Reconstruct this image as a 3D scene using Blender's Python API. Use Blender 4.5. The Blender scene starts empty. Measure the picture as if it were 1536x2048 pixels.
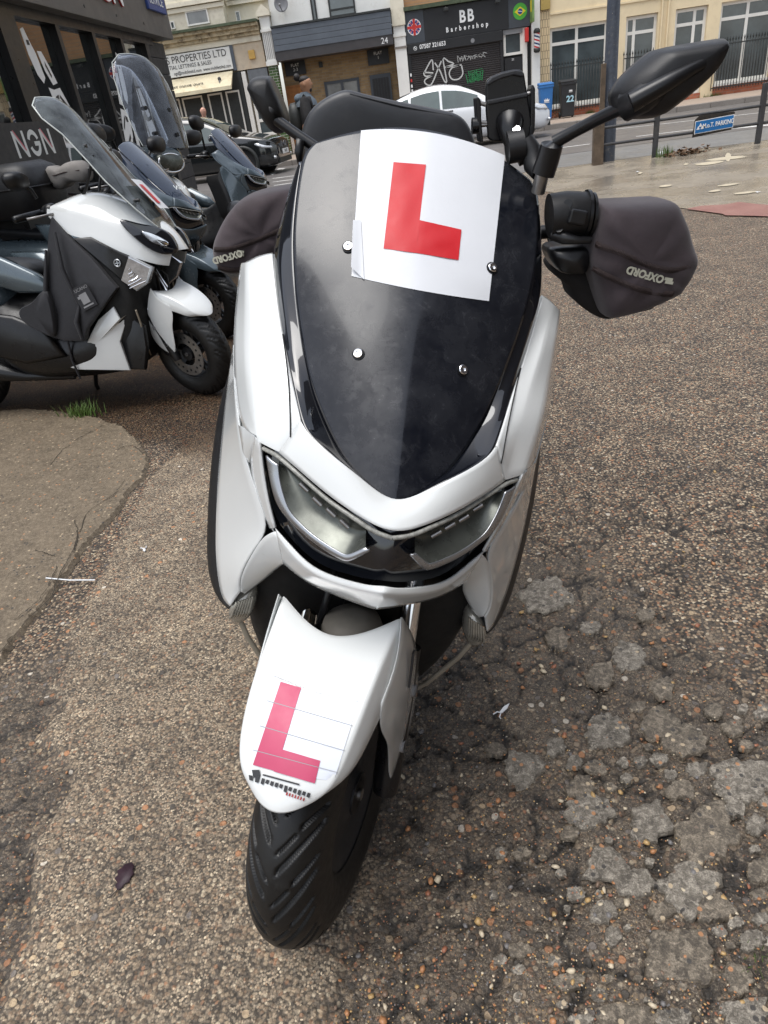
import bpy, bmesh, math, random
import numpy as np
from mathutils import Vector, Matrix
random.seed(7); RNG = np.random.default_rng(7)
rad = math.radians
scene = bpy.context.scene
COL = scene.collection

# ------------------------------------------------------------------ camera
FPX, IMW, IMH = 1350.0, 1536.0, 2048.0          # focal length in photo pixels (about a 24 mm phone lens)
CAM_H, CAM_PITCH, CAM_ROLL, CAM_YAW = 1.22, rad(30.9), rad(8.2), rad(6.0)
def _basis():
    f0 = np.array([-math.sin(CAM_YAW), math.cos(CAM_YAW), 0.0]); up = np.array([0, 0, 1.0])
    f = math.cos(CAM_PITCH) * f0 - math.sin(CAM_PITCH) * up
    r0 = np.cross(f, up); r0 /= np.linalg.norm(r0); u0 = np.cross(r0, f)
    return (math.cos(CAM_ROLL) * r0 - math.sin(CAM_ROLL) * u0, math.sin(CAM_ROLL) * r0 + math.cos(CAM_ROLL) * u0, f)
CR, CU, CF = _basis(); CC = np.array([0, 0, CAM_H])
cam_data = bpy.data.cameras.new('camera'); cam = bpy.data.objects.new('camera', cam_data); COL.objects.link(cam)
cam_data.sensor_fit = 'VERTICAL'; cam_data.sensor_height = 36.0; cam_data.sensor_width = 36.0
cam_data.lens = 36.0 * FPX / IMH; cam_data.clip_start = 0.05; cam_data.clip_end = 2000
cam.matrix_world = Matrix(((CR[0], CU[0], -CF[0], 0), (CR[1], CU[1], -CF[1], 0), (CR[2], CU[2], -CF[2], CAM_H), (0, 0, 0, 1)))
scene.camera = cam
# ------------------------------------------------------------------ world, sun, exposure (bright overcast)
world = bpy.data.worlds.new('World'); scene.world = world; world.use_nodes = True
wn = world.node_tree; wn.nodes.clear()
wo = wn.nodes.new('ShaderNodeOutputWorld'); wb = wn.nodes.new('ShaderNodeBackground'); ws = wn.nodes.new('ShaderNodeTexSky')
SUN_EL, SUN_ROT = rad(76), rad(225)
ws.sky_type = 'NISHITA'; ws.sun_disc = False; ws.sun_elevation = SUN_EL; ws.sun_rotation = SUN_ROT
ws.air_density = 1.0; ws.dust_density = 2.2; ws.ozone_density = 0.6
wh = wn.nodes.new('ShaderNodeHueSaturation'); wh.inputs['Saturation'].default_value = 0.42
wn.links.new(ws.outputs[0], wh.inputs['Color']); wn.links.new(wh.outputs[0], wb.inputs[0]); wb.inputs[1].default_value = 0.15
wn.links.new(wb.outputs[0], wo.inputs[0])
sun_d = bpy.data.lights.new('sun', 'SUN'); sun_d.energy = 1.4; sun_d.angle = rad(42); sun_d.color = (1.0, 0.985, 0.96)
sun = bpy.data.objects.new('sun', sun_d); COL.objects.link(sun)
_sd = Vector((math.sin(SUN_ROT) * math.cos(SUN_EL), math.cos(SUN_ROT) * math.cos(SUN_EL), math.sin(SUN_EL)))
sun.rotation_euler = _sd.to_track_quat('Z', 'Y').to_euler(); sun.location = (0, -5, 12)
scene.view_settings.view_transform = 'Standard'; scene.view_settings.look = 'None'
scene.view_settings.exposure = 0.86; scene.view_settings.gamma = 1.0; scene.view_settings.use_curve_mapping = False
scene.render.engine = 'CYCLES'
try:
    scene.cycles.use_denoising = True; scene.cycles.denoiser = 'OPENIMAGEDENOISE'
    scene.cycles.max_bounces = 8; scene.cycles.transparent_max_bounces = 16; scene.cycles.caustics_reflective = False; scene.cycles.caustics_refractive = False
except Exception: pass

# ------------------------------------------------------------------ measuring: photo point -> place
def ray(px, py): return (CF * FPX + CR * (px - IMW / 2) - CU * (py - IMH / 2)) / FPX
def at_z(px, py, z=0.0):
    d = ray(px, py); return CC + (z - CAM_H) / d[2] * d
def at_y(px, py, Y):
    d = ray(px, py); return CC + Y / d[1] * d
def at_x(px, py, X):
    d = ray(px, py); return CC + X / d[0] * d

# ------------------------------------------------------------------ helpers
def tag(o, label=None, cat=None, group=None, kind=None):
    if label: o['label'] = label
    if cat: o['category'] = cat
    if group: o['group'] = group
    if kind: o['kind'] = kind
    return o
def empty(name, loc=(0, 0, 0), rz=0.0, mat=None):
    o = bpy.data.objects.new(name, None); COL.objects.link(o); o.empty_display_size = 0.1
    if mat is not None: o.matrix_world = mat
    else: o.location = loc; o.rotation_euler = (0, 0, rz)
    return o
def link_mesh(name, me, mat=None, parent=None):
    o = bpy.data.objects.new(name, me); COL.objects.link(o)
    if mat is not None and not me.materials: me.materials.append(mat)
    if parent is not None: o.parent = parent
    return o
def add(name, verts, faces, mat=None, parent=None, smooth=True, bevel=0, subsurf=0, solid=0, offset=-1, crease=None, seg=2, auto=None, fixn=True):
    me = bpy.data.meshes.new(name); me.from_pydata([tuple(map(float, v)) for v in verts], [], faces)
    bm = bmesh.new(); bm.from_mesh(me)
    bmesh.ops.remove_doubles(bm, verts=bm.verts, dist=1e-5)
    if fixn: bmesh.ops.recalc_face_normals(bm, faces=bm.faces)
    bm.to_mesh(me); bm.free(); me.update()
    if smooth:
        for p in me.polygons: p.use_smooth = True
    if crease:
        cl = me.attributes.new('crease_edge', 'FLOAT', 'EDGE')
        vv = [tuple(np.round(v.co, 5)) for v in me.vertices]
        cs = {frozenset((tuple(np.round(np.asarray(a, float), 5)), tuple(np.round(np.asarray(b, float), 5)))): w for a, b, w in crease}
        for e in me.edges:
            k = frozenset((vv[e.vertices[0]], vv[e.vertices[1]]))
            if k in cs: cl.data[e.index].value = cs[k]
    o = link_mesh(name, me, mat, parent)
    if subsurf:
        m = o.modifiers.new('sub', 'SUBSURF'); m.levels = subsurf; m.render_levels = subsurf; m.boundary_smooth = 'PRESERVE_CORNERS'
    if solid:
        m = o.modifiers.new('solid', 'SOLIDIFY'); m.thickness = solid; m.offset = offset
        if subsurf and smooth: w_ = o.modifiers.new('wn', 'WEIGHTED_NORMAL'); w_.weight = 100; w_.keep_sharp = False
    if bevel:
        m = o.modifiers.new('bevel', 'BEVEL'); m.width = bevel; m.segments = seg; m.limit_method = 'ANGLE'; m.angle_limit = rad(30)
    if auto and smooth: me.set_sharp_from_angle(angle=rad(auto))
    return o
def box_vf(x0, x1, y0, y1, z0, z1):
    v = [(x, y, z) for z in (z0, z1) for y in (y0, y1) for x in (x0, x1)]
    return v, [(0, 2, 3, 1), (4, 5, 7, 6), (0, 1, 5, 4), (2, 6, 7, 3), (0, 4, 6, 2), (1, 3, 7, 5)]
def box(name, x0, x1, y0, y1, z0, z1, mat, parent=None, bevel=0):
    v, f = box_vf(x0, x1, y0, y1, z0, z1); return add(name, v, f, mat, parent, smooth=False, bevel=bevel)
def boxes(name, lst, mat, parent=None, bevel=0):
    V, F = [], []
    for b in lst:
        v, f = box_vf(*b); n = len(V); V += v; F += [tuple(i + n for i in q) for q in f]
    me = bpy.data.meshes.new(name); me.from_pydata(V, [], F); me.update()
    o = link_mesh(name, me, mat, parent)
    if bevel:
        m = o.modifiers.new('bevel', 'BEVEL'); m.width = bevel; m.segments = 1
    return o
def grid_faces(nr, nc, wrap=False, off=0):
    F = []
    for i in range(nr - 1):
        for j in range(nc if wrap else nc - 1):
            j2 = (j + 1) % nc; F.append((off + i * nc + j, off + i * nc + j2, off + (i + 1) * nc + j2, off + (i + 1) * nc + j))
    return F
def patch(name, rows, mat, parent, mirror=True, crease_rows=(), crease_cols=(), edge_crease=0.9, cw=0.8, **kw):
    """Open sheet through rows of points; mirrored about x=0 when mirror is set."""
    rows = [[np.asarray(p, float) for p in r] for r in rows]
    if mirror and not any(all(abs(r[j][0]) < 1e-4 for r in rows) for j in range(len(rows[0]))):
        a = patch(name, rows, mat, parent, False, crease_rows, crease_cols, edge_crease, cw, **kw)
        patch(name, [[p * np.array([-1, 1, 1]) for p in r] for r in rows], mat, parent, False, crease_rows, crease_cols, edge_crease, cw, **kw); return a
    V, F, K = [], [], []
    sides = (1, -1) if mirror else (1,)
    for s in sides:
        rr = [[p * np.array([s, 1, 1]) for p in r] for r in rows]
        nr, nc = len(rr), len(rr[0]); n0 = len(V)
        V += [p for r in rr for p in r]; g = grid_faces(nr, nc, off=n0)
        if s < 0: g = [tuple(reversed(q)) for q in g]
        F += g
        for i in range(nr):
            w = cw if i in crease_rows else 0
            if i in (0, nr - 1): w = max(w, edge_crease)
            if w:
                for j in range(nc - 1): K.append((rr[i][j], rr[i][j + 1], w))
        for j in range(nc):
            w = cw if j in crease_cols else 0
            if j in (0, nc - 1): w = max(w, edge_crease)
            if mirror and all(abs(r[j][0]) < 1e-4 for r in rr): w = 0 if j not in crease_cols else cw
            if w:
                for i in range(nr - 1): K.append((rr[i][j], rr[i + 1][j], w))
    return add(name, V, F, mat, parent, crease=K, **kw)
def tube_vf(pts, rads, seg=10, cap=True, close=False):
    pts = [np.asarray(p, float) for p in pts]; n = len(pts)
    if not hasattr(rads, '__len__'): rads = [rads] * n
    V, F = [], []; prev = None
    for i, p in enumerate(pts):
        a = pts[(i - 1) % n] if (close or i > 0) else p; b = pts[(i + 1) % n] if (close or i < n - 1) else p
        t = b - a; t = t / (np.linalg.norm(t) + 1e-12)
        if prev is None:
            u = np.cross(t, [0, 0, 1.0]);
            if np.linalg.norm(u) < 1e-3: u = np.cross(t, [1.0, 0, 0])
        else: u = prev - t * np.dot(prev, t)
        u /= np.linalg.norm(u) + 1e-12; prev = u; w = np.cross(t, u)
        for k in range(seg):
            an = 2 * math.pi * k / seg; V.append(p + rads[i] * (math.cos(an) * u + math.sin(an) * w))
    F = grid_faces(n, seg, True)
    if close:
        F += [((n - 1) * seg + k, (n - 1) * seg + (k + 1) % seg, (k + 1) % seg, k) for k in range(seg)]
    elif cap:
        F.append(tuple(range(seg - 1, -1, -1))); F.append(tuple((n - 1) * seg + k for k in range(seg)))
    return V, F
def tube(name, pts, rads, mat, parent=None, seg=10, close=False, **kw):
    V, F = tube_vf(pts, rads, seg, close=close); return add(name, V, F, mat, parent, auto=50, **kw)
def merge(*vfs):
    V, F = [], []
    for v, f in vfs:
        n = len(V); V += list(v); F += [tuple(i + n for i in q) for q in f]
    return V, F
def xf(vf, fn): return [fn(np.asarray(p, float)) for p in vf[0]], vf[1]
def lathe_vf(prof, seg=32, axis='x', c=(0, 0, 0), closed=False):
    """prof: list of (radius, offset along axis)."""
    V = []
    for r, h in prof:
        for k in range(seg):
            a = 2 * math.pi * k / seg; co, si = r * math.cos(a), r * math.sin(a)
            p = {'x': (h, co, si), 'y': (co, h, si), 'z': (co, si, h)}[axis]
            V.append(np.asarray(p) + np.asarray(c))
    F = grid_faces(len(prof), seg, True)
    if closed: F += [((len(prof) - 1) * seg + k, (len(prof) - 1) * seg + (k + 1) % seg, (k + 1) % seg, k) for k in range(seg)]
    return V, F
def smooth_poly(pts, n=48):
    """Closed Catmull-Rom through points, resampled."""
    P = [np.asarray(p, float) for p in pts]; m = len(P); out = []
    for i in range(n):
        t = i * m / n; k = int(t); t -= k; a, b, c, d = P[(k - 1) % m], P[k % m], P[(k + 1) % m], P[(k + 2) % m]
        out.append(0.5 * (2 * b + (c - a) * t + (2 * a - 5 * b + 4 * c - d) * t * t + (-a + 3 * b - 3 * c + d) * t ** 3))
    return out
def curve_pts(pts, n):
    """Open Catmull-Rom resample by parameter."""
    P = [np.asarray(p, float) for p in pts]; m = len(P); out = []
    for i in range(n):
        t = i * (m - 1) / (n - 1); k = min(int(t), m - 2); t -= k
        b, c = P[k], P[k + 1]; a = P[k - 1] if k > 0 else 2 * b - c; d = P[k + 2] if k + 2 < m else 2 * c - b
        out.append(0.5 * (2 * b + (c - a) * t + (2 * a - 5 * b + 4 * c - d) * t * t + (-a + 3 * b - 3 * c + d) * t ** 3))
    return out
def pillow_vf(outline, layers):
    """outline: list of 3d points; layers: list of (scale, offset vector). Closed, capped shape."""
    O = [np.asarray(p, float) for p in outline]; c = sum(O) / len(O); V = []
    for s, off in layers: V += [c + (p - c) * s + np.asarray(off, float) for p in O]
    n = len(O); F = grid_faces(len(layers), n, True)
    i0 = len(V); V.append(c + np.asarray(layers[0][1], float)); V.append(c + np.asarray(layers[-1][1], float)); L = (len(layers) - 1) * n
    F += [(i0, (k + 1) % n, k) for k in range(n)] + [(i0 + 1, L + k, L + (k + 1) % n) for k in range(n)]
    return V, F
def extrude_vf(poly, off):
    n = len(poly); P = [np.asarray(p, float) for p in poly]; off = np.asarray(off, float)
    V = P + [p + off for p in P]
    return V, [tuple(range(n)), tuple(range(2 * n - 1, n - 1, -1))] + [(i, i + n, (i + 1) % n + n, (i + 1) % n) for i in range(n)]
def text(name, body, size, mat, loc, xd, yd, parent=None, align='CENTER', ext=0.002, sx=1.0, spacing=1.0, bold=0.0):
    cu = bpy.data.curves.new(name, 'FONT'); cu.body = body; cu.size = size; cu.align_x = align; cu.align_y = 'CENTER'
    cu.extrude = ext; cu.space_character = spacing; cu.offset = bold; cu.resolution_u = 4; cu.materials.append(mat)
    o = bpy.data.objects.new(name, cu); COL.objects.link(o)
    X = Vector(xd).normalized(); Y = Vector(yd); Y = (Y - X * Y.dot(X)).normalized(); Z = X.cross(Y)
    m = Matrix(((X[0] * sx, Y[0], Z[0], loc[0]), (X[1] * sx, Y[1], Z[1], loc[1]), (X[2] * sx, Y[2], Z[2], loc[2]), (0, 0, 0, 1)))
    if parent is not None: o.parent = parent
    o.matrix_local = m; TEXTS.append(o)
    return o
TEXTS = []
def bake_texts():
    bpy.context.view_layer.update(); dg = bpy.context.evaluated_depsgraph_get()
    for o in list(TEXTS):
        me = bpy.data.meshes.new_from_object(o.evaluated_get(dg)); n = link_mesh(o.name, me, None, o.parent); n.matrix_local = o.matrix_local.copy(); nm = o.name
        if not me.materials: me.materials.append(o.data.materials[0])
        bpy.data.objects.remove(o); n.name = nm
    TEXTS.clear()
def copy_tree(o, parent=None):
    c = o.copy(); COL.objects.link(c); c.parent = parent
    for ch in list(o.children): copy_tree(ch, c)
    return c

# ------------------------------------------------------------------ materials
MATS = {}
def nodes_of(m):
    m.use_nodes = True; nt = m.node_tree; return nt, nt.nodes, nt.links, nt.nodes['Principled BSDF']
def mapr(nt, val, a, b, c=0.0, d=1.0):
    n = nt.nodes.new('ShaderNodeMapRange'); nt.links.new(val, n.inputs[0])
    for i, x in enumerate((a, b, c, d)): n.inputs[i + 1].default_value = x
    return n.outputs[0]
def noise(nt, vec, scale, detail=4, rough=0.6, dist=0.0):
    n = nt.nodes.new('ShaderNodeTexNoise'); n.inputs['Scale'].default_value = scale; n.inputs['Detail'].default_value = detail
    n.inputs['Roughness'].default_value = rough; n.inputs['Distortion'].default_value = dist
    if vec is not None: nt.links.new(vec, n.inputs['Vector'])
    return n.outputs['Fac']
def mixc(nt, fac, a, b, mode='MIX'):
    n = nt.nodes.new('ShaderNodeMix'); n.data_type = 'RGBA'; n.blend_type = mode
    for sock, v in ((n.inputs[0], fac), (n.inputs[6], a), (n.inputs[7], b)):
        if isinstance(v, (int, float)): sock.default_value = v
        elif isinstance(v, (tuple, list)): sock.default_value = (v[0], v[1], v[2], 1)
        else: nt.links.new(v, sock)
    return n.outputs[2]
def coord(nt, kind='Object'):
    n = nt.nodes.new('ShaderNodeTexCoord'); return n.outputs[kind]
def bump(nt, h, strength=0.3, dist=0.002, normal=None):
    n = nt.nodes.new('ShaderNodeBump'); n.inputs['Strength'].default_value = strength; n.inputs['Distance'].default_value = dist
    nt.links.new(h, n.inputs['Height'])
    if normal is not None: nt.links.new(normal, n.inputs['Normal'])
    return n.outputs[0]
def M(name, col, rough=0.5, metal=0.0, var=0.15, vs=8.0, fine=0.0, fs=400.0, fd=0.0006, coat=0.0, dirt=0.0, dirtcol=(0.12, 0.10, 0.075), ds=14.0, dt=0.52,
      trans=0.0, alpha=1.0, spec=0.5, rv=0.1, sheen=0.0, ior=1.45):
    if name in MATS: return MATS[name]
    m = bpy.data.materials.new(name); nt, N, L, b = nodes_of(m); MATS[name] = m
    co = coord(nt); n1 = noise(nt, co, vs, 5, 0.65)
    c = mixc(nt, mapr(nt, n1, 0.3, 0.7), tuple(x * (1 - var) for x in col), tuple(min(1, x * (1 + var * 0.6)) for x in col))
    r = mapr(nt, noise(nt, co, vs * 3.1, 4, 0.6), 0.25, 0.75, max(0.02, rough - rv), min(1, rough + rv))
    if dirt:
        df = mapr(nt, noise(nt, co, ds, 8, 0.72), dt, dt + 0.18, 0, dirt)
        c = mixc(nt, df, c, dirtcol)
        a = nt.nodes.new('ShaderNodeMath'); a.operation = 'ADD'; a.use_clamp = True; L.new(r, a.inputs[0])
        s = nt.nodes.new('ShaderNodeMath'); s.operation = 'MULTIPLY'; L.new(df, s.inputs[0]); s.inputs[1].default_value = 0.35; L.new(s.outputs[0], a.inputs[1]); r = a.outputs[0]
    L.new(c, b.inputs['Base Color']); L.new(r, b.inputs['Roughness']); b.inputs['Metallic'].default_value = metal
    b.inputs['Coat Weight'].default_value = coat; b.inputs['Coat Roughness'].default_value = 0.04
    b.inputs['Specular IOR Level'].default_value = spec; b.inputs['Transmission Weight'].default_value = trans; b.inputs['Alpha'].default_value = alpha
    b.inputs['IOR'].default_value = ior
    if sheen: b.inputs['Sheen Weight'].default_value = sheen; b.inputs['Sheen Roughness'].default_value = 0.5
    if fine: L.new(bump(nt, noise(nt, co, fs, 3, 0.6), fine, fd), b.inputs['Normal'])
    return m
# ================================================================== GROUND
def fbm(x, y, scale, octv=4, seed=0):
    out = np.zeros_like(x); amp = 1.0; tot = 0
    for o in range(octv):
        g = np.random.default_rng(seed + o * 17).random((256, 256)); xs, ys = x * scale, y * scale
        i, j = np.floor(xs).astype(int), np.floor(ys).astype(int); fx, fy = xs - i, ys - j; fx = fx * fx * (3 - 2 * fx); fy = fy * fy * (3 - 2 * fy)
        a, b, c, d = g[i % 256, j % 256], g[(i + 1) % 256, j % 256], g[i % 256, (j + 1) % 256], g[(i + 1) % 256, (j + 1) % 256]
        out += amp * ((a * (1 - fx) + b * fx) * (1 - fy) + (c * (1 - fx) + d * fx) * fy); tot += amp; amp *= 0.5; scale *= 2.03
    return out / tot
def poly_sd(x, y, poly):
    """signed distance, positive inside."""
    P = np.asarray(poly); ins = np.zeros(x.shape, bool); dmin = np.full(x.shape, 1e9); n = len(P)
    for i in range(n):
        (ax, ay), (bx, by) = P[i], P[(i + 1) % n]
        dx, dy = bx - ax, by - ay; t = np.clip(((x - ax) * dx + (y - ay) * dy) / (dx * dx + dy * dy + 1e-12), 0, 1)
        dmin = np.minimum(dmin, np.hypot(x - ax - t * dx, y - ay - t * dy))
        c = ((ay > y) != (by > y)) & (x < (bx - ax) * (y - ay) / (by - ay + 1e-12) + ax); ins ^= c
    return np.where(ins, dmin, -dmin)
def sstep(v, a, b):
    t = np.clip((v - a) / (b - a), 0, 1); return t * t * (3 - 2 * t)
def gpx(lst): return [tuple(at_z(*p)[:2]) for p in lst]
TONGUE = gpx([(300, 960), (380, 880), (440, 860), (520, 1300), (600, 1500), (760, 1750), (690, 1900), (640, 2100), (-60, 2200), (18, 1957), (55, 1870), (73, 1771), (66, 1684), (91, 1662), (146, 1578), (150, 1541), (77, 1475), (128, 1424), (110, 1373), (142, 1307), (140, 1260), (190, 1180), (260, 1040)])
BROKEN = gpx([(760, 1350), (1000, 1130), (1180, 1060), (1320, 1250), (1536, 1420), (1700, 1500), (1800, 2300), (600, 2300), (640, 2050), (700, 1900), (800, 1650)])
LEFTB = gpx([(142, 1300), (110, 1373), (128, 1424), (77, 1475), (150, 1541), (146, 1578), (91, 1662), (66, 1684), (73, 1771), (55, 1870), (18, 1957), (-60, 2200), (-300, 2100), (-200, 1300), (0, 1350)])
WET = [(-1.0, 2.75), (-0.55, 3.3), (-0.5, 4.2), (-0.7, 6), (-1.5, 9), (-5, 9), (-5, 2.9), (-2, 2.75)]
def axis(lo, hi, step, far, grow=1.09):
    a = list(np.arange(lo, hi, step)); s = step; x = a[-1]
    while x < far: s *= grow; x += s; a.append(x)
    s = step; x = lo; b = []
    while x > -far: s *= grow; x -= s; b.append(x)
    return np.array(b[::-1] + a)
gxs = axis(-0.95, 1.15, 0.0085, 420.0); gys = axis(0.30, 2.0, 0.0085, 420.0)
GX, GY = np.meshgrid(gxs, gys); near = (np.abs(GX) < 3) & (GY > 0) & (GY < 4)
wob = (fbm(GX, GY, 14, 4, 3) - 0.5)
z_t = sstep(poly_sd(GX, GY, TONGUE) + wob * 0.05, -0.008, 0.012)
z_b = np.maximum(sstep(poly_sd(GX, GY, BROKEN) + wob * 0.3, -0.10, 0.08), sstep(poly_sd(GX, GY, LEFTB) + wob * 0.1, -0.05, 0.03) * 0.8) * (1 - z_t)
z_w = sstep(poly_sd(GX, GY, WET) + (fbm(GX, GY, 3, 4, 9) - 0.5) * 0.7, -0.12, 0.2)
fade = sstep(-np.hypot(GX, GY - 1), -4.5, -2.5)
GZ = fade * (z_t * 0.006 + (fbm(GX, GY, 60, 3, 5) - 0.5) * (0.004 + 0.007 * z_b) + (fbm(GX, GY, 9, 3, 6) - 0.5) * (0.006 + 0.012 * z_b) - 0.006 * z_b)
# cracks through the broken surfacing
def crack(pts, width, depth):
    global GZ
    P = curve_pts([np.array(p) for p in gpx(pts)], 40); d = np.full(GX.shape, 1e9)
    for a, b in zip(P[:-1], P[1:]):
        t = np.clip(((GX - a[0]) * (b[0] - a[0]) + (GY - a[1]) * (b[1] - a[1])) / (np.dot(b - a, b - a) + 1e-12), 0, 1)
        d = np.minimum(d, np.hypot(GX - a[0] - t * (b[0] - a[0]), GY - a[1] - t * (b[1] - a[1])))
    GZ = GZ - depth * np.exp(-((d + wob * 0.02) / width) ** 2)
for c in ([(990, 1560), (985, 1640), (1000, 1700), (980, 1760), (985, 1800), (930, 1840)], [(900, 1660), (985, 1640), (1060, 1620), (1110, 1590)], [(1180, 1330), (1290, 1400), (1370, 1360), (1440, 1340)],
          [(1280, 1420), (1310, 1480), (1360, 1515), (1440, 1500)], [(980, 1800), (1040, 1830), (1150, 1800)], [(110, 1373), (300, 1355), (520, 1340)], [(270, 1432), (420, 1428), (520, 1410)]):
    crack(c, 0.006, 0.007)
# network of cracks between broken flat patches
def worley(x, y, cell, seed):
    r = np.random.default_rng(seed); J = r.random((128, 128, 2)); i, j = np.floor(x / cell).astype(int), np.floor(y / cell).astype(int); f1 = np.full(x.shape, 9.0); f2 = f1.copy()
    for di in (-1, 0, 1):
        for dj in (-1, 0, 1):
            p = J[(i + di) % 128, (j + dj) % 128]; d = np.hypot((i + di + p[..., 0]) * cell - x, (j + dj + p[..., 1]) * cell - y); f2 = np.minimum(f2, np.maximum(f1, d)); f1 = np.minimum(f1, d)
    return f2 - f1
wx, wy = GX + (fbm(GX, GY, 16, 3, 21) - .5) * .07, GY + (fbm(GX, GY, 16, 3, 22) - .5) * .07
RIGHTZ = sstep(GX - .02 + wob * .3, 0, .25) * sstep(-GY, -2.6, -1.7) * (1 - z_t)
crk = np.maximum(np.exp(-(worley(wx, wy, .115, 31) / .0085) ** 2) * np.maximum(z_b, RIGHTZ * sstep(fbm(GX, GY, 3.5, 3, 33), .44, .56)), np.exp(-(worley(wx * 1.0, wy, .31, 35) / .008) ** 2) * np.clip(RIGHTZ + z_b, 0, 1)) * fade
crk *= sstep(fbm(GX, GY, 11, 2, 37), .30, .42); GZ = GZ - .009 * crk
nV = GX.size; me = bpy.data.meshes.new('ground'); nr, nc = GX.shape
idx = np.arange(nV).reshape(nr, nc); quads = np.stack([idx[:-1, :-1], idx[:-1, 1:], idx[1:, 1:], idx[1:, :-1]], -1).reshape(-1, 4)
me.vertices.add(nV); me.vertices.foreach_set('co', np.stack([GX, GY, GZ], -1).astype(np.float32).ravel())
me.loops.add(quads.size); me.loops.foreach_set('vertex_index', quads.astype(np.int32).ravel())
me.polygons.add(len(quads)); me.polygons.foreach_set('loop_start', np.arange(0, quads.size, 4, dtype=np.int32)); me.polygons.foreach_set('loop_total', np.full(len(quads), 4, np.int32))
me.polygons.foreach_set('use_smooth', np.ones(len(quads), bool)); me.update(); me.validate()
for nm, arr in (('tongue', z_t), ('broken', z_b), ('wet', z_w), ('crack', crk)):
    at = me.attributes.new(nm, 'FLOAT', 'POINT'); at.data.foreach_set('value', arr.astype(np.float32).ravel())

def ramp(nt, fac, stops):
    n = nt.nodes.new('ShaderNodeValToRGB'); n.color_ramp.interpolation = 'CONSTANT'; e = n.color_ramp.elements
    while len(e) < len(stops): e.new(0.5)
    for el, (p, c) in zip(e, stops): el.position = p; el.color = (c[0], c[1], c[2], 1)
    nt.links.new(fac, n.inputs[0]); return n.outputs[0]
def voro(nt, vec, scale, rnd=1.0):
    n = nt.nodes.new('ShaderNodeTexVoronoi'); n.voronoi_dimensions = '2D'; n.inputs['Scale'].default_value = scale; n.inputs['Randomness'].default_value = rnd
    nt.links.new(vec, n.inputs['Vector']); sp = nt.nodes.new('ShaderNodeSeparateColor'); nt.links.new(n.outputs['Color'], sp.inputs[0])
    return n.outputs['Distance'], sp.outputs[0], sp.outputs[1]
def mth(nt, op, a, b=None, clamp=False):
    n = nt.nodes.new('ShaderNodeMath'); n.operation = op; n.use_clamp = clamp
    for s, v in zip(n.inputs, (a, b)):
        if v is None: continue
        if isinstance(v, (int, float)): s.default_value = v
        else: nt.links.new(v, s)
    return n.outputs[0]
def warp(nt, co, scale, amount):
    n = nt.nodes.new('ShaderNodeTexNoise'); n.inputs['Scale'].default_value = scale; n.inputs['Detail'].default_value = 2; nt.links.new(co, n.inputs['Vector'])
    s = nt.nodes.new('ShaderNodeVectorMath'); s.operation = 'SUBTRACT'; nt.links.new(n.outputs['Color'], s.inputs[0]); s.inputs[1].default_value = (0.5, 0.5, 0.5)
    m = nt.nodes.new('ShaderNodeVectorMath'); m.operation = 'SCALE'; nt.links.new(s.outputs[0], m.inputs[0]); m.inputs['Scale'].default_value = amount
    a = nt.nodes.new('ShaderNodeVectorMath'); a.operation = 'ADD'; nt.links.new(co, a.inputs[0]); nt.links.new(m.outputs[0], a.inputs[1]); return a.outputs[0]
STONES = [(0.0, (.045, .036, .028)), (.14, (.16, .118, .078)), (.32, (.30, .232, .16)), (.52, (.11, .092, .075)), (.62, (.40, .315, .215)), (.78, (.24, .16, .10)), (.88, (.36, .185, .09)), (.94, (.58, .50, .37))]
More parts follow.
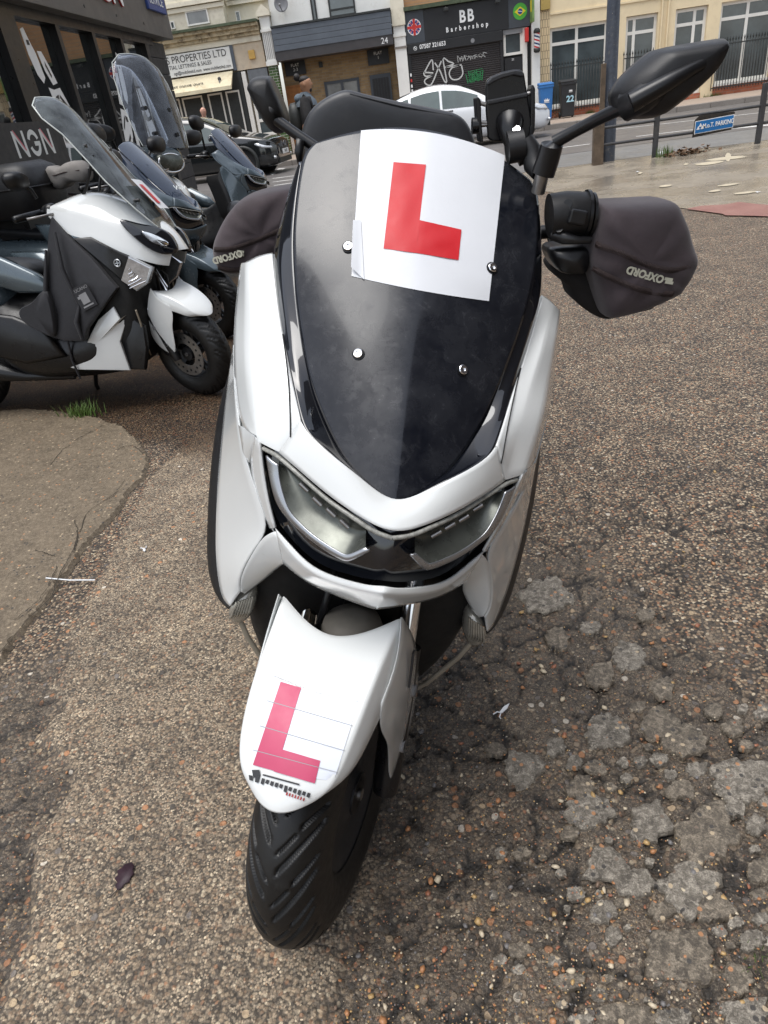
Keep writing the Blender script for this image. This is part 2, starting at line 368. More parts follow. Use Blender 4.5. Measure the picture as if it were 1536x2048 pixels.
def ground_mat(name, scale, big, stones, matrix, attr=True, tone=1.0):
    m = bpy.data.materials.new(name); nt, N, L, b = nodes_of(m); co = coord(nt)
    def at(n):
        a = nt.nodes.new('ShaderNodeAttribute'); a.attribute_name = n; return a.outputs['Fac']
    w1 = warp(nt, co, scale * .9, .5 / scale)
    d1, r1, s1 = voro(nt, w1, scale)
    d2, r2, s2 = voro(nt, warp(nt, co, big * .8, .35 / big), big)
    c = ramp(nt, r1, stones)
    fine = noise(nt, co, scale * 2.6, 3, .7)
    c = mixc(nt, mapr(nt, fine, .3, .7), c, mixc(nt, 1.0, c, (.62, .62, .62), 'MULTIPLY'))
    c = mixc(nt, mapr(nt, d1, .36, .62), c, matrix)
    grey = noise(nt, co, 5.5, 5, .6)
    cb = ramp(nt, r2, [(0.0, (.10, .088, .075)), (.35, (.26, .21, .155)), (.55, (.36, .19, .09)), (.72, (.19, .17, .155)), (.86, (.42, .33, .22)), (.95, (.50, .46, .40))])
    if attr:
        tg, br, wt = at('tongue'), at('broken'), at('wet')
        d3, r3, s3 = voro(nt, warp(nt, co, 210, .0022), 240)                      # fine sand-and-grit face of the tongue
        ct = ramp(nt, r3, [(0.0, (.075, .062, .048)), (.22, (.19, .155, .115)), (.46, (.30, .25, .185)), (.66, (.22, .185, .14)), (.82, (.38, .31, .225)), (.93, (.27, .185, .115)), (.975, (.50, .43, .32))])
        ct = mixc(nt, mapr(nt, d3, .40, .70), ct, (.085, .072, .056))
        keep = mth(nt, 'MULTIPLY', tg, mapr(nt, noise(nt, co, 26, 3, .6), .44, .60, .35, 1.0))
        c = mixc(nt, keep, c, ct)
        # broken part: bare grey-brown binder with scattered stones
        soil = mixc(nt, mapr(nt, noise(nt, co, 90, 6, .75), .35, .7), (.040, .032, .025), (.150, .124, .096))
        soil = mixc(nt, mapr(nt, noise(nt, co, 330, 4, .75), .50, .64), soil, (.30, .255, .195))
        few = mth(nt, 'MULTIPLY', br, mapr(nt, noise(nt, co, 38, 5, .7), .40, .56, .25, .95))
        c = mixc(nt, few, c, soil)
        thr = mapr(nt, br, 0, 1, .885, .72)
        thr = mth(nt, 'ADD', thr, mth(nt, 'MULTIPLY', tg, .055))
        sel = mth(nt, 'GREATER_THAN', s2, thr)
        sel = mth(nt, 'MULTIPLY', sel, mapr(nt, d2, .33, .27))
    else:
        sel = mth(nt, 'MULTIPLY', mth(nt, 'GREATER_THAN', s2, .93), mapr(nt, d2, .33, .27))
    c = mixc(nt, sel, c, mixc(nt, mapr(nt, fine, .3, .75), cb, mixc(nt, 1.0, cb, (.72, .72, .72), 'MULTIPLY')))
    c = mixc(nt, mapr(nt, grey, .32, .68), mixc(nt, 1.0, c, (.80 * tone, .79 * tone, .78 * tone), 'MULTIPLY'), mixc(nt, 1.0, c, (1.16 * tone, 1.14 * tone, 1.10 * tone), 'MULTIPLY'))
    if attr:
        c = mixc(nt, wt, c, mixc(nt, 1.0, c, (.46, .38, .29), 'MULTIPLY'))
        damp = mapr(nt, noise(nt, co, 3.2, 5, .7), .44, .62, 0, .55)
        c = mixc(nt, mth(nt, 'MULTIPLY', damp, br), c, mixc(nt, 1.0, c, (.62, .59, .56), 'MULTIPLY'))
        rr = mapr(nt, wt, 0, 1, .62, .34); rr = mth(nt, 'SUBTRACT', rr, mth(nt, 'MULTIPLY', br, .16)); rr = mth(nt, 'ADD', rr, mth(nt, 'MULTIPLY', fine, .14)); L.new(rr, b.inputs['Roughness'])
    else: b.inputs['Roughness'].default_value = .6
    if attr:
        c = mixc(nt, mth(nt, 'MULTIPLY', at('crack'), .95), c, (.012, .010, .008))
        c = mixc(nt, tg, mixc(nt, 1.0, c, (.90, .89, .88), 'MULTIPLY'), mixc(nt, 1.0, c, (1.08, 1.07, 1.05), 'MULTIPLY'))
    bc = nt.nodes.new('ShaderNodeGamma'); L.new(c, bc.inputs[0]); bc.inputs[1].default_value = 1.22 if attr else 1.0; c = mixc(nt, 1.0, bc.outputs[0], (1.42, 1.42, 1.42) if attr else (1, 1, 1), 'MULTIPLY')
    hsn = nt.nodes.new('ShaderNodeHueSaturation'); hsn.inputs['Saturation'].default_value = .90; L.new(c, hsn.inputs['Color']); c = hsn.outputs[0]
    L.new(c, b.inputs['Base Color'])
    h = mth(nt, 'SUBTRACT', 1.0, d1); h = mth(nt, 'ADD', h, mth(nt, 'MULTIPLY', sel, 1.2)); h = mth(nt, 'ADD', h, mth(nt, 'MULTIPLY', noise(nt, co, 300, 4, .7), .9))
    L.new(bump(nt, h, .9 if attr else .6, .0035 if attr else .002), b.inputs['Normal'])
    return m
me.materials.append(ground_mat('ground_aggregate', 125.0, 44.0, STONES, (.062, .052, .042)))
ground = bpy.data.objects.new('ground', me); COL.objects.link(ground); tag(ground, kind='structure')

# forecourt concrete beyond, footway, road, far pavement
def sheet(name, poly, z, mat, th=0.0, parent=None):
    if th:
        V, F = extrude_vf([(x, y, z) for x, y in poly], (0, 0, -th)); return add(name, V, F, mat, parent, smooth=False)
    return add(name, [(x, y, z) for x, y in poly], [tuple(range(len(poly)))], mat, parent, smooth=False)
def slab_mat(name, base, base2, stain, rough, wet=.0, grit=160.0):
    m = bpy.data.materials.new(name); nt, N, L, b = nodes_of(m); co = coord(nt)
    c = mixc(nt, mapr(nt, noise(nt, co, 2.2, 8, .7), .35, .68), base, base2)
    c = mixc(nt, mapr(nt, noise(nt, co, 11, 8, .75), .56, .72, 0, .7), c, stain)
    g = noise(nt, co, grit, 4, .75)
    c = mixc(nt, mapr(nt, g, .3, .7), mixc(nt, 1.0, c, (.70, .70, .70), 'MULTIPLY'), mixc(nt, 1.0, c, (1.18, 1.18, 1.18), 'MULTIPLY'))
    c = mixc(nt, mapr(nt, noise(nt, co, grit * 1.7, 2, .5), .70, .76), c, (.42, .37, .29))
    # short dark scratches and cracks
    w = nt.nodes.new('ShaderNodeMapping'); L.new(co, w.inputs[0]); w.inputs['Rotation'].default_value = (0, 0, .7); w.inputs['Scale'].default_value = (1, 6, 1)
    c = mixc(nt, mapr(nt, noise(nt, w.outputs[0], 5, 4, .6, 1.2), .67, .71, 0, .55), c, (.05, .043, .035))
    L.new(c, b.inputs['Base Color'])
    if wet: L.new(mapr(nt, noise(nt, co, 1.3, 5, .6), .40, .60, rough, max(.06, rough - wet)), b.inputs['Roughness'])
    else: b.inputs['Roughness'].default_value = rough
    L.new(bump(nt, mth(nt, 'ADD', g, mth(nt, 'MULTIPLY', noise(nt, co, 30, 5, .7), 1.5)), .5, .0022), b.inputs['Normal']); return m
M_FORE = slab_mat('forecourt_concrete', (.20, .172, .137), (.30, .26, .205), (.12, .10, .08), .40, .34, 60)
M_SLAB = slab_mat('patch_concrete', (.16, .122, .08), (.26, .205, .14), (.10, .078, .052), .7, 0, 190)
M_ROAD = slab_mat('road_tarmac', (.115, .105, .10), (.145, .135, .128), (.09, .083, .08), .55, .15, 70)
M_FOOT = slab_mat('footway_tarmac', (.15, .15, .15), (.19, .19, .188), (.12, .12, .12), .5, .15, 70)
M_PAVE = slab_mat('pavement_slabs', (.30, .235, .185), (.36, .285, .225), (.22, .175, .14), .7, 0, 40)
M_KERB = slab_mat('kerb_stone', (.21, .185, .16), (.27, .24, .21), (.15, .13, .11), .7, 0, 60)
M_WHITE = M('road_paint', (.62, .61, .58), .6, var=.2, vs=12, dirt=.5, dirtcol=(.2, .19, .18), ds=9)
fe = gpx([(1090, 384), (1180, 396), (1290, 408), (1370, 418), (1440, 425), (1536, 431)])
sheet('forecourt', [(-4.3, 9.3), (-0.5, 8.9)] + fe + [(6.5, 6.9), (30, 6.5), (30, 12.2), (-4.3, 12.2)], 0.006, M_FORE).__setitem__('kind', 'structure')
sheet('footway', [(-60, 12.2), (60, 12.2), (60, 14.3), (-60, 14.3)], 0.008, M_FOOT)['kind'] = 'structure'
sheet('road', [(-60, 14.3), (60, 14.3), (60, 22.2), (-60, 22.2)], 0.012, M_ROAD)['kind'] = 'structure'
sheet('pavement', [(-60, 22.4), (60, 22.4), (60, 27), (-60, 27)], 0.15, M_PAVE, .2)['kind'] = 'structure'
ks = empty('kerb', (0, 22.3, 0)); tag(ks, kind='structure')
kme = None
for i in range(24):
    if kme is None:
        k = box('kerb_stone', -.453, .453, -.1, .1, -.1, .148, M_KERB, ks, .012); kme = k.data
    else: k = k.copy(); COL.objects.link(k)
    k.location = (-9.5 + i * .915, 0, 0)
# painted road markings
RM = empty('road_markings', (0, 0, 0)); tag(RM, kind='structure')
def stripe(px0, px1, w):
    a, b = at_z(*px0, .016), at_z(*px1, .016); d = (b - a) / np.linalg.norm(b - a); n = np.array([-d[1], d[0], 0]) * w / 2
    add('road_line', [a - n, b - n, b + n, a + n], [(0, 1, 2, 3)], M_WHITE, RM, smooth=False)
for s in (((1200, 262), (1620, 214), .10), ((1272, 273), (1420, 255), .10), ((1440, 259), (1640, 240), .26), ((1062, 303), (1180, 288), .10), ((545, 357), (640, 345), .12), ((545, 364), (640, 352), .12), ((548, 371), (640, 358), .12)): stripe(*s)
a = [at_z(*p, .016) for p in ((539, 348), (553, 340), (556, 337), (571, 336), (563, 342), (556, 343), (545, 350))]
add('road_arrow', a, [tuple(range(7))], M_WHITE, RM, smooth=False)
# red worn paint by the edge of the forecourt
M_RED = slab_mat('worn_red_paint', (.22, .095, .075), (.30, .15, .12), (.17, .12, .10), .6, 0, 90)
sheet('red_paint_patch', gpx([(1372, 420), (1400, 414), (1450, 411), (1478, 406), (1510, 410), (1560, 414), (1560, 436), (1500, 434), (1450, 433), (1445, 430)]), .0105, M_RED)['kind'] = 'structure'

def lump_mat(name, a, b_, dk, sc=1.0):
    m = bpy.data.materials.new(name); nt, N, L, b = nodes_of(m); co = nt.nodes.new('ShaderNodeNewGeometry').outputs['Position']
    c = mixc(nt, mapr(nt, noise(nt, co, 38 * sc, 6, .72), .36, .64), dk, a); c = mixc(nt, mapr(nt, noise(nt, co, 75, 6, .75, .5), .46, .62), c, b_)
    f = noise(nt, co, 330, 4, .75); c = mixc(nt, mapr(nt, f, .34, .66), mixc(nt, 1.0, c, (.48, .47, .45), 'MULTIPLY'), mixc(nt, 1.0, c, (1.36, 1.34, 1.30), 'MULTIPLY'))
    d2, r2, s2 = voro(nt, warp(nt, co, 70, .004), 75); sel = mth(nt, 'MULTIPLY', mth(nt, 'GREATER_THAN', s2, .88), mapr(nt, d2, .34, .26)); c = mixc(nt, sel, c, ramp(nt, r2, [(0, (.05, .045, .04)), (.4, (.38, .19, .09)), (.6, (.42, .33, .22)), (.85, (.16, .12, .09))]))
    L.new(c, b.inputs['Base Color']); L.new(mapr(nt, f, .3, .7, .38, .7), b.inputs['Roughness']); L.new(bump(nt, mth(nt, 'ADD', f, mth(nt, 'MULTIPLY', noise(nt, co, 110, 5, .7), 1.6)), .8, .0028), b.inputs['Normal']); return m
# the older concrete patch beside the parked scooters: a raised slab with a ragged broken edge
edge = [(-240, 850), (-60, 832), (60, 822), (115, 826), (150, 832), (200, 840), (250, 858), (285, 890), (300, 930), (290, 960), (262, 985), (238, 1030), (205, 1062), (170, 1100), (150, 1135), (120, 1170), (90, 1215), (45, 1265), (0, 1340), (-160, 1560)]
ep = [np.array(p) for p in gpx(edge)]; jag = []
for a, b in zip(ep[:-1], ep[1:]):
    k = max(3, int(np.linalg.norm(b - a) / .016))
    for i in range(k):
        p = a + (b - a) * i / k; n = np.array([-(b - a)[1], (b - a)[0]]) / np.linalg.norm(b - a); jag.append(p + n * RNG.normal(0, .0055))
jag.append(ep[-1]); cen = np.array([ep[0][0] - .8, 1.6]); ring0 = [np.array([*p, .001]) for p in jag]
ring1 = [np.array([*(p + (cen - p) * .004), .017 + RNG.normal(0, .001)]) for p in jag]; ring2 = [np.array([*(p + (cen - p) * .03), .021]) for p in jag]; ring3 = [np.array([*(p + (cen - p) * .3), .023 ]) for p in jag]; ring4 = [np.array([*cen, .023])] * len(jag)
V = ring0 + ring1 + ring2 + ring3 + ring4
M_SLAB = lump_mat('patch_concrete', (.170, .134, .093), (.235, .190, .135), (.105, .082, .056), .30)
slab = add('concrete_patch', V, grid_faces(5, len(jag)), M_SLAB, smooth=True, auto=40); tag(slab, kind='structure')

M_CRK = M('crack_dirt', (.035, .028, .02), .9)
for cp in ([(0, 1305), (60, 1235), (105, 1190), (118, 1150), (145, 1105), (160, 1060), (180, 1020), (225, 990), (250, 960)], [(30, 1240), (85, 1190), (115, 1130)], [(145, 1105), (155, 1075), (150, 1040)], [(100, 930), (125, 900), (140, 890)], [(150, 880), (185, 862), (205, 850)], [(230, 900), (262, 890), (285, 905)], [(70, 1100), (110, 1112)]):
    P = curve_pts([np.array(at_z(*q, .0236)) + np.array([0, 0, 0]) for q in cp], 26); P = [p + np.array([RNG.normal(0, .0018), RNG.normal(0, .0018), 0]) for p in P]; VV = []
    for q_, p in enumerate(P):
        t = P[min(q_ + 1, 25)] - P[max(q_ - 1, 0)]; t /= np.linalg.norm(t) + 1e-9; n_ = np.array([-t[1], t[0], 0]) * (.0007 + .0014 * RNG.random()); VV += [p + n_, p - n_]
    add('crack', VV, [(2 * q_, 2 * q_ + 1, 2 * q_ + 3, 2 * q_ + 2) for q_ in range(25)], M_CRK, slab, smooth=False, fixn=False)
# loose and bedded pieces in the broken surfacing
M_CHUNK = [lump_mat('concrete_lump_grey', (.175, .155, .128), (.32, .29, .245), (.07, .06, .048)), lump_mat('concrete_lump_brown', (.14, .117, .089), (.26, .22, .17), (.058, .048, .037))]
def lump(px, py, rx, ry, hgt):
    c = at_z(px, py); sx = at_z(px + rx, py) - c; sy = at_z(px, py - ry) - c; n = 34; k = RNG.random(5) * 6.28
    if px < 1250 and py > 1500: hgt *= .75
    kc = int(RNG.integers(6, 9)); ca = np.sort((np.arange(kc) + RNG.uniform(-.32, .32, kc)) * 2 * math.pi / kc); cr = RNG.uniform(.78, 1.22, kc); cx, cy = cr * np.cos(ca), cr * np.sin(ca); rr = []
    for t in np.arange(n) * 2 * math.pi / n:
        q = int(np.searchsorted(ca, t)) % kc; p_ = (q - 1) % kc; ax_, ay_, bx_, by_ = cx[p_], cy[p_], cx[q], cy[q]; den = math.cos(t) * (by_ - ay_) - math.sin(t) * (bx_ - ax_); r_ = (ax_ * by_ - ay_ * bx_) / den if abs(den) > 1e-3 else 1.0; rr.append(float(np.clip(r_, .5, 1.3)) + RNG.normal(0, .075))
    V = []
    for s, z in ((1.05, -.008), (1.0, hgt * .55), (.94, hgt * .95), (.6, hgt), (.25, hgt * 1.03)):
        for i in range(n):
            t = i * 2 * math.pi / n; p = (sx * math.cos(t) + sy * math.sin(t)) * rr[i] * s; V.append((p[0], p[1], z + RNG.normal(0, hgt * .05)))
    V.append((0, 0, hgt * 1.03)); F = grid_faces(5, n, True) + [(4 * n + i, 4 * n + (i + 1) % n, 5 * n) for i in range(n)]
    o = add('concrete_piece', V, F, M_CHUNK[int(RNG.random() < .4)], ground, auto=55); o.location = (c[0], c[1], -.001); return o
LUMPS = [(1090, 1189, 46, 36), (1115, 1274, 24, 22), (1198, 1348, 27, 20), (1255, 1312, 36, 26), (1326, 1372, 25, 20), (1215, 1462, 48, 36), (1320, 1445, 40, 30), (1372, 1480, 46, 30), (1115, 1493, 21, 17), (1150, 1522, 15, 12), (1047, 1535, 42, 34),
         (1320, 1518, 17, 14), (1341, 1549, 15, 12), (1393, 1539, 21, 15), (1360, 1578, 30, 22), (1478, 1556, 60, 44), (1256, 1557, 13, 11), (1165, 1575, 32, 20), (1177, 1620, 40, 34), (1297, 1645, 38, 36), (1409, 1664, 64, 55), (1470, 1614, 22, 18),
         (1215, 1728, 44, 34), (1270, 1765, 38, 30), (1380, 1778, 62, 46), (1430, 1815, 34, 26), (1206, 1824, 24, 24), (1324, 1822, 27, 18), (1227, 1873, 17, 20), (1359, 1910, 74, 50), (1475, 1956, 32, 30), (1256, 2036, 52, 26), (1345, 2034, 42, 22),
         (1484, 2024, 52, 32), (1165, 2040, 25, 14), (1520, 1740, 30, 26), (1515, 1650, 20, 18), (1500, 1880, 26, 18), (1045, 1900, 24, 14), (1135, 1960, 26, 16), (990, 1500, 18, 12), (1290, 1230, 22, 14), (1180, 1255, 20, 13)]
for l in LUMPS: lump(l[0], l[1], l[2] * 1.12, l[3] * 1.12, .0030 + .0018 * RNG.random())
_n = 0
for _ in range(900):
    px, py = RNG.uniform(930, 1540), RNG.uniform(1380, 2050); r = RNG.uniform(9, 26) * (.7 if px < 1150 else 1)
    if px < 1150 and RNG.random() < .6: continue
    if (px - 900) * .9 + (py - 1300) * .9 < 420: continue
    if all((px - l[0]) ** 2 / (l[2] + r + 2) ** 2 + (py - l[1]) ** 2 / (l[3] + r * .75 + 2) ** 2 > 1 for l in LUMPS): LUMPS.append((px, py, r, r * .75)); lump(px, py, r, r * .75, .0016 + .002 * RNG.random()); _n += 1
    if _n > 44: break
M_PEB = [M('pebble_' + n, c, .38, var=.3, vs=60, rv=.12) for n, c in (('orange', (.36, .17, .075)), ('amber', (.40, .26, .11)), ('cream', (.50, .42, .30)), ('grey', (.15, .14, .135)), ('brown', (.17, .115, .08)), ('rust', (.28, .115, .065)))]
def pebble_mesh(i):
    r = np.random.default_rng(100 + i); bm = bmesh.new(); bmesh.ops.create_icosphere(bm, subdivisions=1, radius=1)
    for v in bm.verts:
        v.co *= 1 + r.normal(0, .15); v.co.x *= 1.0 + .35 * (i % 3) / 2; v.co.z *= .55
    m = bpy.data.meshes.new('pebble'); bm.to_mesh(m); bm.free()
    for p in m.polygons: p.use_smooth = True
    m.materials.append(M_PEB[i % 6]); return m
PEB = [pebble_mesh(i) for i in range(18)]
cnt = 0
PW = [.23, .2, .14, .13, .18, .12]
while cnt < 290:
    px, py = RNG.uniform(40, 1536), RNG.uniform(900, 2048); c = at_z(px, py)
    ib = poly_sd(np.array([c[0]]), np.array([c[1]]), BROKEN)[0] > 0; it = poly_sd(np.array([c[0]]), np.array([c[1]]), TONGUE)[0] > 0; il = poly_sd(np.array([c[0]]), np.array([c[1]]), LEFTB)[0] > 0
    if RNG.random() > (1.0 if ib else .8 if il else .12 if it else .35): continue
    if px < 320 and py < 1300: continue
    if 480 < px < 800 and py < 1900: continue
    o = bpy.data.objects.new('pebble', PEB[int(RNG.choice(6, p=PW)) + 6 * int(RNG.integers(3))]); COL.objects.link(o); o.parent = ground
    s = (.0032 + .0042 * RNG.random() ** 2) * (1.0 if not it else .75); o.scale = (s, s * RNG.uniform(.7, 1), s); o.location = (c[0], c[1], s * .12); o.rotation_euler = (RNG.normal(0, .2), RNG.normal(0, .2), RNG.uniform(0, 6.28)); cnt += 1
# finer grit, too small to tell apart
GV, GF, GM = [], [], []; n0 = 0
ico = [(0, 0, .6), (.9, 0, 0), (.28, .85, .05), (-.72, .5, 0), (-.72, -.5, .05), (.28, -.85, 0)]; icf = [(0, 1, 2), (0, 2, 3), (0, 3, 4), (0, 4, 5), (0, 5, 1)]
for k in range(9000):
    px, py = RNG.uniform(-40, 1580), 2080 - 1250 * RNG.random() ** 1.3; c = at_z(px, py)
    if px < 300 and py < 1330 and poly_sd(np.array([c[0]]), np.array([c[1]]), [tuple(p) for p in jag[::4]] + [tuple(cen)])[0] > 0: continue
    s = RNG.uniform(.0010, .0028); a = RNG.uniform(0, 6.28); ca, sa = math.cos(a), math.sin(a); e = RNG.uniform(.6, 1)
    for q in ico: GV.append((c[0] + s * (q[0] * ca - q[1] * sa * e), c[1] + s * (q[0] * sa + q[1] * ca * e), s * q[2] * .8 + .001))
    GF += [tuple(i + n0 for i in f) for f in icf]; n0 += 6; GM += [int(RNG.choice(6, p=PW))] * 5
gm = bpy.data.meshes.new('grit'); gm.from_pydata(GV, [], GF); gm.update()
for m_ in M_PEB: gm.materials.append(m_)
gm.polygons.foreach_set('material_index', np.array(GM, np.int32)); grit = link_mesh('grit', gm, parent=ground); tag(grit, kind='stuff')
# ================================================================== STREET OPPOSITE
FY = 25.5
def brick_mat(name, c1, c2, mortar, bw=.225, bh=.075, rough=.8):
    m = bpy.data.materials.new(name); nt, N, L, b = nodes_of(m); co = coord(nt)
    mp = nt.nodes.new('ShaderNodeMapping'); L.new(co, mp.inputs[0]); mp.inputs['Rotation'].default_value = (math.pi / 2, 0, 0)
    sw = nt.nodes.new('ShaderNodeSeparateXYZ'); L.new(co, sw.inputs[0]); cb = nt.nodes.new('ShaderNodeCombineXYZ'); L.new(sw.outputs[0], cb.inputs[0]); L.new(sw.outputs[2], cb.inputs[1])
    t = nt.nodes.new('ShaderNodeTexBrick'); L.new(cb.outputs[0], t.inputs['Vector']); t.inputs['Scale'].default_value = 1.0; t.inputs['Brick Width'].default_value = bw; t.inputs['Row Height'].default_value = bh
    t.inputs['Mortar Size'].default_value = .007; t.inputs['Color1'].default_value = (*c1, 1); t.inputs['Color2'].default_value = (*c2, 1); t.inputs['Mortar'].default_value = (*mortar, 1); t.inputs['Bias'].default_value = 0
    c = mixc(nt, mapr(nt, noise(nt, co, 3, 5, .7), .35, .7, 0, .5), t.outputs['Color'], mixc(nt, 1.0, t.outputs['Color'], (.6, .58, .55), 'MULTIPLY'))
    L.new(c, b.inputs['Base Color']); b.inputs['Roughness'].default_value = rough; L.new(bump(nt, t.outputs['Fac'], -.6, .006), b.inputs['Normal']); return m
M_STOCK = brick_mat('yellow_stock_brick', (.24, .155, .075), (.34, .23, .11), (.26, .21, .15))
M_GREEN = brick_mat('green_glazed_brick', (.045, .095, .03), (.08, .13, .05), (.42, .42, .36), .22, .075, .25)
M_REDB = brick_mat('red_plinth_brick', (.36, .10, .05), (.42, .14, .07), (.3, .18, .13))
M_TILE = brick_mat('cream_wall_tiles', (.70, .55, .33), (.66, .52, .31), (.25, .18, .11), .075, .20, .5)
M_ORB = brick_mat('orange_brick', (.42, .22, .10), (.48, .27, .13), (.32, .24, .17), .9, .09)
M_CREAM = M('painted_render_cream', (.74, .68, .54), .75, var=.12, vs=1.5, dirt=.45, dirtcol=(.33, .27, .17), ds=2.2, fine=.2, fs=60)
M_WHITEW = M('painted_wall_offwhite', (.80, .79, .74), .75, var=.10, vs=1.5, dirt=.4, dirtcol=(.42, .38, .32), ds=3, fine=.2, fs=60)
M_BEIGE = M('painted_render_beige', (.76, .63, .41), .75, var=.08, vs=1.2, dirt=.25, dirtcol=(.42, .33, .2), ds=2.5, fine=.2, fs=50)
M_ROTTEN = M('peeling_cornice', (.52, .43, .28), .8, var=.25, vs=5, dirt=.85, dirtcol=(.07, .045, .03), ds=6, dt=.47)
M_MOSS = M('mossy_lead', (.075, .095, .055), .8, var=.4, vs=6)
M_WFRAME = M('white_frame', (.76, .74, .68), .45, var=.06)
M_GREYCLAD = M('grey_cladding', (.105, .12, .14), .5, var=.15, vs=3)
M_DARKCLAD = M('dark_soffit', (.055, .05, .05), .5, var=.2, vs=3)
M_BLACKP = M('black_signboard', (.018, .018, .019), .45, var=.2, vs=2)
M_CHARP = M('charcoal_signboard', (.055, .062, .072), .45, var=.15, vs=2)
M_SHUT = M('black_shutter', (.035, .031, .031), .45, var=.2, vs=2, dirt=.3, dirtcol=(.09, .08, .075), ds=3)
M_WTXT = M('white_lettering', (.82, .82, .80), .5, var=.03)
M_DTXT = M('dark_lettering', (.06, .055, .05), .5, var=.1)
M_RED = M('red_paint', (.55, .035, .03), .45, var=.05)
M_BLUE = M('blue_paint', (.03, .06, .22), .45, var=.05)
M_GRN = M('green_paint', (.08, .38, .045), .45, var=.05)
M_YEL = M('yellow_paint', (.75, .60, .03), .45, var=.05)
M_WOOD = M('varnished_door', (.32, .125, .03), .4, var=.3, vs=6, dirt=.3, dirtcol=(.2, .07, .015), ds=9)
M_IRON = M('black_iron', (.03, .032, .03), .5, var=.3, vs=10)
M_DISH = M('dish_grey', (.22, .22, .225), .5, var=.15)
M_SPRAY = M('silver_spray', (.55, .55, .53), .5, var=.15, vs=20)
M_SPRAYG = M('green_spray', (.04, .26, .09), .5, var=.2, vs=20)
def glass_mat(name, tint, rough=.04):
    m = bpy.data.materials.new(name); nt, N, L, b = nodes_of(m); co = coord(nt)
    c = mixc(nt, mapr(nt, noise(nt, co, 1.3, 4, .6), .35, .65), tuple(x * .55 for x in tint), tint)
    L.new(c, b.inputs['Base Color']); b.inputs['Roughness'].default_value = rough; b.inputs['Specular IOR Level'].default_value = .9; b.inputs['Coat Weight'].default_value = .6; b.inputs['Coat Roughness'].default_value = .02
    L.new(bump(nt, noise(nt, co, 2.5, 2, .5), .05, .01), b.inputs['Normal']); return m
M_PANE = glass_mat('window_glass', (.085, .105, .11)); M_PANEG = glass_mat('whitewashed_glass', (.22, .225, .215), .25)
def fwall(name, par, x0, x1, z0, z1, mat, d0=0.0, d1=.3): return box(name, x0, x1, FY + d0, FY + d1, z0, z1, mat, par)
def proud(name, par, x0, x1, z0, z1, mat, out=.05, base=0.0, bevel=0): return box(name, x0, x1, FY - out, FY + base, z0, z1, mat, par, bevel)
def window(par, x0, x1, z0, z1, vs=(), hs=(), fr=.06, mat=None, frame=None, rec=.05, sill=True, name='window'):
    """A window as frame with separate panes; vs / hs are the mullion and transom positions."""
    frame = frame or M_WFRAME; mat = mat or M_PANE
    w = empty(name, (0, 0, 0)); w.parent = par; y0, y1 = FY - .015 + rec * 0, FY + .04; L = []
    xs = [x0] + list(vs) + [x1]; zs = [z0] + list(hs) + [z1]
    L.append((x0, x0 + fr, y0, y1, z0, z1)); L.append((x1 - fr, x1, y0, y1, z0, z1)); L.append((x0 + fr, x1 - fr, y0 + .002, y1, z0, z0 + fr)); L.append((x0 + fr, x1 - fr, y0 + .002, y1, z1 - fr, z1))
    for v in vs: L.append((v - fr / 2, v + fr / 2, y0 + .004, y1, z0 + fr, z1 - fr))
    for h in hs: L.append((x0 + fr, x1 - fr, y0 + .008, y1, h - fr / 2, h + fr / 2))
    boxes('frame', L, frame, w)
    for a, b in zip(xs[:-1], xs[1:]):
        for c, d in zip(zs[:-1], zs[1:]): box('pane', a + fr * .4, b - fr * .4, FY + .015, FY + .025, c + fr * .4, d - fr * .4, mat, w)
    return w
XD, ZD = (1, 0, 0), (0, 0, 1)
def ftext(par, body, x, z, size, mat, out=.06, **kw): return text('lettering', body, size, mat, (x, FY - out, z), XD, ZD, par, **kw)

# --- letting agent's shop
B1 = empty('letting_agent_building', (0, 0, 0)); tag(B1, 'pale weathered building with letting agent sign and cream awning', 'building')
fwall('wall', B1, -16, -3.99, 3.62, 9, M_CREAM, .12, .5); fwall('shopfront_wall', B1, -16, -4.32, .15, 3.62, M_ROTTEN, .14, .5)
for x0, x1 in ((-9.2, -5.3),): box('bay', x0, x1, FY - .35, FY + .12, 3.9, 9, M_CREAM, B1)
for z, o in ((4.37, .42), (4.50, .48), (4.60, .43)): box('ledge', -9.3, -5.24, FY - o, FY - .35, z - .05, z + .055, M_CREAM, B1)
for z, o in ((4.40, .02), (4.52, .06)): box('ledge', -5.24, -3.99, FY - o, FY + .12, z - .05, z + .055, M_CREAM, B1)
wb_ = window(B1, -6.47, -5.78, 3.96, 4.33, fr=.04, mat=M_PANEG); wb_.location = (0, -.38, 0)
wb_ = window(B1, -5.05, -4.90, 3.93, 4.2, fr=.03); wb_.location = (0, .09, 0)
wb_ = window(B1, -7.0, -6.86, 3.95, 4.15, fr=.03); wb_.location = (0, -.38, 0)
for i, (z0, z1, o, mt) in enumerate(((3.83, 3.90, .44, M_MOSS), (3.74, 3.83, .36, M_ROTTEN), (3.62, 3.74, .26, M_ROTTEN), (3.53, 3.62, .18, M_ROTTEN), (3.37, 3.53, .10, M_CREAM))): proud('cornice', B1, -10, -4.36 - .004 * i, z0, z1 - .003, mt, o, .13)
sg = proud('sign_board', B1, -10, -5.4, 2.75, 3.34, M_WHITEW, .12, .1)
proud('panel', B1, -5.30, -4.36, 2.68, 3.365, M('panel_cream', (.60, .50, .37), .7, dirt=.5, dirtcol=(.4, .25, .12), ds=4), .05, .13); proud('panel_edge', B1, -5.4, -5.30, 2.70, 3.36, M_GREYCLAD, .10, .13)
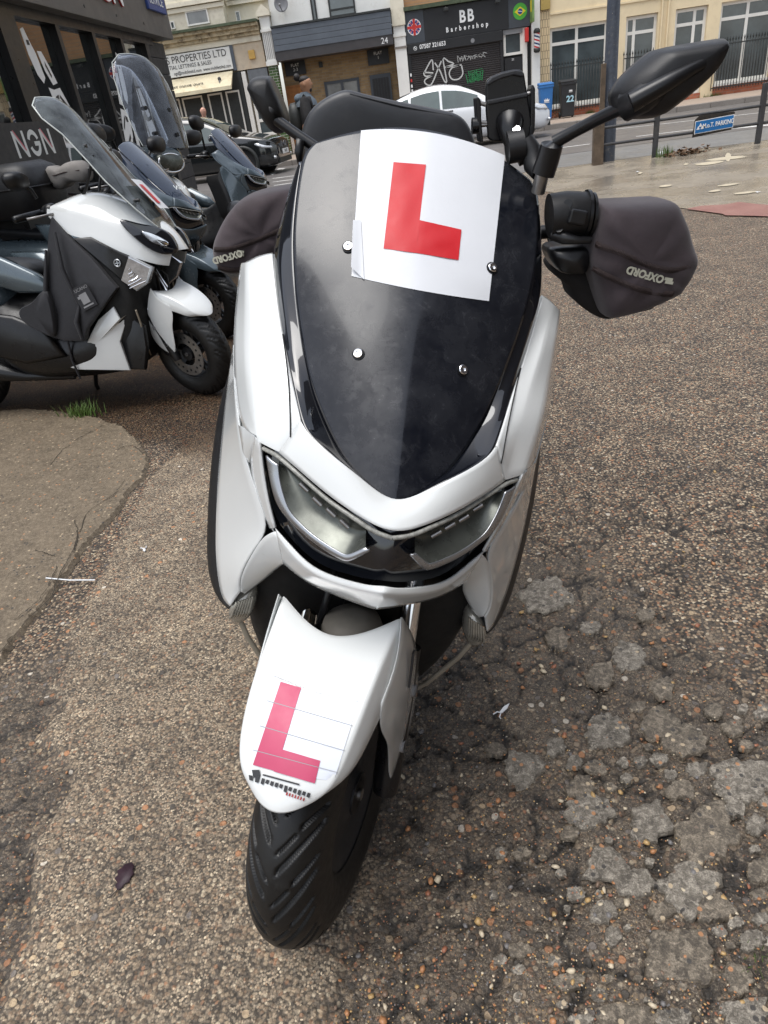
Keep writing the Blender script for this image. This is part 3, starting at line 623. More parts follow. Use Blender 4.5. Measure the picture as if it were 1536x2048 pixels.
ftext(B1, 'TS PROPERTIES LTD', -5.52, 3.19, .27, M_DTXT, .125, align='RIGHT', sx=.88); ftext(B1, 'NTIAL LETTINGS & SALES', -6.05, 3.0, .15, M_DTXT, .125, align='RIGHT', sx=.88); ftext(B1, 'ngs@multiletsltd.com  www.multiletsltd.com', -5.45, 2.84, .125, M_DTXT, .125, align='RIGHT', sx=.82)
aw = add('awning', [(-10, FY - .12, 2.70), (-5.44, FY - .12, 2.70), (-5.44, FY - .75, 2.30), (-10, FY - .75, 2.30), (-10, FY - .75, 2.20), (-5.44, FY - .75, 2.20), (-10, FY - .12, 2.66), (-5.44, FY - .12, 2.66)],
         [(0, 1, 2, 3), (3, 2, 5, 4), (4, 5, 7, 6), (1, 7, 5, 2), (0, 3, 4, 6)], M('awning_canvas', (.66, .58, .40), .8, var=.12, vs=3, dirt=.5, dirtcol=(.42, .29, .14), ds=5), B1, smooth=False)
text('lettering', 'next move ours', .2, M_DTXT, (-6.35, FY - .52, 2.475), XD, (0, .63, .40), B1, align='RIGHT', sx=.9)
pin = lathe_vf([(.001, -.01), (.055, -.01), (.055, .01), (.001, .01)], 16, 'y', (-5.82, FY - .50, 2.52)); pin2 = ([(-5.86, FY - .53, 2.49), (-5.78, FY - .53, 2.49), (-5.82, FY - .62, 2.38)], [(0, 1, 2)])
add('awning_emblem', *merge(pin, pin2), M_DTXT, B1)
box('alarm_box', -4.84, -4.64, FY - .13, FY - .05, 2.92, 3.16, M('alarm_yellow', (.62, .38, .10), .5, dirt=.3, dirtcol=(.3, .12, .03)), B1, .02)
proud('glazing_surround', B1, -9.2, -5.32, .15, 2.66, M_IRON, .0, .13)
for a, b in ((-8.1, -7.38), (-7.30, -6.62), (-6.44, -5.96), (-5.84, -5.38)): window(B1, a, b, .45, 2.18, fr=.05, mat=M_PANEG, name='window')
proud('post', B1, -5.32, -5.22, .15, 2.66, M_IRON, .06, .1); proud('post', B1, -5.19, -5.06, .15, 2.64, M_WFRAME, .08, .1); window(B1, -5.0, -4.42, .8, 2.3, fr=.09, vs=(), hs=(1.25,), name='door'); proud('door_panel', B1, -4.98, -4.42, .15, .78, M_WHITEW, .03, .1); proud('tympanum', B1, -5.0, -4.36, 2.32, 2.66, M('tympanum_grey', (.16, .17, .18), .6), .03, .12)
proud('pilaster', B1, -4.30, -4.01, 2.67, 3.95, M_WHITEW, .14, .2)
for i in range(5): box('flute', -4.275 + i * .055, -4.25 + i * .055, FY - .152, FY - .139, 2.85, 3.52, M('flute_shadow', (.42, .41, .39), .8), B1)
proud('pilaster_band', B1, -4.33, -3.98, 3.55, 3.62, M_WHITEW, .18, .2); proud('pilaster_band', B1, -4.33, -3.98, 2.68, 2.80, M_WHITEW, .18, .2)
add('pilaster_cap', *merge(box_vf(-4.36, -3.96, FY - .22, FY + .2, 3.95, 4.05), ([(-4.36, FY - .22, 4.052), (-3.96, FY - .22, 4.052), (-4.16, FY - .22, 4.24), (-4.36, FY + .2, 4.052), (-3.96, FY + .2, 4.052), (-4.16, FY + .2, 4.24)], [(0, 1, 2), (3, 5, 4), (0, 2, 5, 3), (1, 4, 5, 2)])), M_CREAM, B1, smooth=False)
proud('pilaster_base', B1, -4.29, -4.02, .15, 2.67, M_GREEN, .12, .2)
def dish(x, z, r, label, yy=FY - .3):
    t = empty('satellite_dish', (x, yy, z)); tag(t, label, 'satellite dish')
    add('reflector', *xf(lathe_vf([(r * k / 5, .25 * r * (k / 5) ** 2) for k in range(6)], 28, 'y'), lambda p: np.array([p[0], -p[1] - .0 + .1, p[2]])), M_DISH, t, solid=.01)
    tube('arm', [(0, .08, -r * .9), (0, -.30, -r * .35)], .012, M_IRON, t, 6); tube('receiver', [(0, -.30, -r * .35), (0, -.26, -r * .2)], .03, M_DISH, t, 8)
    tube('bracket', [(0, .1, 0), (0.0, .35, -.1), (0, .75, -.1)], .02, M_IRON, t, 6)
dish(-7.2, 4.10, .19, 'grey satellite dish on the pale bay left of the white window', FY - .75); dish(-3.54, 4.16, .21, 'grey satellite dish high above the dark cladding of number 24', FY - .35)

# --- number 24: flats
B2 = empty('flats_building', (0, 0, 0)); tag(B2, 'white upper wall over grey clad canopy numbered 24 with brick entrance', 'building')
fwall('wall', B2, -3.98, -.27, 3.3, 9, M_WHITEW, .10, .5)
fwall('brick_wall', B2, -3.98, -.27, .15, 3.3, M_STOCK, .6, .9)
box('floor_slab', -3.98, -.27, FY, FY + .6, .15, .20, M_KERB, B2)
for i in range(4): box('cladding_board', -3.97, -.30, FY - .30, FY - .26 + .0, 3.0 + i * .15, 3.143 + i * .15, M_GREYCLAD, B2, .006)
box('canopy_core', -3.96, -.31, FY - .26, FY + .1, 3.0, 3.6, M_DARKCLAD, B2); box('canopy_cap', -3.98, -.29, FY - .33, FY + .1, 3.60, 3.65, M_IRON, B2); box('canopy_fascia', -3.97, -.30, FY - .28, FY + .6, 2.75, 2.998, M_DARKCLAD, B2)
text('lettering', '24', .22, M_WTXT, (-.56, FY - .285, 2.86), XD, ZD, B2)
def recess(o, dy=.58): o.location = (0, dy, 0); return o
recess(proud('flat_sign', B2, -3.87, -3.2, 2.36, 2.74, M_BLACKP, .05)); recess(proud('flat_sign', B2, -1.17, -.49, 2.32, 2.73, M_BLACKP, .05))
text('lettering', 'FLAT\n2-3', .12, M_WTXT, (-3.53, FY + .52, 2.57), XD, ZD, B2); text('lettering', 'FLAT\n1', .12, M_WTXT, (-.83, FY + .52, 2.56), XD, ZD, B2)
d = recess(proud('door', B2, -3.90, -3.22, .2, 2.05, M_WOOD, .04)); boxes('door_frame', [(-3.96, -3.90, FY - .07, FY, .2, 2.1), (-3.22, -3.16, FY - .07, FY, .2, 2.1), (-3.9, -3.22, FY - .07, FY, 2.05, 2.1)], M_WOOD, B2).location = (0, .58, 0)
for k in range(4): recess(proud('door_board', B2, -3.86 + k * .16, -3.715 + k * .16, .35, 1.9, M_WOOD, .055, -.04))
recess(window(B2, -2.68, -1.53, 1.1, 2.06, vs=(-2.1,), fr=.08, frame=M_CHARP, mat=M_PANEG)); recess(proud('door', B2, -1.18, -.5, .2, 2.06, M_CHARP, .05)); recess(boxes('door_board', [(-1.1 + k * .09, -1.02 + k * .09, FY - .062, FY - .05, .3, 1.95) for k in range(6)], M_BLACKP, B2))
recess(proud('vent', B2, -2.76, -2.64, 2.47, 2.62, M_IRON, .02))
for x0, x1, z0, z1 in ((-2.16, -1.35, 3.66, 4.9), (-2.70, -2.54, 3.64, 4.6)): wq = window(B2, x0, x1, z0, z1, hs=(3.85,) if x1 - x0 > .5 else (), fr=.05, frame=M_IRON); wq.location = (0, .08, 0)

# --- barber's shop
B3 = empty('barber_shop', (0, 0, 0)); tag(B3, 'barber shop with black fascia, closed black shutter and two round flags', 'shop')
fwall('wall', B3, -.25, 4.22, 3.6, 9, M_ORB, .10, .5); fwall('core', B3, -.2, 4.2, .15, 3.6, M_BLACKP, .12, .5)
proud('pilaster', B3, -.26, .09, .15, 3.42, M_WHITEW, .12, .11); proud('pilaster_cap', B3, -.28, .12, 3.2, 3.9, M_CREAM, .18, .1); proud('pilaster', B3, 3.93, 4.18, .15, 3.9, M_WHITEW, .12, .11); proud('pilaster_band', B3, -.28, .11, 2.92, 3.0, M_WHITEW, .15, .1); proud('pilaster_band', B3, -.28, .11, 2.62, 2.67, M_KERB, .15, .1)
proud('gutter', B3, .1, 3.95, 3.52, 3.62, M_MOSS, .22, .1)
proud('fascia_end_panel', B3, .11, .68, 2.70, 3.51, M_CHARP, .10, .12); proud('fascia_panel', B3, .684, 3.24, 2.70, 3.50, M_BLACKP, .10, .12); proud('fascia_end_panel', B3, 3.244, 3.88, 2.70, 3.49, M_CHARP, .10, .12)
ftext(B3, 'BB', 1.98, 3.17, .42, M_WTXT, .105, bold=.012, sx=.85, spacing=1.25); ftext(B3, 'Barbershop', 1.98, 2.90, .17, M_WTXT, .105, spacing=2.05, bold=.006, sx=.8)
def disc(name, par, x, z, r, mat, out, th=.008, seg=32): return add(name, *xf(lathe_vf([(.0005, 0), (r, 0), (r, th), (.0005, th)], seg, 'y', (x, FY - out - th, z)), lambda p: p), mat, par, smooth=False)
uk = disc('flag_disc', B3, .38, 3.10, .21, M_WTXT, .10)
def inr(pts, x, z, r): return [(max(-r, min(r, a)) + x, b + z) for a, b in pts]
def bar(name, par, x, z, ang, w, l0, l1, mat, out):
    c, s = math.cos(ang), math.sin(ang); P = [(l0, -w / 2), (l1, -w / 2), (l1, w / 2), (l0, w / 2)]
    V = [(x + a * c - b * s, FY - out, z + a * s + b * c) for a, b in P]; return add(name, V, [(0, 1, 2, 3)], mat, par, smooth=False)
for a0 in (28, 62, 118, 152, 208, 242, 298, 332): bar('flag_blue', B3, .38, 3.10, rad(a0), .055, .10, .185, M_BLUE, .110)
for a0 in (45, 135, 225, 315): bar('flag_diagonal', B3, .38, 3.10, rad(a0), .022, .05, .2, M_RED, .1115)
bar('flag_cross', B3, .38, 3.10, 0, .075, -.208, .208, M_RED, .113); bar('flag_cross', B3, .38, 3.10, rad(90), .075, -.208, .208, M_RED, .1135)
disc('flag_disc', B3, 3.59, 3.09, .21, M_GRN, .10)
add('flag_diamond', [(3.59 - .17, FY - .112, 3.09), (3.59, FY - .112, 2.97), (3.59 + .17, FY - .112, 3.09), (3.59, FY - .112, 3.21)], [(0, 1, 2, 3)], M_YEL, B3, smooth=False); disc('flag_globe', B3, 3.59, 3.09, .07, M_BLUE, .114, .003)
bar('flag_band', B3, 3.59, 3.09, rad(-12), .014, -.066, .066, M_WTXT, .1185)
for x in (1.36, 2.9): box('sign_light', x - .07, x + .07, FY - .42, FY - .30, 3.36, 3.44, M_IRON, B3, .01); tube('light_arm', [(x, FY - .1, 3.5), (x, FY - .36, 3.43)], .015, M_IRON, B3, 6)
box('shutter_box', .12, 3.05, FY - .14, FY + .1, 2.43, 2.69, M_BLACKP, B3, .01)
ftext(B3, '07587 321653', .9, 2.575, .16, M_WTXT, .145, sx=.88, bold=.003); disc('phone_emblem', B3, .36, 2.56, .055, M_WTXT, .14, .004); disc('phone_emblem_dot', B3, .36, 2.56, .04, M_BLACKP, .146, .002); bar('phone_emblem_bar', B3, .36, 2.56, rad(-45), .02, -.035, .035, M_WTXT, .150); disc('round_badge', B3, 2.13, 2.54, .06, M_DISH, .14, .006)
prof = []; z = .17
while z < 2.42: prof += [(z, .0), (z + .018, .016), (z + .040, .016), (z + .052, .0)]; z += .056
V = [(x, FY - .03 - o, zz) for zz, o in prof for x in (.2, 2.97)]; add('shutter', V, [(2 * i, 2 * i + 1, 2 * i + 3, 2 * i + 2) for i in range(len(prof) - 1)], M_SHUT, B3, smooth=False)
boxes('shutter_guide', [(.11, .2, FY - .08, FY + .1, .15, 2.43), (2.97, 3.06, FY - .08, FY + .1, .15, 2.43)], M_BLACKP, B3)
def spray(name, pts, mat, w, n=24):
    P = [np.array([x, FY - .052, z]) for x, z in pts]; P = curve_pts(P, n) if len(P) > 2 else P; V = []
    for i, p in enumerate(P):
        t = P[min(i + 1, len(P) - 1)] - P[max(i - 1, 0)]; t /= np.linalg.norm(t) + 1e-9; nn = np.array([-t[2], 0, t[0]]) * w / 2; V += [p + nn, p - nn]
    return add(name, V, [(2 * i, 2 * i + 1, 2 * i + 3, 2 * i + 2) for i in range(len(P) - 1)], mat, B3, smooth=False)
for s in ([(.58, 1.90), (.84, 2.20), (.87, 1.93)], [(.86, 1.86), (.58, 1.90), (.62, 1.80), (.83, 1.80)], [(.83, 1.80), (.60, 1.72), (.58, 1.62), (.72, 1.54), (.84, 1.64), (1.02, 1.95), (1.14, 2.14)], [(.93, 2.12), (1.08, 1.88), (1.18, 1.62), (1.26, 1.56), (1.24, 1.80), (1.20, 2.20), (1.36, 2.10), (1.52, 2.02), (1.24, 1.96)], [(1.26, 1.96), (1.76, 1.96)], [(1.76, 1.94), (1.78, 1.72), (1.64, 1.60), (1.44, 1.62), (1.36, 1.78), (1.46, 1.92), (1.70, 1.96)]): spray('graffiti', s, M_SPRAY, .04)
for k in range(16):
    x = 1.66 + k * .055; spray('graffiti', [(x, 2.02 + .1 * RNG.random() + k * .004), (x + .06 * RNG.normal(), 2.12 + .1 * RNG.random()), (x + .08, 2.04 + .16 * RNG.random())], M_SPRAY, .013, 6)
for k in range(15):
    x = 1.93 + k * .032; spray('graffiti', [(x, 1.42 + .12 * RNG.random()), (x + .05 * RNG.normal(), 1.62 + .16 * RNG.random())], M_SPRAYG, .02, 4)
for k in range(6): spray('graffiti', [(1.95, 1.5 + k * .05), (2.4, 1.46 + k * .06 + .05 * RNG.random())], M_SPRAYG, .013, 4)
for z in (1.85, 1.7, 1.55, 1.42): box('sticker', .13, .18, FY - .09, FY - .081, z, z + .08, M_WTXT if z != 1.7 else M_RED, B3)
window(B3, 3.08, 3.66, 2.02, 2.69, fr=.07); dr = proud('door', B3, 3.10, 3.64, .2, 1.96, M_BLACKP, .01, .05); ftext(B3, '31', 3.36, 1.90, .09, M_WTXT, .015); proud('door_frame', B3, 3.66, 3.80, .15, 2.68, M_WFRAME, .04, .1); proud('lintel', B3, 3.07, 3.66, 2.56, 2.69, M_DISH, .06, -.02)
box('alarm_box', 3.72, 3.83, FY - .22, FY - .04, 2.30, 2.66, M_RED, B3, .02)
hs_ = empty('hanging_sign', (3.9, FY - .12, 2.9)); tag(hs_, 'small green and yellow projecting sign beside the green flag', 'sign'); box('board', -.03, .03, -.55, -.05, -.15, .5, M('hang_green', (.16, .26, .08), .5, var=.4, vs=6), hs_, .01); tube('bracket', [(0, .1, .45), (0, -.5, .45)], .015, M_IRON, hs_, 6); box('border', -.036, .036, -.40, -.2, .1, .4, M_YEL, hs_, .02)
bp = empty('barber_pole', (4.06, FY - .28, 2.0)); tag(bp, 'red white and blue striped barber pole with black caps', 'barber pole')
def pole_mat():
    m = bpy.data.materials.new('barber_stripes'); nt, N, L, b = nodes_of(m); co = coord(nt); s = nt.nodes.new('ShaderNodeSeparateXYZ'); L.new(co, s.inputs[0])
    at = mth(nt, 'ARCTAN2', s.outputs[1], s.outputs[0]); v = mth(nt, 'ADD', mth(nt, 'MULTIPLY', s.outputs[2], 5.5), mth(nt, 'MULTIPLY', at, 1 / (2 * math.pi))); f = mth(nt, 'FRACT', v)
    c = ramp(nt, f, [(0, (.7, .7, .7)), (.25, (.5, .03, .03)), (.5, (.7, .7, .7)), (.75, (.02, .05, .12))]); L.new(c, b.inputs['Base Color']); b.inputs['Roughness'].default_value = .15; return m
add('cylinder', *lathe_vf([(.085, .1), (.085, .48)], 20, 'z'), pole_mat(), bp); add('cap', *lathe_vf([(.001, -.02), (.06, -.02), (.10, .02), (.10, .1), (.001, .1)], 20, 'z'), M_IRON, bp); add('cap', *lathe_vf([(.001, .48), (.10, .48), (.10, .55), (.06, .6), (.001, .6)], 20, 'z'), M_IRON, bp); box('bracket', -.03, .03, .05, .2, .25, .35, M_IRON, bp)

# --- beige building with big windows
B4 = empty('beige_building', (0, 0, 0)); tag(B4, 'beige rendered building with tall white framed windows over red brick plinth', 'building')
WIN = [(4.50, 6.26, .45, 2.56, (5.33,), 2.14), (6.79, 7.73, .3, 2.55, (7.06,), 2.13), (8.25, 9.20, .3, 2.55, (8.85,), 2.15), (9.58, 11.25, .46, 2.56, (10.41,), 2.14), (11.7, 13.4, .46, 2.56, (12.5,), 2.14)]
xs = [4.22] + [w for t in WIN for w in t[:2]] + [15]
for a, b in zip(xs[0::2], xs[1::2]): fwall('wall_pier', B4, a, b, .15, 2.56, M_BEIGE, .0, .3)
fwall('wall', B4, 4.22, 15, 2.56, 9, M_BEIGE, .0, .3)
for x0, x1, z0, z1, v, h in WIN:
    ww = window(B4, x0, x1, z0, z1, vs=v, hs=(h,), fr=.085); ww.location = (0, .12, 0)
    if z0 > .4:
        fwall('plinth', B4, x0, x1, .15, .40, M_REDB, -.02, .3); box('sill', x0 - .02, x1 + .02, FY - .06, FY + .1, .40, z0, M_WFRAME, B4)
    else: fwall('door_step', B4, x0, x1, .15, .3, M_REDB, -.02, .3)
proud('string_course', B4, 4.50, 15, 2.89, 2.94, M_BEIGE, .035, .05); proud('string_course', B4, 4.50, 15, 4.1, 4.2, M_BEIGE, .06, .05)
proud('tiled_pier', B4, 4.20, 4.49, .15, 3.03, M_TILE, .02, .05); proud('bracket_block', B4, 4.21, 4.49, 3.04, 3.5, M('ochre_block', (.42, .30, .09), .7), .1, .05)
for x in (7.83, 8.02): tube('drain_pipe', [(x, FY - .05, .2), (x, FY - .05, 7)], .03, M_BEIGE, B4, 8)
box('wall_interior', 4.3, 14.9, FY + .9, FY + 1.0, .15, 3, M_DARKCLAD, B4)
# railings in front of each window: individual bars
barv = tube_vf([(0, 0, 0), (0, 0, 1.27)], .011, 6); tip = xf(lathe_vf([(.011, 1.27), (.024, 1.30), (.001, 1.39)], 6, 'z'), lambda p: p); bme = None
def railing(x0, x1, label, z0=.3):
    global bme
    r = empty('railing', (0, FY - .18, 0)); tag(r, label, 'railing', 'spiked railings of the beige building')
    boxes('rail', [(x0, x1, -.012, .012, z0 + 1.18, z0 + 1.21), (x0, x1, -.012, .012, z0 + .05, z0 + .08)], M_IRON, r); n = int((x1 - x0) / .085)
    for i in range(n + 1):
        if bme is None: o = add('bar', *merge(barv, tip), M_IRON, r); bme = o.data
        else: o = bpy.data.objects.new('bar', bme); COL.objects.link(o); o.parent = r
        o.location = (x0 + i * (x1 - x0) / n, 0, z0)
railing(4.50, 6.35, 'spiked iron railing behind the wheeled bins'); railing(6.72, 7.6, 'short spiked iron railing right of the street lamp post'); railing(9.45, 11.5, 'spiked iron railing right of the big scooter mirror, by the frame edge')
# bins
def bin_(name, x, y, w, mat, label, lidm):
    t = empty(name, (x, y, .15)); tag(t, label, 'wheelie bin'); h = .94
    V = [(sx * w * (.40 if z < .5 else .5), sy * w * (.40 if z < .5 else .52), z) for z in (0.04, h) for sx, sy in ((-1, -1), (1, -1), (1, 1), (-1, 1))]
    add('body', V, [(3, 2, 1, 0), (4, 5, 6, 7)] + [(i, (i + 1) % 4, 4 + (i + 1) % 4, 4 + i) for i in range(4)], mat, t, smooth=False, bevel=.02)
    box('rim', -w * .54, w * .54, -w * .56, w * .56, h - .06, h, mat, t, .01); V, F = box_vf(-w * .55, w * .55, -w * .58, w * .58, h + .003, h + .05); V = [(a, b, c + (.04 if b > 0 else 0) * (c > h + .02)) for a, b, c in V]; add('lid', V, F, lidm, t, smooth=False, bevel=.02)
    tube('handle', [(-w * .4, w * .58, h), (-w * .4, w * .72, h), (w * .4, w * .72, h), (w * .4, w * .58, h)], .014, lidm, t, 6)
    for s in (-1, 1): add('wheel', *lathe_vf([(.001, -.02), (.09, -.02), (.09, .02), (.001, .02)], 18, 'x', (s * w * .45, w * .45, .09)), M_IRON, t)
    return t
M_BBLUE = M('bin_blue', (.035, .16, .42), .5, var=.1); M_BBLACK = M('bin_black', (.025, .026, .028), .5, var=.2)
bb = bin_('blue_wheelie_bin', 4.24, 24.75, .40, M_BBLUE, 'blue wheelie bin with white crown emblem by the tiled pier', M_BBLUE); kb = bin_('black_wheelie_bin', 4.88, 24.6, .44, M_BBLACK, 'black wheelie bin numbered 22 in front of the window', M_BBLACK)
def crown(par, x, z, s, yy):
    P = [(-1, -.5), (1, -.5), (1.2, .5), (.6, 0), (.45, .8), (0, .1), (-.45, .8), (-.6, 0), (-1.2, .5)]
    add('crown_emblem', [(x + a * s, yy, z + b * s) for a, b in P], [tuple(range(9))], M_WTXT, par, smooth=False); add('emblem_line', [(x - s * 1.2, yy, z - .75 * s), (x + s * 1.2, yy, z - .75 * s), (x + s * 1.2, yy, z - .95 * s), (x - s * 1.2, yy, z - .95 * s)], [(0, 1, 2, 3)], M_WTXT, par, smooth=False)
crown(bb, 0, .55, .07, -.21); crown(kb, .05, .72, .045, -.235); text('number', '22', .23, M('pale_blue', (.42, .66, .75), .5), (.04, -.226, .50), XD, ZD, kb, ext=.003, bold=.006)
lv, lf = [], []
for i in range(120):
    x, y, z = 4.62 + RNG.normal(0, .09), 25.0 + RNG.normal(0, .12), .16 + abs(RNG.normal(0, .12)); a = RNG.uniform(0, 6.28); s = .03; n = len(lv)
    lv += [(x, y, z), (x + s * math.cos(a), y + s * math.sin(a), z + .01), (x, y + .01, z + s)]; lf.append((n, n + 1, n + 2))
wd = add('weeds', lv, lf, M('dry_weed', (.10, .065, .03), .8, var=.5, vs=20), smooth=False, fixn=False); tag(wd, 'dry brown weeds between the two wheeled bins', 'weeds')
for k, (x, lb) in enumerate(((5.75, 'small green weed growing at the foot of the red plinth'), (9.55, 'low green weeds along the red brick plinth at right'))):
    lv, lf = [], []
    for i in range(90):
        x_, y = x + RNG.normal(0, .07 + .1 * k), FY - .05 - abs(RNG.normal(0, .04)); n = len(lv); a = RNG.normal(0, .04)
        lv += [(x_, y, .15), (x_ + .012, y, .15), (x_ + a, y - abs(a), .15 + RNG.uniform(.03, .12))]; lf.append((n, n + 1, n + 2))
    tag(add('weed', lv, lf, M('weed_green', (.07, .12, .025), .7, var=.4, vs=20), smooth=False, fixn=False), lb, 'weed', kind='stuff')

# ================================================================== NEAR RAILING, LAMP POST
M_RAILM = M('weathered_rail', (.05, .05, .052), .55, var=.3, vs=8, dirt=.4, dirtcol=(.13, .12, .10), ds=7)
M_POST = M('weathered_timber', (.13, .095, .065), .8, var=.4, vs=10, dirt=.5, dirtcol=(.05, .04, .03), ds=9)
RL = empty('knee_railing', (0, 11.9, 0)); tag(RL, 'low dark two rail railing along the edge of the forecourt', 'railing')
for x in (3.70, 5.23, 6.8, 8.4): box('post', x - .035, x + .035, -.035, .035, -.05, .80 if x > 5 else .58, M_RAILM, RL, .008)
for z in (.27, .50): tube('rail', [(2.92, 0, z), (8.6, .02, z + .02)], .021, M_RAILM, RL, 8)
tag(box('timber_post', 2.76, 2.91, 11.83, 11.97, -.05, .58, M_POST, None, .012), 'weathered brown timber post at the left end of the railing', 'post')
tag(box('metal_post', 2.90, 2.97, 12.12, 12.18, -.05, 1.33, M_POST, None, .006), 'slim rusty square post between timber post and lamp post', 'post')
LPm = slab_mat('painted_post', (.045, .055, .075), (.065, .075, .095), (.22, .20, .16), .5, 0, 25)
lp = empty('lamp_post', (3.07, 12.25, 0)); tag(lp, 'tall blue grey street lamp post with scratched flaking paint', 'lamp post')
add('shaft', *lathe_vf([(.115, -.05), (.115, 1.0), (.105, 1.06), (.098, 1.12), (.075, 4.5), (.06, 8)], 28, 'z'), LPm, lp, auto=40)
tube('arm', [(0, 0, 8), (0, .3, 8.35), (0, 1.2, 8.5)], .04, LPm, lp, 10); box('lantern', -.12, .12, 1.1, 1.7, 8.42, 8.56, M_DISH, lp, .03); box('service_door', -.05, .05, -.122, -.10, .5, 1.0, LPm, lp, .006)
mp_ = empty('parking_sign', (4.53, 11.84, .35)); tag(mp_, 'blue M.o.T. PARKING sign on charred board fixed to the railing', 'sign')
add('board', *extrude_vf([(-.30, 0, -.14), (.26, 0, -.10), (.27, 0, -.02), (.285, 0, .12), (.27, 0, .135), (-.22, 0, .145), (-.285, 0, .09)], (0, .025, 0)), M('charred_board', (.03, .025, .02), .8, var=.5, dirt=.6, dirtcol=(.22, .14, .07), ds=30, dt=.55), mp_, smooth=False)
M_SBLUE = M('sign_blue', (.02, .16, .42), .4, var=.1)
def slant(x, z): return (x, -.004, z + .045 * x)
add('white_border', [slant(-.285, -.085), slant(.28, -.085), slant(.28, .088), slant(-.285, .088)], [(0, 1, 2, 3)], M_WTXT, mp_, smooth=False)
add('blue_face', [tuple(np.array(slant(a, b)) - [0, .004, 0]) for a, b in ((-.275, -.075), (.27, -.075), (.27, .078), (-.275, .078))], [(0, 1, 2, 3)], M_SBLUE, mp_, smooth=False)
text('lettering', 'M.o.T. PARKING', .085, M_WTXT, (.055, -.012, .004), (1, 0, .045), ZD, mp_, sx=.75, bold=.0016)
for a, b in ((-.235, .02), (-.175, .02), (-.205, .055)): add('triangle_emblem', [tuple(np.array(slant(a - .025, b - .05)) - [0, .008, 0]), tuple(np.array(slant(a + .025, b - .05)) - [0, .008, 0]), tuple(np.array(slant(a, b)) - [0, .008, 0])], [(0, 1, 2)], M_WTXT, mp_, smooth=False)
def tuft(name, x, y, n, h, spread, mat, label, cat='grass', z0=0.0, lean=.35):
    V, F = [], []
    for i in range(n):
        bx, by = x + RNG.normal(0, spread), y + RNG.normal(0, spread * .7); hh = h * RNG.uniform(.5, 1.1); a = RNG.uniform(0, 6.28); l = lean * hh * RNG.random(); w = .0035 * h / .1; k = len(V); dx, dy = math.cos(a), math.sin(a)
        V += [(bx - w * dy, by + w * dx, z0), (bx + w * dy, by - w * dx, z0), (bx + l * .4 * dx + w * .7 * dy, by + l * .4 * dy, z0 + hh * .6), (bx + l * .4 * dx - w * .7 * dy, by + l * .4 * dy, z0 + hh * .6), (bx + l * dx, by + l * dy, z0 + hh)]
        F += [(k, k + 1, k + 2, k + 3), (k + 3, k + 2, k + 4)]
    return tag(add(name, V, F, mat, smooth=False, fixn=False), label, cat)
M_GRASS = M('grass_blade', (.075, .13, .02), .6, var=.35, vs=30)
tuft('grass_tuft', 3.82, 11.75, 60, .18, .07, M_GRASS, 'green weed tuft at the foot of the railing post'); LVv, LVf = [], []
M_DEAD = M('dead_leaves', (.13, .075, .04), .8, var=.5, vs=25)
for i in range(150):
    x, y = 4.12 + RNG.normal(0, .16), 11.72 + RNG.normal(0, .10); z = .012 + abs(RNG.normal(0, .04)); a = RNG.uniform(0, 6.28); s = .035; n = len(LVv)
    LVv += [(x + s * math.cos(a + k * 1.57), y + s * .6 * math.sin(a + k * 1.57), z + RNG.normal(0, .012)) for k in range(4)]; LVf.append((n, n + 1, n + 2, n + 3))
tag(add('leaf_litter', LVv, LVf, M_DEAD, smooth=False, fixn=False), 'heap of brown dead leaves under the railing', 'leaf litter', kind='stuff')
pv, pf = pillow_vf([(.09 * math.cos(t) * (1 + .2 * math.sin(3 * t)), .05 * math.sin(t), 0) for t in np.arange(16) * 2 * math.pi / 16], [(.9, (0, 0, .0)), (1, (0, 0, .03)), (.6, (0, 0, .06))]); c = at_z(1322, 312)
tag(add('litter_bag', [np.array(p) + c for p in pv], pf, M_WTXT), 'crumpled white litter at the foot of the railing', 'litter')

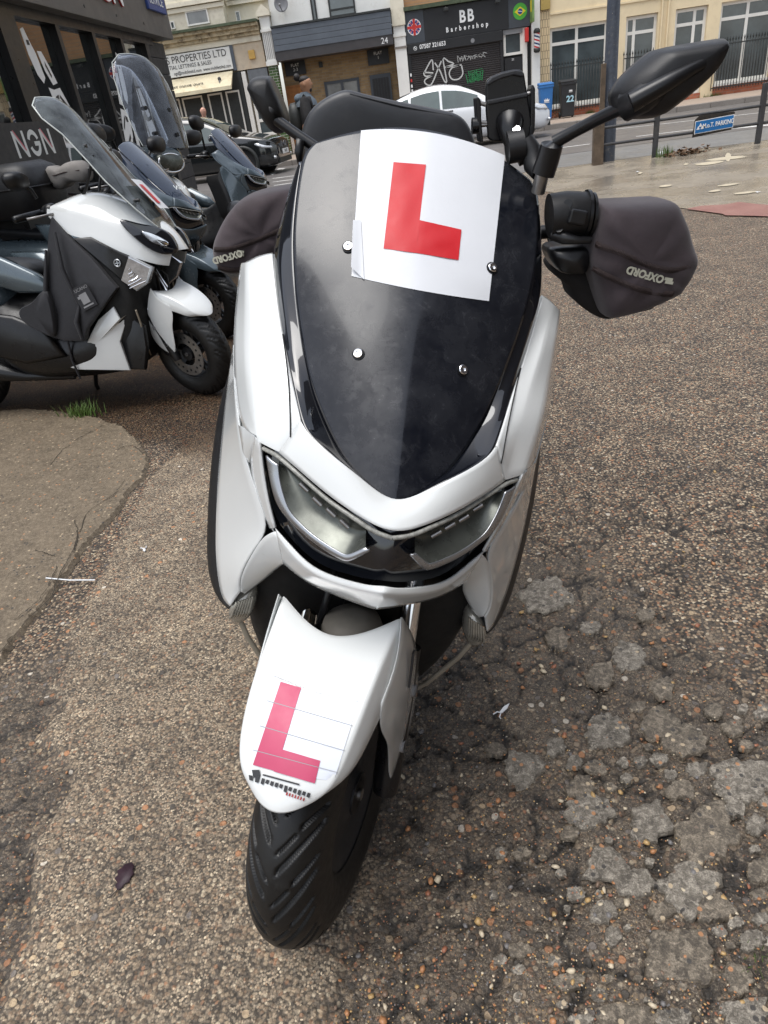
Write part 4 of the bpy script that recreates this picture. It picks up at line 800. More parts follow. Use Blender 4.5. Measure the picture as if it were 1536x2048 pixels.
# ================================================================== CARS
def make_car(name, loc, rz, paint, top, W, label, glass, hood_end, tail_start, plate=None, ride=.16):
    """top: list of (u, z) from nose to tail; u = distance behind the nose."""
    t = empty(name, loc, rz); tag(t, label, 'car'); L = top[-1][0]; us = np.array([p[0] for p in top]); zs = np.array([p[1] for p in top]); belt = lambda u: .70 + .16 * np.clip(u / 1.4, 0, 1) + .05 * np.clip((u - 1.4) / 2.5, 0, 1)
    U = np.concatenate([np.array([0, .04, .12, .25]), np.linspace(.45, L - .45, 18), np.array([L - .25, L - .1, L - .03, L])]); rows = []
    for u in U:
        e = min(u, L - u); w = W / 2 * (1 - .30 * math.exp(-e / .16) - .06 * math.exp(-e / .6)); zt = float(np.interp(u, us, zs)); zb = min(float(belt(u)), zt - .02); lo = ride + .12 * math.exp(-e / .12)
        gh = max(0, zt - zb); wt = w * (1 - min(.30, gh * .62))
        rows.append([(0, u, lo), (w * .8, u, lo), (w * .97, u, lo + .08), (w, u, lo + (zb - lo) * .45), (w * .985, u, zb - .05), (w * .955, u, zb), (wt + (w * .955 - wt) * .12, u, zb + gh * .80), (wt * .93, u, zb + gh * .96), (wt * .55, u, zt), (0, u, zt + .01)])
    nr = len(rows); full = [[(-p[0], p[1], p[2]) for p in r[::-1]][:-1] + list(r[:-1]) for r in rows]; nc = len(full[0]); V = [p for r in full for p in r]; F = grid_faces(nr, nc, True) + [tuple(range(nc - 1, -1, -1)), tuple((nr - 1) * nc + k for k in range(nc))]
    add('body', V, F, paint, t, subsurf=2)
    def side(u, f, s, out=.008):
        r = [np.array([np.interp(u, U, [rr[k][c] for rr in rows]) for c in range(3)]) for k in (5, 6, 7)]; p = r[0] + (r[1] - r[0]) * f; n = np.array([1, 0, .35]); p = p + n / np.linalg.norm(n) * out; p[0] *= s; return p
    def top_at(u, fx, out=.008):
        r = [np.array([np.interp(u, U, [rr[k][c] for rr in rows]) for c in range(3)]) for k in (9, 8, 7)]; p = r[0] + (r[1] - r[0]) * fx if fx <= 1 else r[1] + (r[2] - r[1]) * (fx - 1); return p + np.array([0, 0, out])
    g0, g1 = hood_end + .42, tail_start - .1; cuts = [g0, g0 + (g1 - g0) * .44, g0 + (g1 - g0) * .80, g1]
    for s in (1, -1):
        for a, b in zip(cuts[:-1], cuts[1:]):
            ga = np.linspace(a + .03, b - .03, 6); rowsg = [[side(u, f, s) for u in ga] for f in (.06, .5, .93)]; add('side_window', [p for r in rowsg for p in r], grid_faces(3, 6), glass, t, fixn=False)
        add('door_handle', *box_vf(s * W / 2 * .97 - .015, s * W / 2 * .97 + .02, cuts[1] - .28, cuts[1] - .1, .84, .87), M_IRON if paint is not MATS.get('car_white') else M_DISH, t)
        add('headlight', *pillow_vf([np.array([s * x, y, z]) for x, y, z in ((W * .40, .10, .60), (W * .465, .32, .64), (W * .47, .52, .74), (W * .43, .40, .755), (W * .34, .14, .70))], [(.9, (0, .03, -.02)), (1.0, (0, -.012, .012)), (.7, (0, -.025, .02))]), M_HEADL, t)
        add('fog_lamp', *box_vf(s * W * .40 - .06, s * W * .40 + .06, .035, .09, .36, .42), M_HEADL, t); add('wing_mirror', *pillow_vf([(s * (W / 2 + .02), hood_end + .42, .92), (s * (W / 2 + .19), hood_end + .44, .93), (s * (W / 2 + .19), hood_end + .46, 1.05), (s * (W / 2 + .03), hood_end + .44, 1.04)], [(.8, (0, -.06, 0)), (1, (0, 0, 0)), (.95, (0, .06, 0))]), paint, t)
        for u in (.86, L - .9):
            wh = add('wheel', *merge(lathe_vf([(.20, -.10), (.31, -.10), (.33, -.06), (.33, .06), (.31, .10), (.20, .10)], 36, 'x', (s * (W / 2 - .12), u, .33))), M_TYREC, t, auto=40)
            rim = add('rim', *merge(lathe_vf([(.001, .07), (.06, .085), (.2, .06), (.215, .10)], 30, 'x', (0, 0, 0))), M_RIMC, wh); rim.location = (s * (W / 2 - .12), u, .33); rim.scale = (s, 1, 1)
            add('wheel_arch', *lathe_vf([(.335, -.1), (.40, -.1), (.40, .012), (.335, .012)], 36, 'x', (s * (W / 2 - .01) - s * .03, u, .34), True), M_IRON, t)
    for nm, a, b in (('windscreen', hood_end + .06, hood_end + .80), ('rear_window', tail_start - .55, tail_start + .15)):
        uu = np.linspace(a, b, 6); ff = [-1.7, -1, -.5, 0, .5, 1, 1.7]; rg = [[top_at(u, abs(f)) * np.array([1 if f >= 0 else -1, 1, 1]) for f in ff] for u in uu]; add(nm, [p for r in rg for p in r], grid_faces(6, 7), glass, t, fixn=False)
    box('grille', -.34, .34, -.012, .05, .50, .60, M_IRON, t, .01); box('lower_grille', -.55, .55, -.005, .06, .24, .36, M_IRON, t, .01)
    if plate:
        box('number_plate', -.26, .26, -.03, -.012, .43, .54, M_WTXT, t); text('plate_text', plate, .1, M_DTXT, (0, -.032, .485), (1, 0, 0), ZD, t, ext=.001, sx=.9)
    return t
M_HEADL = M('car_lamp', (.62, .64, .66), .12, var=.35, vs=14, metal=.35, coat=1); M_TYREC = M('car_tyre', (.025, .025, .026), .75); M_RIMC = M('car_rim', (.22, .22, .23), .35, metal=.8)
M_CARW = M('car_white', (.75, .76, .77), .2, var=.03, coat=1.0); M_CARD = M('car_black', (.012, .014, .015), .12, var=.1, coat=1.0); M_CARG = glass_mat('car_glass', (.07, .10, .09), .03)
make_car('white_saloon_car', (3.5, 20.3, .014), rad(90), M_CARW, [(0, .52), (.06, .62), (.3, .72), (.9, .86), (1.35, .93), (1.75, 1.17), (2.2, 1.38), (2.7, 1.455), (3.1, 1.44), (3.6, 1.32), (4.2, 1.10), (4.5, 1.02), (4.66, .85), (4.70, .6)], 1.85, 'white saloon car parked across the road before the barber shop', M_CARG, 1.35, 4.0)
dc = make_car('dark_hatchback_car', (-3.35, 20.1, .014), rad(83), M_CARD, [(0, .60), (.05, .72), (.25, .82), (.7, .94), (1.15, 1.02), (1.6, 1.30), (2.05, 1.49), (2.6, 1.56), (3.3, 1.53), (3.9, 1.40), (4.25, 1.15), (4.42, .95), (4.45, .6)], 1.78, 'black hatchback car parked by the letting agent shop', M_CARG, 1.1, 3.9, 'WU70')
add('emblem', *lathe_vf([(.055, -.02), (.07, -.02), (.07, -.03), (.055, -.03)], 20, 'y', (0, .0, .66), True), M_RIMC, dc); boxes('grille_trim', [(-.2, -.17, -.02, .02, .55, .72), (.17, .2, -.02, .02, .55, .72)], M_RIMC, dc)

# ================================================================== ADDED DARK WALL (unseen, beyond the right of the frame; darkens the visor's reflection)
ww_ = box('unseen_dark_wall', 6.6, 12.0, -14, 5.0, 0, 11.5, brick_mat('dark_wall_brick', (.055, .045, .042), (.075, .06, .055), (.05, .046, .043)), None); tag(ww_, kind='structure')
# ================================================================== MOTORCYCLE SHOP AT LEFT (wall plane x = -4.35, runs away from the camera)
NX = -4.35
M_FASC = M('bronze_fascia', (.105, .098, .088), .5, var=.06, vs=1.5, dirt=.15, dirtcol=(.07, .06, .05), ds=2)
M_ALU = M('black_aluminium', (.018, .018, .019), .35, var=.2, vs=4)
M_BCLAD = M('black_boards', (.028, .029, .031), .55, var=.25, vs=4)
m = bpy.data.materials.new('shop_glass'); nt, N, L, b = nodes_of(m); b.inputs['Base Color'].default_value = (.012, .014, .014, 1); b.inputs['Roughness'].default_value = .015; b.inputs['Specular IOR Level'].default_value = 1.0; b.inputs['IOR'].default_value = 1.9
L.new(bump(nt, noise(nt, coord(nt), .9, 2, .5), .04, .02), b.inputs['Normal']); M_SGLASS = m
S = empty('motorcycle_shop', (0, 0, 0)); tag(S, 'black fronted motorcycle shop with tall reflective windows and bronze fascia', 'shop')
box('wall', NX - 6, NX - .16, 2.0, 14.75, 0, 4.6, M_BCLAD, S)
box('fascia', NX - .1, NX + .22, 2.0, 14.82, 2.68, 4.6, M_FASC, S, .006)
box('stall_riser', NX - .16, NX + .06, 2.0, 9.45, 0, 1.54, M_BCLAD, S); box('stall_riser', NX - .16, NX + .02, 9.45, 13.7, 0, .25, M_BCLAD, S)
box('lintel', NX - .16, NX + .05, 2.0, 14.1, 2.57, 2.68, M_ALU, S)
for y, w in ((6.0, .06), (7.4, .06), (9.02, .20), (10.3, .05), (11.45, .05), (12.55, .05), (13.72, .08)): box('mullion', NX - .14, NX + .05, y - w, y + w, .2, 2.57, M_ALU, S)
ys = [2.0, 6.0, 7.4, 9.02, 10.3, 11.45, 12.55, 13.72]
for y0, y1 in zip(ys[:-1], ys[1:]): box('pane', NX - .06, NX - .045, y0 + .03, y1 - .03, .25, 2.57, M_SGLASS, S)
for i in range(11): box('wall_board', NX - .16, NX + .03, 13.82, 14.74, .0 + i * .24, .232 + i * .24, M_BCLAD, S, .006)
for y in (9.7, 10.95, 12.1, 13.3): tube('fixing', [(NX + .21, y, 2.80), (NX + .226, y, 2.80)], .018, M_IRON, S, 8); 
XN, YN = (0, 1, 0), (0, 0, 1)      # reading left to right along +y when seen from +x ... text faces +x
def stext(body, y, z, size, mat, out, **kw): return text('lettering', body, size, mat, (NX + out, y, z), (0, 1, 0), (0, 0, 1), S, **kw)
M_NG = M('pale_lettering', (.68, .70, .68), .4, var=.05); M_PINKL = M('pink_edge', (.65, .18, .22), .4, var=.05)
# NGN lettering built from strokes, with the pink slash on each N
def stroke(y, z, pts, mat, out):
    add('lettering', [(NX + out, y + a, z + b_) for a, b_ in pts], [tuple(range(len(pts)))], mat, S, smooth=False)
for y0 in (8.22, 8.86):
    stroke(y0, 1.20, [(0, 0), (.05, 0), (.05, .26), (0, .26)], M_NG, .064); stroke(y0, 1.20, [(.21, 0), (.26, 0), (.26, .26), (.21, .26)], M_NG, .064); stroke(y0, 1.20, [(.05, .26), (.05, .19), (.21, 0), (.21, .07)], M_NG, .0645); stroke(y0, 1.20, [(.03, .27), (.05, .27), (.215, .075), (.20, .06)], M_PINKL, .068)
for a0, a1 in ((20, 160), (200, 358)):
    A = [rad(a0 + (a1 - a0) * k / 14) for k in range(15)]; P = [(8.665 + .135 * math.cos(a), 1.33 + .135 * math.sin(a)) for a in A] + [(8.665 + .085 * math.cos(a), 1.33 + .085 * math.sin(a)) for a in reversed(A)]
    for i in range(14): add('lettering', [(NX + .065, *P[i]), (NX + .065, *P[i + 1]), (NX + .065, *P[28 - i]), (NX + .065, *P[29 - i])], [(0, 1, 2, 3)], M_NG, S, smooth=False)
box('lettering', NX + .062, NX + .067, 8.67, 8.80, 1.30, 1.345, M_NG, S)
# fascia lettering seen only by its lower ends, and the blue projecting panel
stext('NGN', 11.8, 3.12, .62, M_RED, .235, ext=.012); stext('NGN', 11.79, 3.125, .62, M_WTXT, .25, ext=.004)
box('blue_panel', NX + .22, NX + .27, 13.65, 14.6, 3.02, 3.7, M_BLUE, S, .01); text('lettering', 'SERVICE', .2, M_WTXT, (NX + .275, 14.1, 3.17), (0, 1, 0), (0, 0, 1), S)
# white vinyl drawings of motorbikes on the glass
def decal(polys, y0, z0, sy, sz, mat, out):
    for P in polys: add('window_graphic', [(NX - .045 + out, y0 + a * sy, z0 + b_ * sz) for a, b_ in P], [tuple(range(len(P)))], mat, S, smooth=False)
BK = [[(.05, .98), (.16, 1.0), (.22, .9), (.3, .8), (.34, .66), (.36, .6), (.26, .55), (.14, .62), (.06, .78)], [(.36, .82), (.5, .82), (.62, .7), (.72, .56), (.55, .54), (.42, .66)], [(.36, .52), (.52, .5), (.75, .52), (.9, .36), (1.0, .2), (1.0, .0), (.8, .0), (.6, .14), (.44, .3)], [(.18, .38), (.32, .42), (.36, .2), (.34, .02), (.2, .02)]]
BD = [[(.12, .9), (.2, .9), (.2, .86), (.12, .86)], [(.5, .44), (.62, .46), (.6, .4), (.5, .4)], [(.5, .74), (.6, .62), (.57, .6), (.48, .7)], [(.6, .3), (.9, .2), (.9, .16), (.6, .26)], [(.5, .26), (.8, .08), (.78, .05), (.5, .2)], [(.66, .46), (.85, .36), (.84, .33), (.64, .43)]]
decal(BK, 9.42, 1.25, .82, 1.25, M_WTXT, .002); decal(BD, 9.42, 1.25, .82, 1.25, M_BLACKP, .004); decal([[(1 - a, b_) for a, b_ in P] for P in BK], 11.75, .85, .75, 1.55, M_WTXT, .002); decal([[(1 - a, b_) for a, b_ in P] for P in BD], 11.75, .85, .75, 1.55, M_BLACKP, .004); decal(BK, 12.66, .7, .8, 1.5, M_WTXT, .002)

# ================================================================== PEOPLE
def skinned(name, verts, edges, mat, parent, root=0, sub=2):
    me = bpy.data.meshes.new(name); bm = bmesh.new(); lay = bm.verts.layers.skin.verify(); vs = []
    for i, v in enumerate(verts):
        q = bm.verts.new(v[:3]); r = v[3]; q[lay].radius = (r, r) if not hasattr(r, '__len__') else r; q[lay].use_root = (i == root); vs.append(q)
    for a, b_ in edges: bm.edges.new((vs[a], vs[b_]))
    bm.to_mesh(me); bm.free(); o = link_mesh(name, me, mat, parent); md = o.modifiers.new('skin', 'SKIN'); md.use_smooth_shade = True; sb = o.modifiers.new('sub', 'SUBSURF'); sb.levels = sub; sb.render_levels = sub; return o
M_SKIN = M('skin', (.36, .19, .11), .5, var=.1, vs=30); M_SKIN2 = M('pale_skin', (.55, .30, .22), .5, var=.1, vs=30); M_HAIR = M('black_hair', (.015, .012, .011), .6, var=.3, vs=60, fine=.8, fs=160, fd=.004)
M_JACK = M('black_jacket', (.022, .021, .022), .8, var=.3, vs=14, fine=.4, fs=60, fd=.004); M_HOOD = M('blue_grey_hood', (.11, .135, .16), .9, var=.2, vs=14); M_JEAN = M('dark_jeans', (.03, .035, .05), .85, var=.2, vs=20)
def person(loc, rz, skin, jacket, trous, label, hood=None, bun=True, h=1.0):
    """faces local +x."""
    t = empty('person', loc, rz); t.scale = (h, h, h); tag(t, label, 'person')
    V = [(0, 0, .95, (.13, .10)), (0, 0, 1.15, (.125, .095)), (0.01, 0, 1.36, (.155, .10)), (.02, 0, 1.46, .065), (.04, 0, 1.53, .062), (.058, 0, 1.60, (.088, .098)), (.048, 0, 1.675, (.098, .118)), (.03, 0, 1.735, (.078, .092))]
    E = [(0, 1), (1, 2), (2, 3), (3, 4), (4, 5), (5, 6), (6, 7)]
    for s in (-1, 1):
        n = len(V); f = .18 * s; V += [(0, s * .17, 1.40, .062), (-.05 * s - .03, s * .23, 1.14, .048), (.07 - .05 * s, s * .22, .92, .036), (.10 - .05 * s, s * .21, .85, (.03, .02)), (.12 - .05 * s, s * .205, .79, (.022, .014))]; E += [(2, n), (n, n + 1), (n + 1, n + 2), (n + 2, n + 3), (n + 3, n + 4)]
        n = len(V); V += [(f * .2, s * .095, .86, .085), (f * .9 + .03, s * .10, .50, .06), (f * 1.3 - .05, s * .10, .10, .042), (f * 1.3 + .10, s * .10, .045, (.035, .03))]; E += [(0, n), (n, n + 1), (n + 1, n + 2), (n + 2, n + 3)]
    skinned('body', V, E, skin, t)
    J = [(x, y, z, tuple(np.array(r if hasattr(r, '__len__') else (r, r)) + .045)) for x, y, z, r in V]
    ji = [0, 1, 2, 3] + [8, 9, 10] + [17, 18, 19]; mp = {k: i for i, k in enumerate(ji)}; JE = [(mp[a], mp[b_]) for a, b_ in E if a in mp and b_ in mp]
    skinned('jacket', [J[i] for i in ji], JE, jacket, t)
    ti = [0, 13, 14, 15, 22, 23, 24]; mp = {k: i for i, k in enumerate(ti)}; skinned('trousers', [J[i] for i in ti], [(mp[a], mp[b_]) for a, b_ in E if a in mp and b_ in mp], trous, t)
    for k in (16, 25): x, y, z, r = V[k]; add('shoe', *pillow_vf([(x - .16 + .11 + .13 * math.cos(a), y + .05 * math.sin(a), 0) for a in np.arange(16) * 2 * math.pi / 16], [(1, (0, 0, .0)), (1, (0, 0, .03)), (.85, (0, 0, .07)), (.5, (-.03, 0, .10))]), jacket, t)
    hd = np.array([.045, 0, 1.655])
    def ell(c, r, n=10, zmin=-1):
        Vv = []; 
        for i in range(n + 1):
            ph = -math.pi / 2 + math.pi * i / n
            for k in range(16): a = 2 * math.pi * k / 16; Vv.append((c[0] + r[0] * math.cos(ph) * math.cos(a), c[1] + r[1] * math.cos(ph) * math.sin(a), c[2] + r[2] * max(zmin, math.sin(ph))))
        return Vv, grid_faces(n + 1, 16, True)
    add('face', *ell((.045, 0, 1.640), (.094, .076, .118)), skin, t)
    if bun:
        add('hair', *merge(ell((.030, 0, 1.715), (.098, .080, .062)), ell((-.085, 0, 1.765), (.056, .054, .058))), M_HAIR, t); add('beard', *ell((.108, 0, 1.565), (.034, .05, .032)), M_HAIR, t)
    add('nose', *ell((.142, 0, 1.645), (.022, .016, .026)), skin, t)
    for s in (-1, 1): add('ear', *ell((.03, s * .082, 1.65), (.022, .010, .033)), skin, t); add('eye', *ell((.112, s * .034, 1.675), (.012, .014, .009)), M_HAIR, t); add('eyebrow', *ell((.12, s * .034, 1.698), (.012, .022, .006)), M_HAIR, t)
    add('mouth', *ell((.128, 0, 1.60), (.01, .025, .007)), M('lips', (.28, .10, .08), .5), t)
    if hood:
        add('hood', *merge(lathe_vf([(.078, 1.545), (.098, 1.50), (.135, 1.455), (.175, 1.41), (.19, 1.34)], 20, 'z', (0.01, 0, 0)), ell((-.10, 0, 1.46), (.085, .13, .075))), hood, t); add('backpack', *pillow_vf([(-.15, .15 * math.cos(a), 1.18 + .24 * math.sin(a)) for a in np.arange(20) * 2 * math.pi / 20], [(.7, (.05, 0, 0)), (1, (-.02, 0, 0)), (.95, (-.12, 0, 0)), (.6, (-.16, 0, 0))]), M_IRON, t)
        for s in (-1, 1): tube('strap', [(-.12, s * .10, 1.36), (0, s * .115, 1.505), (.10, s * .115, 1.40), (.13, s * .10, 1.20), (-.05, s * .16, 1.05)], .018, M_IRON, t, 6)
    return t
pp = at_y(609, 190, 13.4); person((pp[0], 13.4, .01), 0, M_SKIN, M_JACK, M_JEAN, 'person in black jacket and grey hood with hair tied in a bun', M_HOOD)
pp = at_y(404, 222, 22.9); person((pp[0], 22.9, .15), rad(-35), M_SKIN2, M_JACK, M_JEAN, 'person with a bald head standing by the letting agent window', None, False, .93)
# ================================================================== SCOOTER PARTS
def thin_clear(name, tint, milky=.06, rough=.03, milkcol=(.6, .63, .62)):
    m = bpy.data.materials.new(name); m.use_nodes = True; nt = m.node_tree; N, L = nt.nodes, nt.links; N.clear(); o = N.new('ShaderNodeOutputMaterial')
    tr = N.new('ShaderNodeBsdfTransparent'); tr.inputs[0].default_value = (*tint, 1); gl = N.new('ShaderNodeBsdfGlossy'); gl.inputs['Roughness'].default_value = rough; df = N.new('ShaderNodeBsdfDiffuse'); df.inputs[0].default_value = (*milkcol, 1)
    fr = N.new('ShaderNodeFresnel'); fr.inputs[0].default_value = 1.5; a = N.new('ShaderNodeMixShader'); b = N.new('ShaderNodeMixShader'); L.new(mapr(nt, noise(nt, coord(nt), 9, 6, .7), .35, .75, milky * .3, milky * 2), a.inputs[0])
    L.new(tr.outputs[0], a.inputs[1]); L.new(df.outputs[0], a.inputs[2]); L.new(fr.outputs[0], b.inputs[0]); L.new(a.outputs[0], b.inputs[1]); L.new(gl.outputs[0], b.inputs[2]); L.new(b.outputs[0], o.inputs[0]); MATS[name] = m; return m
M_CLEARS = thin_clear('clear_screen', (.93, .96, .97), .13, milkcol=(.55, .62, .64)); M_LENSC = thin_clear('lamp_cover', (.86, .88, .87), .03)
M_PAINTW = M('scooter_white', (.63, .645, .635), .16, var=.035, vs=3, coat=1.0, dirt=.28, dirtcol=(.40, .36, .28), ds=70, dt=.62, rv=.05)
M_PAINTG = M('scooter_grey', (.075, .100, .116), .26, var=.1, vs=3, metal=.3, coat=.8, rv=.05)
M_PAINTN = M('scooter_navy', (.018, .028, .05), .2, var=.1, vs=3, coat=1.0, rv=.05)
M_GLOSSB = M('gloss_black', (.006, .007, .010), .05, var=.2, vs=5, coat=1.0, rv=.02)
M_MATTB = M('textured_black_plastic', (.009, .009, .0098), .46, var=.2, vs=12, fine=.35, fs=900, fd=.0006)
M_SATB = M('satin_black_plastic', (.006, .006, .0068), .33, var=.25, vs=9)
M_GREYP = M('box_grey_plastic', (.024, .025, .028), .42, var=.12, vs=6, fine=.25, fs=700, fd=.0005, dirt=.12, dirtcol=(.10, .095, .085), ds=20)
M_UNDER = M('underside_black', (.005, .0048, .0045), .7, var=.3, vs=14, dirt=.35, dirtcol=(.022, .019, .015), ds=18)
M_CHROME = M('chrome', (.78, .78, .79), .10, var=.05, metal=1.0, rv=.05); M_STEEL = M('worn_steel', (.32, .31, .30), .35, var=.3, vs=30, metal=.9); M_SILVER = M('satin_silver', (.36, .37, .385), .30, var=.06, metal=.85)
M_RUB = M('tyre_rubber', (.0065, .0063, .006), .46, var=.3, vs=22, dirt=.3, dirtcol=(.03, .027, .023), ds=60, dt=.55, fine=.3, fs=500)
M_RIMB = M('black_rim', (.014, .014, .015), .35, var=.2); M_SEAT = M('seat_vinyl', (.013, .014, .016), .5, var=.2, vs=10, fine=.3, fs=500)
M_REFL = M('lamp_reflector', (.105, .112, .098), .30, var=.55, vs=11, metal=.5); M_LEDS = M('led_strip', (.26, .26, .235), .25, var=.5, vs=150); M_INDL = M('indicator_lens', (.36, .34, .29), .16, var=.35, vs=45, coat=1, metal=.45)
M_MITT = M('neoprene_mitt', (.044, .032, .036), .85, var=.25, vs=16, sheen=.18, fine=.45, fs=700, fd=.0006, dirt=.2, dirtcol=(.055, .047, .044), ds=22); M_STITCH = M('stitching', (.035, .022, .02), .8, var=.5, vs=300); M_MITTB = M('mitt_lining', (.016, .014, .014), .9, var=.2)
M_FABRIC = M('black_nylon', (.011, .011, .014), .6, var=.15, vs=20, fine=.35, fs=900, fd=.0008, sheen=.1)
# dusty smoked visor: glossy plastic under a patchy film of dust
m = bpy.data.materials.new('smoked_visor'); nt, N, L, b = nodes_of(m); MATS['smoked_visor'] = M_VISOR = m; co = coord(nt)
df = mapr(nt, noise(nt, co, 9, 8, .72), .36, .72, .0, .36); df2 = mapr(nt, noise(nt, co, 34, 6, .75, .6), .52, .72, 0, .22); dsum = mth(nt, 'ADD', df, df2, True)
L.new(mixc(nt, dsum, (.0040, .0050, .0085), (.058, .060, .066)), b.inputs['Base Color']); L.new(mapr(nt, dsum, 0, .5, .07, .42), b.inputs['Roughness']); b.inputs['Specular IOR Level'].default_value = .42
b.inputs['Coat Weight'].default_value = .12; b.inputs['Coat Roughness'].default_value = .05; M_SCR = M('sticker_white', (.62, .635, .66), .42, var=.03, vs=12, fine=.25, fs=160, fd=.0006); M_STRED = M('sticker_red', (.50, .014, .020), .42, var=.06, vs=12, fine=.2, fs=160, fd=.0005); M_STPINK = M('sticker_faded_pink', (.44, .055, .12), .42, var=.08, vs=14, fine=.2, fs=160, fd=.0005); M_SCR2 = M('sticker_white_faded', (.62, .65, .71), .4, var=.03, vs=10)

def rodr(k, a):
    K = np.array([[0, -k[2], k[1]], [k[2], 0, -k[0]], [-k[1], k[0], 0]]); return np.eye(3) + math.sin(a) * K + (1 - math.cos(a)) * K @ K
AX = np.array([0, math.sin(rad(26)), math.cos(rad(26))]); S0 = np.array([0, -.14, 0])
def steer_fn(delta, cam=0.0):
    """unsteered part of the front end -> steered; positive turns the wheel's front to -x."""
    Q = rodr(AX, -rad(delta)); sh = math.tan(rad(cam))
    def f(p):
        p = np.asarray(p, float); p = np.array([p[0] + (p[2] - .55) * sh, p[1], p[2]]); return Q @ (p - S0) + S0
    return f
WC = np.array([0, -.04, .242]); WR = .243
def tyre_vf(nU, nV, tread, R=WR, w=.057, c=WC, hgt=.062, depth=.0065):
    rc = R - hgt; U = np.arange(nU) * 2 * math.pi / nU; A = np.radians(np.linspace(-128, 128, nV)); UU, AA = np.meshgrid(U, A, indexing='ij')
    x = w * np.sin(AA); r = rc + hgt * np.cos(AA); v = np.clip(np.abs(AA) / rad(66), 0, 2); u = UU * R; sgn = np.sign(AA)
    if tread:
        g = np.zeros_like(u)
        for per, sl, lo, hi, wd, ph in ((.084, .095, .08, .97, .0062, 0), (.084, .080, .42, .95, .0044, .5), (.084, .095, .04, .40, .0034, .36)):
            q = (u + sl * v + ph * per + (sgn > 0) * per * .5) / per; d = np.abs(q - np.round(q)) * per; g = np.maximum(g, np.clip((wd - d) / .0016 + .5, 0, 1) * np.clip((v - lo) / .05, 0, 1) * np.clip((hi - v) / .05, 0, 1))
        r = r - g * depth * np.cos(AA); x = x - g * depth * np.sin(AA); r = r - .0012 * (np.abs(v - 1.02) < .02)
    V = np.stack([x + c[0], c[1] - r * np.sin(UU), c[2] + r * np.cos(UU)], -1).reshape(-1, 3); F = []
    for i in range(nU):
        i2 = (i + 1) % nU
        for j in range(nV - 1): F.append((i * nV + j, i * nV + j + 1, i2 * nV + j + 1, i2 * nV + j))
    return V, F
def fast_mesh(name, V, F, mat, parent, fn=None, smooth=True):
    V = np.asarray(V, float)
    if fn: V = np.array([fn(p) for p in V])
    me = bpy.data.meshes.new(name); me.from_pydata(V.tolist(), [], F); me.update()
    if smooth: me.polygons.foreach_set('use_smooth', np.ones(len(me.polygons), bool))
    return link_mesh(name, me, mat, parent)
def wheel(root, name, c, fn, hi=False, side=1, R=WR, w=.057, disc=True, hgt=.066, cover=False):
    ty = fast_mesh(name, *tyre_vf(1400 if hi else 300, 110 if hi else 40, True, R, w, c, hgt), M_RUB, root, fn)
    rv = [lathe_vf([(.130, -.044), (.152, -.050), (.154, -.044), (.135, -.030), (.128, 0), (.135, .030), (.154, .044), (.152, .050), (.130, .044)], 48, 'x', c, True), lathe_vf([(.001, -.05), (.035, -.05), (.04, 0), (.035, .05), (.001, .05)], 20, 'x', c)]
    for k in range(5):
        for s in (-.16, .16):
            a = k * 2 * math.pi / 5; d0 = np.array([0, math.sin(a), math.cos(a)]); d1 = np.array([0, math.sin(a + s), math.cos(a + s)]); rv.append(tube_vf([c + d0 * .03, c + d1 * .135], [.014, .010], 6))
    V, F = merge(*rv); add('rim', [fn(p) for p in V], F, M_RIMB, ty, auto=40)
    if cover:
        for s in (-1, 1): V, F = lathe_vf([(.150, s * .052), (.12, s * .046), (.08, s * .036), (.045, s * .040), (.03, s * .05), (.001, s * .05)], 48, 'x', c); add('wheel_centre', [fn(p) for p in V], F, M('wheel_grey_black', (.022, .023, .026), .45, var=.15), ty)
    if disc:
        V, F = lathe_vf([(.06, 0), (.115, 0), (.115, .004), (.06, .004)], 48, 'x', c + np.array([side * .052, 0, 0]), True); add('brake_disc', [fn(p) for p in V], F, M_STEEL, ty, auto=30); hv = []
        for k in range(20):
            a = k * 2 * math.pi / 20; hv.append(lathe_vf([(.001, 0), (.0065, 0), (.0065, .006), (.001, .006)], 8, 'x', c + np.array([side * .0515 if side > 0 else side * .052 - .0005, math.sin(a) * (.085 + .012 * (k % 2)), math.cos(a) * (.085 + .012 * (k % 2))])))
        V, F = merge(*hv); add('disc_holes', [fn(p) for p in V], F, M_UNDER, ty); V, F = pillow_vf([c + np.array([side * .06, .10 + .035 * math.cos(t), .045 + .05 * math.sin(t)]) for t in np.arange(12) * 2 * math.pi / 12], [(.8, (side * -.02, 0, 0)), (1, (0, 0, 0)), (.8, (side * .03, 0, 0))]); add('brake_caliper', [fn(p) for p in V], F, M_RIMB, ty)
    return ty
# front mudguard as a table of stations (angle forward of the wheel top) x columns (half-width, radius)
FTH = [(-2, -5, -9, -8, -6), (7, 6, 4, 3, 3), (16, 16, 14, 13, 12), (26, 26, 24, 22, 20), (35, 34.5, 32.5, 30, 28), (42.5, 41.5, 38, 35, 33.5), (46.5, 45, 41, 38, 36.5)]
FX = [(0, .050, .096, .106, .106), (0, .047, .088, .101, .102), (0, .046, .085, .096, .097), (0, .043, .080, .091, .092), (0, .038, .073, .085, .086), (0, .033, .062, .074, .075), (0, .024, .047, .058, .060)]
FRH = [(.318, .328, .352, .318, .270), (.312, .313, .322, .290, .258), (.306, .305, .306, .276, .250), (.299, .297, .292, .268, .247), (.292, .289, .281, .264, .248), (.285, .283, .275, .262, .251), (.278, .276, .271, .263, .257)]
def fpt(i, j, s=1): a = rad(FTH[i][j]); r = FRH[i][j]; return np.array([s * FX[i][j], WC[1] - r * math.sin(a), WC[2] + r * math.cos(a)])
